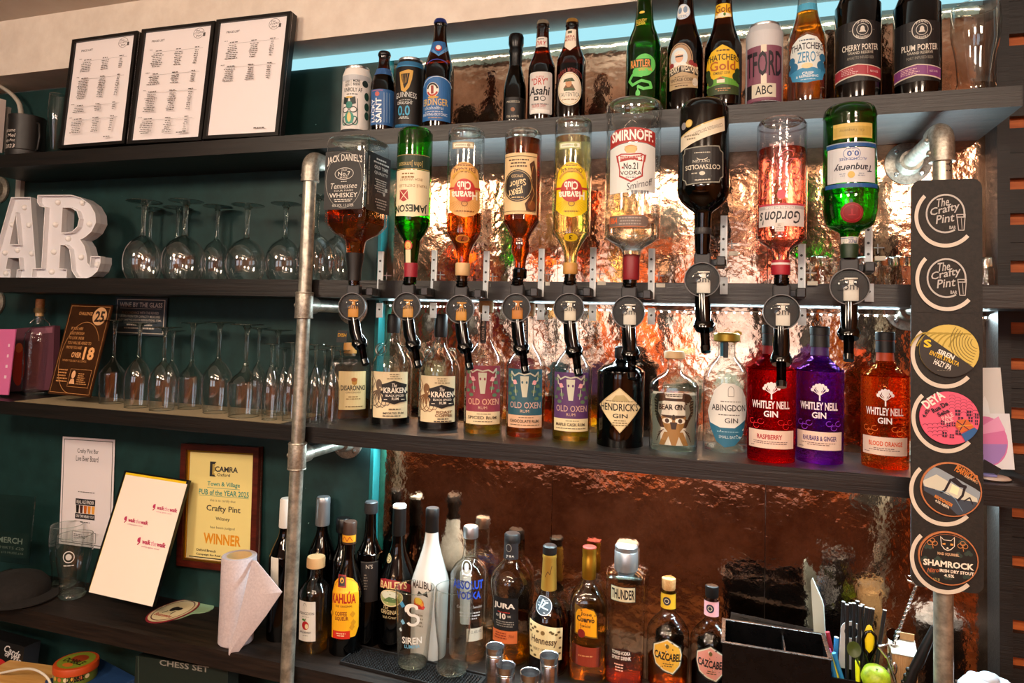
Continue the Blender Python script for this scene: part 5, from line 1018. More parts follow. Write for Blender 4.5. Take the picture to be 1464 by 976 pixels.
# ================================================================ flat signs, frames and cards
def slabs(f,mat,d0=0,d1=.002,name='board',u0=0,v0=0,u1=1,v1=1,label=None):
    b=MB(); f.slab(b,u0,v0,u1,v1,d0,d1,mat); return b.build(name,f.root,label=label)
def printed(f,draw,W,H,d,name='print',label=None):
    a=Art(0,0); draw(a); b=MB(); f.emit(b,a,W,H,d); return b.build(name,f.root,label=label,fixn=False)
def frame(f,mat,wu,wv,depth,back=0):
    for nm,(a,b,c,d) in (('left',(0,0,wu,1)),('right',(1-wu,0,1,1)),('top',(wu,1-wv,1-wu,1)),('bottom',(wu,0,1-wu,wv))):
        b_=MB(); f.slab(b_,a,b,c,d,-back,depth,mat); b_.build('frame_side',f.root)
def pl(kind):
    def f(A):
        k='#55504e'; W,H=100,160
        A.rect(4,4,96,156,'#2c3a66'); A.rect(4.6,4.6,95.4,155.4,'#efe9ea'); A.T('PRICE LIST',14,16,32,19,k,.04); 
        A.arc(78,13,7,7,.5,k); A.T('The',73,8,79,11,k,.01,shear=.2,rot=-10); A.T('Crafty',72,11,84,14.5,k,.01,shear=.2,rot=-10); A.T('Pint',75,15,82,18,k,.01,shear=.2,rot=-10); A.rect(84,13,87,18,k)
        y=32
        for n in kind:
            A.bars(12,y-3,18,y-1.5,1,k); A.rect(18,y+1.6,86,y+1.9,'#8a8888')
            for x0,x1 in((20,32),(48,58),(74,82)): A.bars(x0,y-1,x1,y+1,1,k,h=.6)
            for r in range(n):
                yy=y+3+r*2.6; A.bars(16,yy,34,yy+2.2,1,k,h=.42); A.bars(48,yy,60,yy+2.2,1,k,h=.42); A.bars(75,yy,81,yy+2.2,1,k,h=.42)
            y+=10+n*2.6+2
        A.bars(66,148,82,150,1,k,h=.7)
    return f
for lb,(tl,tr,br,bl),kd in (('leftmost framed price list leaning on the top shelf',((110.6,57.5),(204,45),(176,206),(82,213.6)),(6,11,3,7)),('middle framed price list on the top shelf',((208,43),(316,31),(284,201),(182,207)),(8,5,10,7)),('rightmost framed price list, half filled, nearest the white can',((314,30),(419,17),(399,195),(290,199.5)),(8,7))):
    f=Flat(tl,tr,br,bl,-D+.035,-D+.060,'framed_price_list',lb,'picture frame','framed price lists'); f.root['group']='framed price lists'
    slabs(f,'#efe9ea',-.002,0,'sheet'); frame(f,'frame',.045,.028,.007,.020); printed(f,pl(kd),100,160,.0004)
    b=MB(); f.slab(b,.02,.02,.98,.98,-.019,-.003,'frame'); b.build('backing',f.root)
def panel(q,yb,yt,name,label,cat,base,W,H,draw,th=.002,group=None,pn='sheet'):
    f=Flat(*q,yb,yt,name,label,cat,group); 
    if base: slabs(f,base,0,th,pn)
    if draw: printed(f,draw,W,H,th)
    return f
def crafty(A,cx,cy,s,k,w=1.6):
    A.arc(cx,cy,29*s,29*s,w*1.6,k,-30 if 0 else 60,360+10); A.T('The',cx-14*s,cy-24*s,cx+6*s,cy-11*s,k,.02,rot=-8,shear=.25); A.T('Crafty',cx-24*s,cy-13*s,cx+22*s,cy+2*s,k,.02,rot=-12,shear=.25); A.T('Pint',cx-14*s,cy+1*s,cx+14*s,cy+14*s,k,.02,rot=-8,shear=.25); A.T('BAR',cx+6*s,cy+19*s,cx+16*s,cy+24*s,k,.03)
    A.line([(cx+17*s,cy+2*s),(cx+20*s,cy+26*s),(cx+28*s,cy+26*s),(cx+30*s,cy+2*s),(cx+17*s,cy+2*s)],w*.8,k); A.line([(cx+17*s,cy+6*s),(cx+30*s,cy+6*s)],w,k); A.line([(cx+24*s,cy+8*s),(cx+25*s,cy+24*s)],w*.5,k)
def qr(A,x,y,w,h): pass
def bb_(A):
    k='#2a2a30'; A.rect(3,3,91,153,k); A.rect(4,4,90,152,'#ece6ea'); A.T('Crafty Pint Bar',28,16,66,24,k,.01); A.T('Live Beer Board',26,26,66,34,k,.01); A.bars(31,77,62,79.5,1,k)
    A.rect(28,88,63,97,k); A.T('REAL ALE FINDER',30,90,61,95,'#e8e4e0',.02); A.rect(28,97,63,109,'#e8e2dc')
    for i,c in enumerate(('#17110e','#4a2418','#c8641c','#e08a24','#e8a040')): A.poly([(29+i*7,97.5),(34.8+i*7,97.5),(34+i*7,108.5),(29.8+i*7,108.5)],c)
    A.rect(28,109,63,117,k); A.T('ON TAP NEAR YOU',30,111,61,115,'#e8e4e0',.02); A.bars(33,120,60,122.5,1,k); A.rect(24,135,66,150,k); A.rect(24.6,135.6,65.4,149.4,'#ece6ea'); A.bars(27,138,54,145,3,k,c=False)
panel(((90.5,624),(173.5,629),(144,785),(85,775)) if 0 else ((90.5,624),(173.5,629),(151,785),(84,776)),-.004,-.004,'paper_notice','white beer board notice taped on the green wall','notice','#ece6ea',94,156,bb_,.0006)
def wt(A):
    r='#b8325c'
    for x,y,s in((60,41,1.0),(21,66,1.0),(52,93,1.15)):
        A.ell(x+1*s,y-1*s,2*s,3*s,r); A.line([(x+2*s,y-4*s),(x+3*s,y+2*s),(x+1*s,y+5*s)],1.5*s,r); A.T('walk',x+6*s,y-3*s,x+18*s,y+3*s,r,.06); A.T('the',x+18.5*s,y-3*s,x+26*s,y+3*s,'#d8789a'); A.T('walk',x+26.5*s,y-3*s,x+39*s,y+3*s,r,.06); A.T('uniting against cancer',x+7*s,y+5*s,x+32*s,y+7.5*s,'#c86a8a')
f=Flat((171,676),(262,693),(224,866),(136.5,849),-.150,-.055,'clip_stand','black backed stand showing a white charity sheet, leaning beside the pint glasses','sign')
slabs(f,'blackp',-.012,-.002,'backboard',-.05,.0,1.0,1.035); slabs(f,'#e8c41c',-.0015,-.0005,'yellow_sheet',-.01,.02,.97,1.02,'bright yellow paper edge'); slabs(f,'#f6ecde',0,.0008,'sheet'); printed(f,wt,102,178,.0008)
def ca(A):
    k='#2c2c30'; A.rect(0,0,100,170,'#e8d88c'); A.poly([(32,14),(42,14),(38,20),(42,27),(36,32),(42,38),(32,38)],k); A.poly([(36,18),(41,18),(39,22),(42,27),(38,31),(41,35),(36,35)],'#b8a050'); A.T('CAMRA',40,21,76,30,k,.05); A.T('Oxford',44,32,64,37,k,.03)
    g='#2f8a7c'; A.T('Town & Village',29,46,80,55,g,.03); A.rect(29,56,80,56.6,g); A.T('PUB of the YEAR 2025',16,59,94,68,g,.03); A.rect(16,69,94,69.6,g); A.T('this is to certify that',34,74,74,79,'#6a6450'); A.T('Crafty Pint',29,84,82,96,k,.02); A.T('Witney',44,102,66,109,k,.01); A.T('has been judged',36,117,74,122,'#6a6450'); A.T('WINNER',26,129,84,146,'#e0941c',.05)
    A.T('Oxford Branch',15,155,46,159,k,.03); A.T('Campaign for Real Ale',15,162,62,166,k,.03); A.rect(4,168,96,169.5,k)
    A.poly([(70,169),(70,160),(73,160),(74,152),(75,160),(78,160),(80,158),(82,155),(84,158),(86,161),(88,161),(88,155),(90,153),(92,155),(92,161),(95,161),(95,169)],k)
f=Flat((262,632),(374.5,639.5),(369,818.5),(259,807),-.022,-.012,'framed_award','mahogany framed pub of the year winner certificate','picture frame')
slabs(f,'#e8dcae',-.001,.001,'sheet'); frame(f,noisy('mahogany','#3a160f','#5a241a',(4,30,30),.35,.2),.065,.05,.014,.006)
for q in((.065,.05,.085,.95),(.915,.05,.935,.95),(.085,.935,.915,.95),(.085,.05,.915,.063)):
    b=MB(); f.slab(b,*q,0,.008,'gold'); b.build('gilt_edge',f.root)
def ca2(A): ca(A); 
a=Art(0,0); ca(a); b=MB(); 
a.emit(b,lambda u,v,o: f.P(.09+u/100*.82,.07+(1+v/170)*.86,.001+o)); b.build('print',f.root,fixn=False)
def ch(A):
    g='#b8804c'; A.line([(4,4),(106,4),(106,166),(4,166),(4,4)],.8,g); A.T('CHALLENGE',28,15,64,21,g,.02); A.ell(84,22,18,17,'#c89a6c'); A.T('25',72,12,97,33,'#2a1a10',.06)
    A.arc(56,100,48,66,.9,g,95,330); 
    for i,s in enumerate(('IF YOU ARE','LUCKY ENOUGH','TO LOOK UNDER','YOU WILL BE ASKED TO','PROVE YOU ARE')): A.T(s,18,44+i*9,18+len(s)*3.1,49.5+i*9,g,.02)
    A.T('OVER',36,91,62,101,'#d89c64',.05); A.T('18',66,80,94,104,'#e0a468',.10); A.T('WHEN YOU BUY ALCOHOL',16,105,80,109,g,.01); A.bars(14,122,42,148,5,g,c=False)
    A.line([(46,122),(100,122),(100,154),(46,154),(46,122)],.7,g); A.ell(56,132,5,7,'#d8a478'); A.poly([(49,149),(52,140),(60,140),(64,149)],'#d8a478'); A.bars(68,128,96,150,6,g,c=False)
panel(((101,434),(162,437),(131,568),(73,563)),-.165,-.110,'challenge_plaque','copper coloured challenge 25 plaque leaning on the shelf by the wine glasses','sign',noisy('dark_copper_plate','#3c2414','#5a3820',(2,2,2),.3,.1,1,metal=.5),110,170,ch,.004,pn='plate')
def wg(A):
    g='#d8d0c0'; A.line([(4,4),(96,4),(96,66),(4,66),(4,4)],1.4,g); A.T('WINE BY THE GLASS',9,9,92,18,g,.03); A.rect(10,20,90,20.6,g)
    for i,s in enumerate(('IN ACCORDANCE WITH THE REVISED','LEGISLATION FOR CAPACITY MEASURES','OUTSTANDING LIQUOR REGULATIONS, 175ML')): A.T(s,14-i*3,26+i*7,86+i*3,30.5+i*7,g,.01)
    A.bars(14,48,86,60,2,g)
panel(((166,424),(240,427),(238,480),(165,478)),-.006,-.004,'wine_sign','slate grey wine by the glass sign screwed to the green wall','sign','#39444c',100,70,wg,.004,pn='plate')
panel(((-40,470),(23,471),(14,564),(-44,562)),-.150,-.135,'greeting_card','plain pink card at the left edge of the glass shelf','card','#d06a9c',10,10,lambda A:[A.bars(8.6,2+i*1.6,9.2,3+i*1.6,1,'#e8c8d4') for i in range(4)],.003)
panel(((20,470),(92,466),(78,556),(22,560)),-.035,-.028,'leaflet_box','maroon printed box behind the swing-top bottle','box','#5a3440',60,90,lambda A:(A.ell(14,52,9,30,'#c83a24'),A.ell(14,28,5,7,'#e06a3a'),A.rect(30,2,58,10,'#8a5a68')),.02,pn='carton')
def merch(A): A.rect(6,58,46,96,'#2a3c38'); A.T('MERCH',14,66,40,75,'#d8d4c8',.03); A.T('T-SHIRTS £20',9,80,42,84,'#b8b4a8'); A.T('CAPS £15 MUGS £10',9,88,42,91,'#b8b4a8')
f=Flat((-20,704),(48,711),(46,806),(-20,800),-.10,-.085,'acrylic_sign','clear acrylic merch sign at the left end of the counter','sign')
slabs(f,thin('acrylic','#dfe8e6',.2,1.4),0,.004,'acrylic_panel'); printed(f,merch,50,104,-.001)
# ---------------------------------------------------------------- beer board on the right pipe
yb=YP-.026
bg=noisy('black_board','#171412','#241f1b',(1,1,1),.65,.3,1,nscale=150.,detail=2.)
tb=empty('beer_board',at(1352,843,y=yb),0,'tall black beer board with six round badges on the right pipe','sign')
BO=tb.location.copy()
Q=[((1301,256),(1402,256),(1403,446),(1302,446)),((1302,446),(1403,446),(1405,643),(1303,643)),((1303,643),(1405,643),(1404,842),(1303,838))]
def boardflat(i):
    q=Q[i]; f=Flat(*q,yb,yb,None,None,None)
    xa,xb=at(1302,450,y=yb).x,at(1404,450,y=yb).x; za=at(1352,[257,447,645][i],y=yb).z; zb_=at(1352,[447,645,842][i],y=yb).z
    f.U,f.V=Vector((1,0,0)),Vector((0,0,1)); f.Nn=Vector((0,-1,0)); f.w,f.h=xb-xa,za-zb_; f.org=Vector((xa,yb,zb_)); f.c=f.org+f.U*f.w/2+f.V*f.h/2; return f
def roundpoly(W,H,r,top,bot):
    P=[]
    for cx,cy,a,on in ((W-r,r,-90,top),(W-r,H-r,0,bot),(r,H-r,90,bot),(r,r,180,top)):
        if on: P+=[(cx+r*math.cos(R(a+k*18)),cy+r*math.sin(R(a+k*18))) for k in range(6)]
        else: P.append({-90:(W,0),0:(W,H),90:(0,H),180:(0,0)}[a])
    return P
arcm=col('#cfc6b8',.5)
def disc_holder(A,x,y,r,rot=0): A.arc(x,y,r,r,r*.13,arcm,62+rot-20,225+rot,n=36)
def bd(i):
    def f(A):
        x0,y0=Q[i][0]
        if i==0:
            for cx,cy in((1345,311),(1346,401)):
                crafty(A,(cx+5-x0),(cy-6+0-y0+(2 if cy>350 else 0)),.93,'#b8b4b0',1.5); disc_holder(A,cx+5-x0,cy-2-y0,42)
    return f
for i,q in enumerate(Q):
    f=boardflat(i); W,H=101,[190,197,197][i]
    P=roundpoly(W,H,14,i==0,i==2)
    b=MB(); mt=None; pts=[f.P(x/W,1-y/H,0)-BO for x,y in P]; n=len(pts); dn=f.Nn*.0035
    b.add([p+dn-f.Nn*.0035*(i%2)*.3 for p in pts]+[p-f.Nn*.001 for p in pts],[tuple(range(n)),tuple(range(2*n-1,n-1,-1))]+[(k,(k+1)%n,n+(k+1)%n,n+k) for k in range(n)],bg); b.build('board_panel',tb)
    A=Art(0,0); r='#cfc6b8'
    if i==0: bd(0)(A)
    else:
        for cx,cy in (((1353,504),(1354,595)) if i==1 else ((1352,700),(1353,796))): disc_holder(A,cx-4-q[0][0],cy+2-q[0][1],45)
    b=MB()
    A.emit(b,lambda u,v,o:f.P(u/W,1+v/H,.0036+o*3)-BO); b.build('badge_holder' if i else 'print',tb,label='pale C-shaped badge rims',fixn=False)
def badge(cx,cy,r,draw,edge,label):
    i=1 if cy<643 else 2; q=Q[i]; f=boardflat(i); W,H=101,197
    x0,y0=cx-q[0][0],cy-q[0][1]
    c=f.P(x0/W,1-y0/H,.0046); s=f.w/W
    t=empty('beer_badge',c-f.V*r*s,0,label,'badge','round beer badges on the board')
    o=t.location.copy(); b=MB(); n=40
    ring=[c+f.U*(r*s*math.cos(2*PI*k/n))+f.V*(r*s*math.sin(2*PI*k/n))-o for k in range(n)]
    b.add([p+f.Nn*.003 for p in ring]+ring,[tuple(range(n)),tuple(range(2*n-1,n-1,-1))]+[(k,(k+1)%n,n+(k+1)%n,n+k) for k in range(n)],edge); b.build('badge_disc',t)
    A=Art(0,0); draw(A,r); b=MB(); A.emit(b,lambda u,v,oo:c+f.U*(u*s)+f.V*(v*s)+f.Nn*(.0031+oo)-o); b.build('print',t,fixn=False)
def clipc(A,r,pts,m):   # polygon clipped to the disc
    P=[]; 
    for (x0,y0),(x1,y1) in zip(pts,pts[1:]+pts[:1]):
        for k in range(8):
            x,y=x0+(x1-x0)*k/8,y0+(y1-y0)*k/8; d=math.hypot(x,y)
            if d>r*.985: x,y=x*r*.985/d,y*r*.985/d
            P.append((x,y))
    A.poly(P,m)
def g1(A,r):
    A.ell(0,0,r,r,'#c9ae45',n=40); A.ell(0,0,r*.99,r*.99,'#cdb55a',n=40)
    for k in range(7): A.arc(-30+k*9,6,26,34,2.2,'#a08a30',200,285)
    for k in range(9): A.arc(44,-14,14+k*4,10+k*4.6,1,'#6a5c22',110,215) if 14+k*4<46 else None
    P=[(r*math.cos(R(a)),r*math.sin(R(a))) for a in range(37,218,6)]; A.poly(P,'#2c2825')
    A.T('S',-36,-17,-25,-4,'#e8c020',.10); A.T('SIREN',-17,2,8,10,'#e8e4dc',.06,rot=24); A.T('ENTER STRATA',-29,9,16,16,'#d8b020',.04,rot=24); A.T('HAZY IPA',-22,18,4,27,'#e8e4dc',.03,rot=22); A.bars(-18,31,2,33,1,'#6a6458')
badge(1355,500,42,g1,'#cdb55a','round gold and black badge lettered hazy ipa')
def g2(A,r):
    A.ell(0,0,r,r,'#df5a78',n=40); k='#3a1c34'
    for i in range(5):
        for j in range(5):
            x,y=4+i*8,-34+j*5+i*3
            if math.hypot(x,y)<38: A.arc(x,y,4,3,.5,k,180,360)
    for i in range(5):
        for j in range(4):
            x,y=-34+i*7,14+j*6-i
            if math.hypot(x,y)<38: A.arc(x,y,3.6,2.6,.5,k,180,360)
    for x,y,w,h in((8,-14,7,9),(12,-3,7,7),(24,-14,6,9),(26,-4,6,8),(35,-10,5,8),(35,0,4,8),(-12,4,5,7),(-4,6,5,7),(3,6,5,6),(-10,22,6,8),(0,25,6,6),(8,18,8,7)):
        A.rect(x,y,x+w,y+h,k); A.line([(x+w/2,y),(x+w/2,y+h)],.6,'#df5a78'); A.line([(x,y+h/2),(x+w,y+h/2)],.6,'#df5a78')
    clipc(A,r,[(16,24),(34,12),(44,20),(34,34),(22,36)],'#2c5c94'); A.poly([(10,2),(24,0),(34,12),(16,22),(8,12)],'#c8642c'); A.line([(10,4),(26,16)],1.4,k); A.line([(22,2),(14,18)],1.4,k); A.line([(12,12),(32,8)],1,'#d8a83a')
    A.T('DEYA',-40,-35,-6,-21,'#f4e4dc',.08,rot=-38); A.T('Rue De',-27,-21,-1,-13,'#2a1626',.07,rot=-34); A.T('Seba',-18,-12,0,-5,'#2a1626',.07,rot=-30); A.T('PALE',-12,-6,6,1,'#f0b0b8',.05,rot=-30); A.T('ALE',-9,1,5,7,'#f0b0b8',.05,rot=-30); A.T('4.4%',-41,-9,-26,-3,'#2a1626',.05,rot=-60)
badge(1355,595,42,g2,'#df5a78','round pink badge lettered pale ale with little house drawings')
def g3(A,r):
    A.ell(0,0,r*.96,r*.96,'#17130f',n=40)
    clipc(A,r*.95,[(-40,-18),(-24,-36),(42,0),(40,24),(20,42),(-36,14)],'#8a98a4'); clipc(A,r*.95,[(-40,-10),(-20,-22),(36,10),(38,26),(24,40),(-30,12)],'#c8c8b8') ; clipc(A,r*.95,[(-38,-2),(-20,2),(10,14),(36,16),(36,26),(22,40),(-10,38),(-38,16)],'#3c4654'); clipc(A,r*.95,[(-40,4),(-10,20),(10,40),(-10,44),(-36,24)],'#241c18')
    k='#1f1820'; A.poly([(-2,-16),(6,-20),(16,-10),(22,-8),(22,-4),(12,-5),(2,-12)],k); A.line([(0,-16),(-8,2),(-14,6)],3.5,k); A.line([(20,-8),(16,8),(10,16)],3.5,k); A.poly([(2,-9),(12,-4),(9,8),(-2,4)],'#e8e8c0'); A.line([(-22,2),(-4,6),(6,14),(16,32)],1,'#6a8aa4'); A.line([(18,16),(26,10),(30,20)],2,k)
    A.T('PEARWOOD',5,-33,38,-22,'#c8762c',.06,rot=28); A.T('BREWING',18,-21,38,-17,'#c8a884',.02,rot=28); A.T('RECOGNIZER',-24,16,4,21,'#d8842c',.05,rot=28); A.T('4.5% NEIPA',-23,22,-1,26,'#e0d8c8',.04,rot=28)
    A.arc(0,0,r*.97,r*.97,1.6,'#b8744a')
badge(1358,696,43,g3,'#b8744a','round misty blue badge with a dark stone arch and copper rim')
def g4(A,r):
    A.ell(0,0,r*.96,r*.96,'#1c1c1a',n=40)
    for x,y in((-28,-14),(14,-6),(28,-10),(-14,4),(26,26),(-24,24),(0,30),(-32,6),(8,12),(20,-28)):
        for d in((-3,0),(3,0),(0,-3)): A.ell(x+d[0],y+d[1],3,3,'#31403a')
    k='#e8dccc'
    A.poly([(-11,-34),(-6,-29),(4,-29),(9,-35),(9,-20),(4,-14),(-1,-12),(-6,-14),(-10,-20)],k); A.poly([(-10,-32),(-6,-28),(4,-28),(8,-33),(8,-20),(3,-15),(-1,-13),(-5,-15),(-9,-20)],'#1c1c1a'); A.poly([(-8,-23),(-4,-24),(-4,-21),(-8,-21)],'#e09a4a'); A.poly([(7,-24),(3,-24),(3,-21),(7,-21)],'#e09a4a'); A.ell(-1,-16,1.4,1.4,k)
    for x in(-22,20):
        for d in((-3.5,0),(3.5,0),(0,-4)): A.arc(x+d[0],-22+d[1],3.4,3.4,.8,'#c8864e')
        A.line([(x,-20),(x+1,-14)],.8,'#c8864e')
    A.T('MAD SQUIRREL',-15,-9,15,-4,'#d8b08a',.04); A.T('SHAMROCK',-35,4,35,14,'#f0e4d4',.14); A.T('Nitro',-29,17,-13,24,'#b8623a',.02,shear=.3,rot=-8); A.T('IRISH DRY STOUT',-12,17,35,22,'#f0e4d4',.08); A.T('4.5%',-6,24,8,29,'#f0e4d4',.05); A.T('4/10',-22,32,-12,37,'#a09a6a',.02)
    A.arc(0,0,r*.97,r*.97,1.2,'#b8744a'); A.arc(0,0,r*.9,r*.9,.6,'#b8744a',180,300)
badge(1354,794,42,g4,'#b8744a','round black stout badge with shamrocks and an animal head')
# cards at the right end of the gin shelf
f=panel(((1380,526),(1436,526),(1437,668),(1380,668)),-.10,-.095,'display_card','tall white card with red crest behind the beer board','card','#d8d8d6',56,142,lambda A:(A.poly([(26,46),(30,40),(34,50),(36,80),(24,88),(20,60)],'#e8eaec'),A.poly([(30,80),(40,74),(44,84),(48,94),(24,94)],'#8c2c3c'),A.ell(30,94,12,10,'#e8e4e0'),A.T('al',28,90,36,96,'#8c2c3c',.06)),.002)
f=panel(((1380,592),(1446,590),(1447,672),(1380,668)),-.125,-.120,'display_card','smaller white card with a pink and violet circle','card','#e4e8f0',66,80,lambda A:(A.ell(30,40,30,36,'#d878b0'),A.poly([(4,30),(50,4),(58,24),(2,34)],'#e8a0cc'),A.poly([(1,44),(59,44),(54,58),(44,70),(30,76),(14,70),(4,58)],'#a080c8')),.002)
b=MB(); c=at(1418,682,y=-.15); b.lathe([(.026,0),(.030,.003),(.026,.006)],'#c8b0a0',32,mtx=Matrix.Translation((0,0,.0))); t=empty('card_stand',Vector((c.x,-.15,ZC1)),0,'round pale disc with a black clip at the foot of the cards','stand'); b.build('disc_base',t); b=MB(); b.box((-.004,.0,.018),(.030,.004,.022),blk,rot=Matrix.Rotation(R(30),3,'Y')); b.box((-.014,-.008,.009),(.034,.02,.004),'#7a78b0'); b.build('clip',t)
# ---------------------------------------------------------------- tumblers on the middle shelf
for k,(cx,r,wh) in enumerate([(1171,19,'left of the green bottle'),(1208,15,'hidden behind the rightmost optic'),(1233,17,'right of the rightmost optic'),(1252,13,'squeezed between two others, smallest'),(1272,19,'large, third from the beer board'),(1294,15,'beside the beer board'),(1407,17,'right of the beer board, alone')]):
    y=-.075 if k not in(3,) else -.05
    t=Thing('cut_tumbler','upturned cut glass tumbler '+wh,'glass',cx,404,y=y,z=ZB1,group='upturned cut tumblers on the middle shelf')
    b0=t.by; P=[(b0,r),(b0-4,r),(b0-20,r*.93),(b0-24,r*.92),(b0-44,r*.72)]
    b=MB(); b.lathe(t.prof(P),'frost',18,cap0=False,cap1=False,smooth=False); b.build('tumbler_wall',t.root)
    t.lathe('thick_base',[(b0-32,r*.70),(b0-36,r*.74),(b0-44,r*.70),(b0-45,r*.62)],'solid',0,18)
# ---------------------------------------------------------------- left of the top shelf
t=empty('black_mug',Vector((at(38,200,y=-.15).x,-.15,ZA1)),0,'matt black beer mug with white lettering, leftmost on the top shelf','mug'); s=proj(t.location)[2]/F
b=MB(); H=57*s*1.04; b.lathe([(24*s,0),(24.5*s,.003),(24.5*s,.018),(23*s,.021),(22.5*s,H-.012),(23.2*s,H-.004),(23*s,H),(21.5*s,H),(21.5*s,H-.03)],'#151312',32); b.build('mug_body',t)
b=MB(); b.tube([(22*s,-.004,H*.84),(27*s,-.006,H*.80),(29*s,-.006,H*.5),(26*s,-.006,H*.2),(22*s,-.004,H*.16)],.0035,'#151312',10); b.build('handle',t)
A=Art(0,0); 
for i,w in enumerate(('Welcome','to Mel','Crafty Pint','2 2023')): A.T(w,-14,-38+i*7.5,10,-33+i*7.5,'#d8d0c8',.0,shear=.2)
b=MB(); rm=23.2*s
A.emit(b,lambda u,v,o:Vector(((rm+o)*math.sin(u*s/rm-.1),-(rm+o)*math.cos(u*s/rm-.1),v*s)),step=3); b.build('print',t,fixn=False)
cd_=empty('cable_conduit',Vector((at(30,186,y=-.05).x,-.05,ZA1)),0,'curved white plastic conduit rising behind the black mug','conduit')
P=[at(-40,118,y=-.045),at(-10,120,y=-.045),at(8,128,y=-.045),at(22,140,y=-.045),at(30,158,y=-.045),at(31,215,y=-.045)]
b=MB(); b.tube([p-cd_.location for p in catmull([tuple(p) for p in P],4) for p in [Vector(p)]],.009,'#b8b0a4',10,flat=.7); b.build('conduit_tube',cd_)
cc=at(28,280,y=-.02); b=MB(); b.box((0,0,0),(.022,.014,.16),'#a8a49c'); tag(b.build('conduit_cover',None,cc+Vector((0,0,-.0))),'short vertical pale trunking behind the letter A','conduit')
f=panel(((-30,146),(6,144),(6,218),(-30,220)),-D+.03,-D+.03,'card_box','white box edge with a column of red dots at the far left','box','#d8d0cc',36,74,lambda A:[A.ell(33,5+i*14,.9,.9,'#a83a3a') for i in range(6)],.02,pn='carton')
f=panel(((6,154),(13,155),(13,217),(6,218)),-D+.05,-D+.05,'metal_upright','narrow grey metal upright beside the dotted box','bracket','#8a8680',7,60,None,.01,pn='strip')
# pipe fitting at far left
f_=empty('pipe_fitting',Vector((at(0,272,y=-.001).x,-.001,at(0,272,y=0).z)),0,'round galvanised wall fitting above the letter A at the left edge','pipe fitting')
rx=Matrix.Rotation(R(90),4,'X')
b=MB(); b.lathe([(.045,.001),(.045,.008),(.03,.011),(.026,.05),(.024,.052)],'cast',32,mtx=rx); b.build('wall_flange',f_); b=MB(); b.cyl((0,-.04,0),(0,-.16,0),.0155,'galv',20); b.build('pipe_stub',f_)
f_=empty('pipe_fitting',Vector((at(-6,432,y=-.001).x,-.001,at(-6,432,y=0).z)),0,'round galvanised wall fitting below the middle shelf at the left edge','pipe fitting')
b=MB(); b.lathe([(.045,.001),(.045,.008),(.03,.011),(.026,.05),(.024,.052)],'cast',32,mtx=rx); b.build('wall_flange',f_); b=MB(); b.cyl((0,-.04,0),(0,-.16,0),.0155,'galv',20); b.build('pipe_stub',f_)
# ---------------------------------------------------------------- marquee letters
def letter(nm,label,cxpx,outer,holes,bulbs,y):
    # coordinates in picture px (x,y); base line y=397
    P0=Vector((at(cxpx,397,y=y).x,y,ZB1)); s=proj(P0)[2]/F; by=proj(P0)[1]
    t=empty(nm,P0,R(8),label,'letter','white marquee letters')
    Lc=lambda L:[((x-cxpx)*s,max(0,(397.5-yy)*s)) for x,yy in L]
    b=MB(); b.extr([Lc(outer)]+[Lc(h) for h in holes],col('#d8d8de',.3),.0,.030); b.build('letter_body',t)
    b=MB()
    for L in [outer]+list(holes):
        q=Lc(L); n=len(q)
        for i in range(n):
            a,c=Vector((q[i][0],0,q[i][1])),Vector((q[(i+1)%n][0],0,q[(i+1)%n][1])); d=(c-a); l=d.length
            if l<1e-5: continue
            ang=math.atan2(d.z,d.x); b.box((a+c)/2+Vector((0,-.006,0)),(l+.0016,.018,.0022),col('#e6e6ea',.3),rot=Matrix.Rotation(-ang,3,'Y'))
    b.build('raised_rim',t)
    for x,yy in bulbs:
        b=MB(); b.sphere(((x-cxpx)*s,-.001,(397.5-yy)*s),.0085,col('#e8e6e4',.25),14,8); b.build('bulb',t)
cz=lambda L:[(x/2.711,240+y/2.711) for x,y in L]
Rout=cz([(127,103),(275,103),(320,115),(360,140),(385,175),(390,210),(372,245),(345,266),(325,275),(345,300),(358,335),(362,365),(375,378),(378,340),(418,340),(419,365),(408,395),(385,415),(350,427),(318,420),(298,395),(290,350),(282,312),(262,296),(240,296),(240,388),(275,390),(275,427),(122,427),(122,390),(163,388),(163,150),(140,145),(127,130)])
Rh=cz([(240,150),(275,150),(305,165),(318,195),(312,225),(290,245),(265,250),(240,250)])
letter('marquee_letter','white marquee letter R with small round bulbs',96,Rout,[Rh],cz([(203,128),(312,130),(197,215),(258,270),(348,213),(197,322),(320,342),(193,400),(392,370)]),-.150)
Aout=cz([(40,112),(125,112),(155,300),(168,390),(185,392),(185,427),(85,427),(85,392),(98,390),(92,345),(40,345),(34,390),(56,392),(56,427),(-60,427),(-60,392),(-38,390),(-10,300)])
Ah=cz([(64,170),(86,295),(44,295)])
letter('marquee_letter','white marquee letter A with small round bulbs, cut by the left edge',20,Aout,[Ah],cz([(85,148),(35,215),(110,217),(10,325),(65,315),(130,327),(20,405)]),-.125)
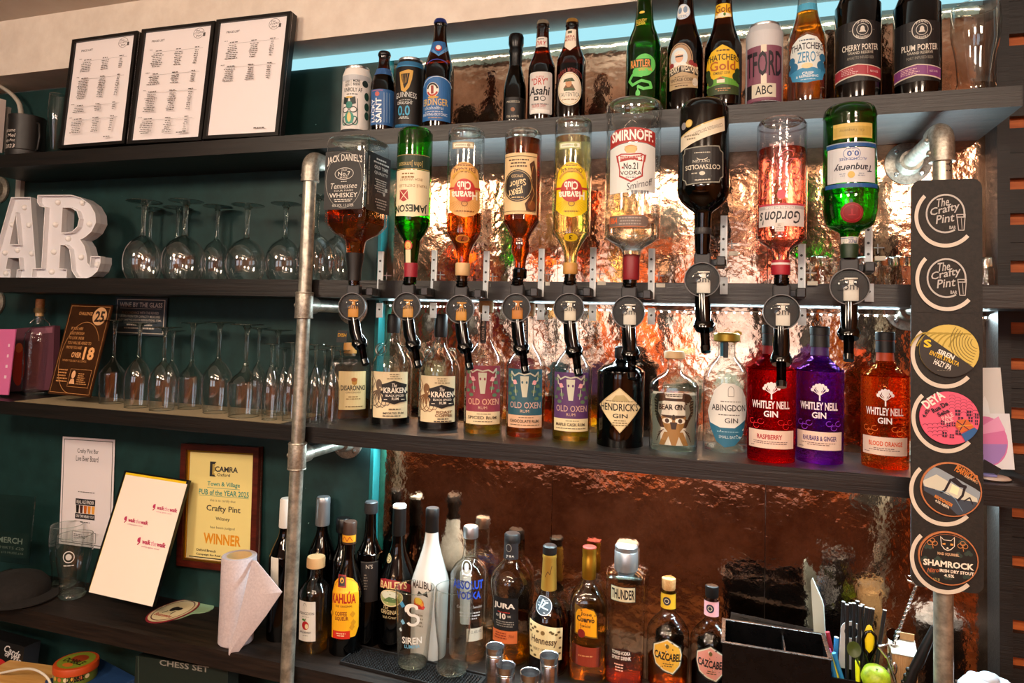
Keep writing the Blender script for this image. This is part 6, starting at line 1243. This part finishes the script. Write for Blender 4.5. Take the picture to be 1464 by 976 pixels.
# ---------------------------------------------------------------- glass shelf left: swing bottle, mat
t=Thing('swing_top_bottle','clear empty bottle with cork and wire bail beside the pink card','bottle',50,566,z=ZC1+.0004,r=19)
pr=[(566,19,3),(562,20.5,3),(485,20.5,3),(474,17,2.6),(466,10,2),(461,8,2),(446,8,2)]
t.lathe('glass_body',pr,'frost',2,36,cap1=False); t.lathe('base_punt',[(562,17,3),(558,18.5,3),(556,10,3)],'solid',0,32); t.lathe('stopper',[(452,6.2),(440,6.8),(428,7),(427,6)],'cork',0,20)
b=MB(); b.tube([(x*t.sx,-.004,t.v(y)) for x,y in((-13,462),(-8,457),(0,454),(8,456),(15,462),(17,470),(13,474))],.0011,'steel',8); b.build('wire_bail',t.root)
t.lathe('glass_lip',[(447,8),(445,9.3),(441,9.3),(440,8)],'solid',0,24)
ms=empty('mesh_mat',Vector((-1.0,-.1,ZC1)),0,'woven cream mesh mat under the upturned wine glasses','mat')
ml=at(42,570,z=ZC1+.002); mr=at(400,600,z=ZC1+.002)
m0,m1=at(40,571,z=ZC1+.002).x,at(470,590,z=ZC1+.002).x
b=MB(); o=ms.location; msh=col('#6a5c46',.6); msh2=col('#8a7c62',.6)
x=m0
while x<m1:
    b.box((x-o.x,-.105-o.y,.0006),(.0028,.190,.0008),msh); x+=.0056
y=-.199
while y<-.012:
    b.box(((m0+m1)/2-o.x,y-o.y,.0013),(m1-m0,.0028,.0008),msh2); y+=.0056
b.build('mesh',ms,kind='stuff')
# ---------------------------------------------------------------- counter left: paper roll, beermats, cap
c=at(337,916,z=ZD1); t=empty('paper_towel_roll',c,0,'standing lavender-grey paper towel roll with a loose sheet','paper roll'); s=proj(c)[2]/F
pp=noisy('paper_towel','#b4a8ae','#c4b8bc',(1,1,1),.9,.3,1,nscale=180.); rr=24*s; H=121*s
b=MB(); b.lathe([(rr*.94,0),(rr,.003),(rr*.99,H*.5),(rr,H-.002),(rr*.97,H),(rr*.72,H-.001),(rr*.72,H-.06)],pp,40,cap1=False); b.build('roll',t)
b=MB(); b.lathe([(rr*.73,H-.05),(rr*.73,H-.0005),(rr*.68,H-.0005),(rr*.68,H-.05)],'#c8a878',32,cap0=False,cap1=False); b.build('card_core',t)
top=[Vector((rr*1.0,-.004,H-.002)),Vector((rr*1.05,-.010,H*.72)),Vector((rr*.75,-.022,H*.4)),Vector((rr*.3,-rr-.004,H*.12)),Vector((-rr*.05,-rr-.003,H*.06))]
b=MB(); e=[at(366,801,y=c.y-.006),at(403,846,y=c.y-.035),at(380,880,y=c.y-.04),at(333,942,y=c.y-.045)]; k=[at(361,798,y=c.y),at(349,850,y=c.y-rr),at(338,895,y=c.y-rr-.004),at(327,925,y=c.y-rr-.01)]
vs=[];fs=[]
for q in k: vs.append(q-c)
mid=[(p+q)/2+Vector((0,-.008,0)) for p,q in zip(k,e)]
for q in mid: vs.append(q-c)
for q in e: vs.append(q-c)
n=len(vs); vs+= [v+Vector((.0004,.0012,0)) for v in vs]
for j in range(2):
    for i in range(3): a_=j*4+i; fs+= [(a_,a_+1,a_+5,a_+4),(n+a_,n+a_+4,n+a_+5,n+a_+1)]
ed=[0,1,2,3,7,11,10,9,8,4]; fs+=[(p,q,n+q,n+p) for p,q in zip(ed,ed[1:]+ed[:1])]
b.add(vs,fs,pp,True); b.build('loose_sheet',t)
def mat_(px,py,rx,ry,name,label,m,draw,rot=0,zz=0):
    c=at(px,py,z=ZD1+zz); t=empty(name,c,R(rot),label,'beer mat'); s=proj(c)[2]/F
    n=36; b=MB(); b.add([Vector((rx*s*math.cos(2*PI*i/n),ry*s*math.sin(2*PI*i/n),.0016)) for i in range(n)]+[Vector((rx*s*math.cos(2*PI*i/n),ry*s*math.sin(2*PI*i/n),0)) for i in range(n)],[tuple(range(n)),tuple(range(2*n-1,n-1,-1))]+[(k,(k+1)%n,n+(k+1)%n,n+k) for k in range(n)],m); b.build('card',t)
    A=Art(0,0); draw(A); b=MB(); A.emit(b,lambda u,v,o:Vector((u*s,v*s,.0016+o))); b.build('print',t,fixn=False)
b=MB(); c=at(283,868,z=ZD1); t=empty('beer_mat',c,R(-10),'pale green star-edged beer mat half under the oval one','beer mat'); s=proj(c)[2]/F
P=[(20*s*(1+.22*math.cos(5*a))*math.cos(a),38*s*(1+.22*math.cos(5*a))*math.sin(a)) for a in [2*PI*i/40 for i in range(40)]]
b.add([Vector((x,y,.0014)) for x,y in P]+[Vector((x,y,0)) for x,y in P],[tuple(range(40)),tuple(range(79,39,-1))]+[(k,(k+1)%40,40+(k+1)%40,40+k) for k in range(40)],'#8fae8a'); b.build('card',t)
mat_(248,873,27,42,'beer_mat','oval cream beer mat with maroon border on the counter','#8a2c34',lambda A:(A.ell(0,0,25,39,'#d8c49a'),A.ell(0,0,22,35,'#5a2428'),A.ell(0,0,21,33,'#e0cfa4'),A.ell(-2,-4,5,8,'#2a2420'),A.ell(4,-6,5,5,'#2a2420'),A.line([(-6,4),(-8,12)],1.5,'#2a2420'),A.line([(5,2),(6,12)],1.5,'#2a2420'),A.T('Butcombe',-14,14,14,22,'#a83028',.04)),0,.0016)
c=at(22,848,z=ZD1); t=empty('baseball_cap',c,R(-20),'black fabric cap lying at the left of the counter','cap'); s=proj(c)[2]/F
blf=noisy('black_cap_cloth','#100d0c','#1e1a18',(1,1,1),.9,.4,1,nscale=120.)
b=MB(); b.lathe([(52*s,0),(53*s,.006),(50*s,.03),(42*s,.045),(25*s,.056),(4*s,.060),(.0001,.061)],blf,32,cap0=True,cap1=False,mtx=Matrix.Diagonal((1,.8,1,1))); b.build('crown',t)
b=MB(); vs=[];n=20
for i in range(n+1):
    a=R(-80+160*i/n); 
    for rr_ in(.85,1.45): vs.append(Vector((rr_*46*s*math.cos(a)+6*s,rr_*36*s*math.sin(a),.010+.004*math.cos(a)-(.006 if rr_>1 else 0))))
m_=len(vs); vs+=[v-Vector((0,0,.003)) for v in vs]
fs=[(2*i,2*i+1,2*i+3,2*i+2) for i in range(n)]+[(m_+2*i,m_+2*i+2,m_+2*i+3,m_+2*i+1) for i in range(n)]+[(2*i+1,m_+2*i+1,m_+2*i+3,2*i+3) for i in range(n)]
b.add(vs,fs,blf,True); b.build('peak',t)
# ---------------------------------------------------------------- low shelf: games and tin
zl=ZD1-.405
def boxt(name,label,cat,px,py,y,w,d,h,m,rz=0,z=None,draw=None,W=100,H=100,face='front'):
    P=at(px,py,y=y); z0=(P.z if z is None else z); t=empty(name,Vector((P.x,y,z0)),R(rz),label,cat)
    MB().box((0,0,h/2),(w,d,h),m,bev=.002).build('carton',t)
    if draw:
        A=Art(0,0); draw(A); b=MB()
        if face=='front': A.emit(b,lambda u,v,o:Vector((u/W*w-w/2,-d/2-.0003-o,h+v/H*h)))
        else: A.emit(b,lambda u,v,o:Vector((u/W*w-w/2,d/2+v/H*d,h+.0003+o)))
        b.build('print',t,fixn=False)
    return t
def chess(A): A.T('CHESS SET',27,0,80,7,'#8a877f',.03,rot=0); A.line([(3,0),(8,100)],.4,'#5a6a5c'); A.poly([(20,62),(62,34),(74,50),(84,72),(62,98),(30,98)],'#7a4030'); [A.rect(40+i*8,50+j*8,45+i*8,56+j*8,'#1c1410') for i in range(4) for j in range(5)]; A.poly([(6,58),(22,56),(20,64),(6,66)],'#c8b8a0')
f=Flat((196,937),(330,958),(318,1080),(186,1055),-.172,-.160,'chess_box','dark green chess set box standing on the low shelf','box'); slabs(f,'#1d2823',-.04,0,'carton'); printed(f,chess,100,100,0)
f=Flat((-60,898),(34,925),(26,1000),(-60,975),-.13,-.12,'game_box','black game box with white lettering at the far left of the low shelf','box'); slabs(f,'#141416',-.05,0,'carton'); printed(f,lambda A:(A.T('Cards',70,8,96,22,'#c8c8cc',.03,rot=16),A.T('of War',72,20,98,30,'#c8c8cc',.03,rot=16),A.ell(66,46,12,12,'#b82c2c'),A.rect(74,42,90,70,'#d8d0c4'),A.rect(78,46,86,62,'#b82c2c')),100,100,0)
tz=at(107,976,y=-.15).z
bx=boxt('game_box','blue card game box with yellow corner panels under the tin','box',130,986,-.14,.19,.15,.030,'#23406c',-14,draw=lambda A:([A.rect(12+i*22,20,24+i*22,80,'#c8a85c') for i in range(4)]),W=100,H=100)
bxz=bx.location.z+.0305
b=MB(); t=empty('game_tin',Vector((at(108,970,y=-.15).x,-.15,bxz)),0,'round green and orange game tin on the blue box','tin'); s=proj(t.location)[2]/F; rr=28*s; 
b.lathe([(rr*.96,0),(rr*.97,.003),(rr*.97,.026),],'#6a7a2c',40); b.build('tin_body',t)
b=MB(); b.lathe([(rr,.026),(rr*1.03,.027),(rr*1.03,.042),(rr,.045),(rr*.9,.046)],'#b8481c',40); b.build('lid',t)
A=Art(0,0); A.ell(0,0,24,24,'#7a8a2c'); A.ell(0,-6,12,10,'#8c3a1c'); A.T('DOBBLE',-17,-2,17,9,'#1c1a14',.1); A.ell(0,14,8,5,'#c86a2a'); b=MB(); A.emit(b,lambda u,v,o:Vector((u*s,v*s,.0462+o))); b.build('print',t,fixn=False)
A=Art(0,0); 
for i in range(9): A.ell(-34+i*9,-9,3,3,['#d8a84a','#c86a3a','#e0cfa4'][i%3])
A.T('DOBBLE',12,-15,34,-5,'#1c1a14',.08); b=MB(); rm=rr*.975
A.emit(b,lambda u,v,o:Vector(((rm+o)*math.sin(u*s/rm),-(rm+o)*math.cos(u*s/rm),v*s+.001)),step=4); b.build('print',t,fixn=False)
c=at(30,972,y=-.17); t=empty('wooden_box',Vector((c.x,-.17,c.z-.07)),R(8),'pale wooden box top at the bottom left corner','box'); MB().box((0,0,.045),(.20,.12,.09),noisy('pale_wood','#c8924a','#dcae6c',(2,20,20),.5,.3),bev=.006).build('box_body',t)
t=empty('white_cable',at(20,960,y=-.19),0,'white cable looping over the pale wooden box','cable'); o=t.location
b=MB(); b.tube([Vector(p)-o for p in catmull([tuple(at(x,y,y=-.20)) for x,y in((-30,966),(0,962),(25,957),(45,956),(60,962),(70,972),(76,990))],4)],.0032,'#d8d4c8',8); b.build('cable',t)
# ================================================================ counter right: bar mat, jiggers, caddy, tools
rub=col('#141416',.5)
q=[at(x,y,z=ZD1) for x,y in((487,948),(515,927),(700,968),(672,996))]
o=(q[0]+q[1]+q[2]+q[3])/4; t=empty('bar_mat',o,0,'black rubber bar mat with raised studs under the two pint glasses','mat')
U=((q[2]-q[1])+(q[3]-q[0]))/2; V=((q[1]-q[0])+(q[2]-q[3]))/2; ang=math.atan2(U.y,U.x); w,h=U.length,abs(V.dot(Vector((-math.sin(ang),math.cos(ang),0))))
h=max(h,.085); t.rotation_euler[2]=ang
b=MB(); b.box((0,0,.0015),(w,h,.003),rub); 
for x,y,a,c in((-w/2,0,.003,h),(w/2,0,.003,h),(0,-h/2,w,.003),(0,h/2,w,.003)): b.box((x,y,.004),(a,c,.008),rub,bev=.001)
b.build('tray',t)
b=MB(); nx=int(w/.0075); ny=int(h/.0075)
for i in range(1,nx):
    for j in range(1,ny): b.lathe([(.0018,.003),(.0014,.0075)],rub,6,cap0=False,mtx=Matrix.Translation((-w/2+i*.0075,-h/2+j*.0075,0)),smooth=False)
b.build('stud',t,kind='stuff')
br=noisy('brushed_steel','#9a9a9c','#d4d4d6',(1,1,30),.25,.1,1,metal=1.)
for k,(cx,ty,r,hh,lb) in enumerate([(706,924,13,60,'tall steel thimble measure behind, leftmost'),(722,951,13.5,48,'steel thimble measure in front of the leftmost'),(757,961,14,36,'steel thimble measure cut by the bottom edge'),(784,937,13.5,52,'tall steel thimble measure with ringed neck, rightmost')]):
    by=ty+hh; t=Thing('thimble_measure',lb,'measure',cx,by,y=[-.17,-.185,-.20,-.185][k],group='steel thimble measures'); 
    bz=t.P.z
    b0=t.by; pr=[(b0,r*.9),(b0-4,r*.94),(ty+14,r*.96),(ty+13,r*.92),(ty+11,r*.97),(ty+10,r*.93),(ty+8,r*.98),(ty+1,r*1.02),(ty,r*1.03),(ty+.5,r*.95),(ty+12,r*.88),(ty+24,r*.84)]
    if t.P.z>ZD1+.001:
        pr[0]=(b0+(t.P.z-ZD1)/t.sz,r*.9); t.root.location.z=ZD1; dz=t.P.z-ZD1
        ms_=MB(); ms_.lathe([(p[1]*t.sx,t.v(p[0])+dz) for p in pr],br,32); ms_.build('measure_cup',t.root)
    else: t.lathe('measure_cup',pr,br,0,32)
# black napkin caddy: front box and lid behind
yc=-.175; zt=at(1100,915,y=yc).z
t=empty('bar_caddy',Vector((at(1110,976,y=-.14).x,-.14,ZD1)),0,'open black plastic caddy box at the bottom right','box'); o=t.location
x0,x1=at(1034,905,y=-.215).x,at(1187,950,y=-.215).x; z1=at(1110,930,y=-.215).z; 
b=MB(); hh=z1-ZD1; W2=x1-x0; xc=(x0+x1)/2-o.x; yf,yk=-.215-o.y,-.105-o.y
bk_=col('#0c0c0e',.28)
for c_,d_ in (((xc,yf,hh/2),(W2,.003,hh)),((xc,yk,hh/2),(W2,.003,hh)),((x0-o.x,(yf+yk)/2,hh/2),(.003,yk-yf,hh)),((x1-o.x,(yf+yk)/2,hh/2),(.003,yk-yf,hh)),((xc,(yf+yk)/2,.002),(W2,yk-yf,.004))): b.box(c_,d_,bk_)
b.build('box_wall',t)
b=MB()
for c_,d_ in (((xc,yf,hh),(W2+.008,.008,.003)),((xc,yk,hh),(W2+.008,.008,.003)),((x0-o.x,(yf+yk)/2,hh),(.008,yk-yf,.003)),((x1-o.x,(yf+yk)/2,hh),(.008,yk-yf,.003))): b.box(c_,d_,bk_,bev=.001)
b.box((xc+W2*.10,(yf+yk)/2,hh*.5),(.003,yk-yf,hh*.9),bk_); b.build('rim',t)
f=Flat((1043,873),(1163,900),(1163,960),(1043,935),-.045,-.020,'caddy_lid','black plastic lid standing behind the caddy box','lid'); slabs(f,bk_,-.004,0,'lid_panel'); slabs(f,bk_,-.006,.006,'lid_rim',0,.93,1,1)
# holder pot with straws, pens and tools
yh=-.135
hx0,hx1=at(1183,960,y=yh-.04).x,at(1300,960,y=yh-.04).x; zh=at(1215,972,y=yh-.04).z
t=empty('utensil_holder',Vector(((hx0+hx1)/2,yh,ZD1)),0,'black holder for straws, pens and bar tools right of the caddy','holder'); b=MB(); hh=zh-ZD1; W2=hx1-hx0
for c_,d_ in (((0,-.04,hh/2),(W2,.003,hh)),((0,.04,hh/2),(W2,.003,hh)),((-W2/2,0,hh/2),(.003,.08,hh)),((W2/2,0,hh/2),(.003,.08,hh)),((0,0,.002),(W2,.08,.004))): b.box(c_,d_,bk_)
b.build('holder_wall',t)
def stick(name,label,cat,top,bot,yt,yb_,r,m,group=None,hollow=False,part=None,extra=None):
    a,c=at(*top,y=yt),at(*bot,y=yb_); d=(a-c).normalized(); base=c+(c-a)*0
    # reach down into the holder
    k=(c.z-(ZD1+.006))/(a.z-c.z) if a.z>c.z else 0; k=min(k,1.2); base=c+(c-a)*k*.9
    t=empty(name,base,0,label,cat,group)
    b=MB(); b.tube([Vector(),a-base],r,m,12,caps=not hollow); b.build(part or 'shaft',t)
    if hollow:
        b=MB(); L=(a-base).length; mt=(a-base).to_track_quat('Z','Y').to_matrix().to_4x4(); b.lathe([(r,L),(r*.99,L+.0006),(r*.78,L+.0006),(r*.76,L-.008)],'#b8b8b8' if hollow=='w' else m,12,cap0=False,mtx=mt); b.build('cut_end',t)
    if extra: extra(t,a-base,(a-base).normalized())
    return t
st=col('#1b1a1d',.45)
for k,(tx,ty,bx,by,y) in enumerate([(1206,860,1204,900,-.115),(1211,864,1211,955,-.150),(1216,862,1214,900,-.110),(1221,862,1220,960,-.140),(1226,859,1223,905,-.105),(1230,866,1228,915,-.150),(1233,864,1229,900,-.110),(1239,868,1234,920,-.125),(1243,869,1236,925,-.150),(1248,870,1241,915,-.130),(1265,872,1254,945,-.150)]):
    stick('black_straw','black paper straw with white tip in the holder, %s'%['backmost left','front left, longest in view','second in the back row','front row, second from left','third in the back row','front row, third from left','fourth in the back row','middle row, fourth from right','thick front one, third from right','leaning, second from right','apart at the right beside the knife'][k],'straw',(tx,ty),(bx,by),y,y,.0036,st,'black straws in the holder','w')
stick('blue_pen','blue pen with pale end standing left of the straws','pen',(1196,911),(1194,950),-.12,-.12,.0045,'#2f7cc0',hollow='w')
stick('blue_straw','blue plastic stick leaning left in front of the white card','stick',(1186,937),(1196,976),-.165,-.16,.004,'#2f86cc')
stick('blue_straw','blue plastic stick crossing the yellow one','stick',(1192,933),(1206,976),-.160,-.155,.004,'#2f86cc')
stick('yellow_highlighter','slim yellow stick with pink end among the blue ones','stick',(1186,932),(1193,955),-.155,-.155,.0035,'#e8d83a',extra=lambda t,a,d:MB().cyl(a-d*.001,a+d*.006,.0037,'#d85a9c',10).build('pink_tip',t))
stick('yellow_stick','bright yellow plastic stick below the dark spoon','stick',(1226,945),(1227,985),-.172,-.172,.0042,'#d8e81c')
stick('red_pen','dark red pen reflected behind the white card','pen',(1183,903),(1189,930),-.10,-.10,.004,'#8c2430')
# tall white plastic card / palette
P=[(1160,838),(1162,800+30),(1172,855),(1176,862),(1181,940),(1168,925)]
t=empty('white_palette',at(1172,960,y=-.03),0,'tall translucent white plastic scraper behind the caddy','scraper'); o=t.location
b=MB(); L=[(1159,830),(1161,826),(1175,858),(1177,866),(1182,950),(1166,950)]
fr=[at(x,y,y=-.035)-o for x,y in L]; bkk=[v+Vector((.002,.004,0)) for v in fr]; n=len(L)
b.add(fr+bkk,[tuple(range(n)),tuple(range(2*n-1,n-1,-1))]+[(k,(k+1)%n,n+(k+1)%n,n+k) for k in range(n)],'#b8c2bc'); b.build('blade',t)
# scissors-like grey handle
t=empty('bottle_opener','' and None or at(1210,962,y=-.125),0,'grey bar blade opener with round hole behind the straws','opener'); o=t.location
b=MB(); c=at(1217,903,y=-.128)-o; s=proj(o)[2]/F
outer=[(c.x+14*s*math.cos(R(a)),c.z+15*s*math.sin(R(a))) for a in range(-20,201,15)]+[(c.x-17*s,c.z-52*s),(c.x+6*s,c.z-52*s)]
inner=[(c.x+9*s*math.cos(R(a)),c.z+9*s*math.sin(R(a))) for a in range(0,360,20)]
b.extr([outer,inner],'#b8bcc2',c.y-.001,c.y+.001); b.build('blade',t)
# dark spoon
def bowl(t,a,d): 
    b=MB(); b.lathe([(.0001,-.004),(.008,-.003),(.012,0),(.0125,.001),(.0115,.001),(.008,-.001),(.0001,-.002)],'#3a4a1c',20,cap0=False,cap1=False,mtx=Matrix.Translation(a+d*.010)@Matrix.Rotation(R(80),4,'X')@Matrix.Diagonal((1,1.15,1,1))); b.build('spoon_bowl',t)
stick('measuring_spoon','dark olive measuring spoon among the straws','spoon',(1223,935),(1230,958),-.178,-.172,.0022,'#3a4a1c',extra=bowl)
# yellow/black peeler
t=empty('peeler',at(1243,955,y=-.155),0,'black peeler with a yellow insert right of the straws','peeler'); o=t.location; s=proj(o)[2]/F
c=at(1243,918,y=-.158)-o; b=MB(); b.tube([c+Vector((x*s,0,z*s)) for x,z in((0,-32),(-7,-12),(-8,4),(-4,14),(2,16),(8,10),(9,-4),(4,-18),(0,-32))],.0028,'blackg',10); b.build('handle_loop',t)
b=MB(); b.lathe([(.0001,-18*s),(5*s,-12*s),(7*s,0),(6*s,12*s),(3*s,20*s),(.0001,22*s)],'#e0c81c',16,mtx=Matrix.Translation(c+Vector((0,.003,2*s)))@Matrix.Diagonal((1,.4,1,1))); b.build('insert',t)
# tongs
t=empty('bar_tongs',at(1275,975,y=-.165),0,'shiny steel tongs leaning over the cardboard straw box','tongs'); o=t.location
b=MB(); P1=[at(x,y,y=-.168)-o for x,y in((1256,925),(1268,940),(1280,976))]; P2=[at(x,y,y=-.160)-o for x,y in((1256,924),(1270,921),(1272,926),(1275,950),(1281,976))]
b.tube(P1,.0022,'steel',8); b.tube(P2,.0022,'steel',8); b.build('arm',t)
b=MB(); b.sphere(at(1279,955,y=-.166)-o,.008,'steel',14,8,sc=(.6,.3,1.5)); b.build('claw',t)
# corrugated cardboard box
t=empty('cardboard_box',Vector((at(1290,976,y=-.13).x,-.13,ZD1)),R(-6),'small brown corrugated box behind the lime and tongs','box'); o=t.location; zz=at(1290,927,y=-.13).z-ZD1
cb=noisy('cardboard','#a8845a','#c09c70',(1,1,1),.85,.1,1,nscale=40.); b=MB(); b.box((0,0,zz/2),(.046,.046,zz),cb); b.build('box_body',t)
for i in range(13):
    MB().cyl((-.022+i*.00366,-.0236,.002),(-.022+i*.00366,-.0236,zz-.002),.0013,cb,6).build('flute',t)
b=MB(); b.box((0,-.004,zz+.005),(.046,.05,.002),'#a8a498',rot=Matrix.Rotation(R(14),3,'X')); b.box((0,.018,zz+.012),(.044,.002,.024),cb); b.build('flap',t)
# lime
c=at(1252,970,y=-.182); t=empty('lime',c-Vector((0,0,.03)),0,'bright green lime in front of the tools','fruit'); s=proj(c)[2]/F
lm=noisy('lime_skin','#7c9a14','#a8bf2a',(1,1,1),.4,.35,1,nscale=110.); b=MB()
b.lathe([(.0001,-19.5*s),(8*s,-18*s),(16*s,-11*s),(19.5*s,0),(17.5*s,10*s),(11*s,16.5*s),(5*s,18.6*s),(1.6*s,18.2*s),(.0001,18*s)],lm,28,mtx=Matrix.Translation((0,0,.03))@Matrix.Rotation(R(25),4,'X')); b.build('skin',t)
b=MB(); b.sphere(Vector((0,-.0115,.03+17.6*s)),.0022,'#6a7a2c',10,6,sc=(1,1,.5)); b.build('stem_scar',t)
mb=MB(); mb.lathe([(.020,0),(.021,.002),(.021,c.z-.03+.003-ZD1)],bk_,24,cap1=False); tag(mb.build('lime_cup',None,Vector((c.x,c.y,ZD1))),'black cup carrying the lime','cup')
# twisted bar spoon
t=empty('twisted_bar_spoon',at(1268,960,y=-.14),0,'twisted steel bar spoon rising beside the beer board','spoon'); o=t.location
a,c=at(1311,835,y=-.120),at(1270,940,y=-.140); d=(c-a); L=d.length; d.normalize(); e1=d.cross(Vector((0,1,0))).normalized(); e2=d.cross(e1)
for ph in(0,PI):
    b=MB(); n=90; b.tube([a-o+d*(L*i/n)+(e1*math.cos(ph+i*.62)+e2*math.sin(ph+i*.62))*.0019 for i in range(n+1)],.0017,'steel',8); b.build('twisted_wire',t)
b=MB(); b.tube([a-o+d*L,at(1271,955,y=-.142)-o],.0022,'steel',8); b.build('shank',t)
b=MB(); 
for k in range(3): b.tube([a-o,at(1306+k*4,829-k*1+2,y=-.120)-o+Vector((-.010,0,.006*k)),at(1294+k*4,822,y=-.120)-o],[.0022,.0018,.0006],'steel',8)
b.build('fork_tip',t)
b=MB(); b.lathe([(.0115,-.0015),(.012,0),(.0115,.0015)],'blackg',24,mtx=Matrix.Translation(at(1277,907,y=-.128)-o)@Matrix.Rotation(R(80),4,'X')); tag_=b.build('round_tag',t,label='black round disc')
# knife with black handle
t=empty('bar_knife',at(1290,976,y=-.175),0,'knife with ridged black handle leaning against the right pipe','knife'); o=t.location
P=[at(x,y,y=-.175)-o for x,y in((1336,896),(1326,918),(1314,944),(1306,958),(1301,970),(1296,985))]
b=MB(); b.tube(P,[.006,.0085,.010,.009,.011,.010],'blackp',14,flat=.7); b.build('handle',t)
for k in range(3):
    b=MB(); p=P[3]+(P[5]-P[3])*(k*.33); b.sphere(p+Vector((-.009,0,0)),.0045,'blackp',10,6); b.build('finger_ridge',t)
b=MB(); b.tube([at(1296,985,y=-.175)-o,at(1288,1010,y=-.175)-o],[.009,.006],'steel',8,flat=.2); b.build('blade',t)
# moulded white dish stack, bottom right
c=at(1413,974,y=-.13); t=empty('moulded_tray',c-Vector((0,0,.02)),R(10),'white moulded tray with rounded knobs at the bottom right, mirrored in the copper','tray'); s=proj(c)[2]/F
wh_=col('#b4b8c2',.4); b=MB(); b.lathe([(40*s,0),(38*s,.012),(30*s,.022),(14*s,.026),(.0001,.026)],wh_,10,cap1=False,smooth=False,mtx=Matrix.Diagonal((1,.8,1,1))); b.build('tray_body',t)
for k,(x,y) in enumerate(((0,0),(-22,-8),(22,-8),(-12,16),(14,16))): MB().sphere((x*s,y*s,.024 if k==0 else .018),14*s if k==0 else 9*s,wh_,16,10,sc=(1,1,.7)).build('knob',t)
mb=MB(); mb.box((0,0,-.0),(.09,.07,c.z-.02-ZD1-.001),'#1a1614'); tag(mb.build('storage_box',None,Vector((c.x,c.y,(c.z-.02+ZD1)/2))),'dark box under the white moulded tray','box')
# curled copper edge strip right
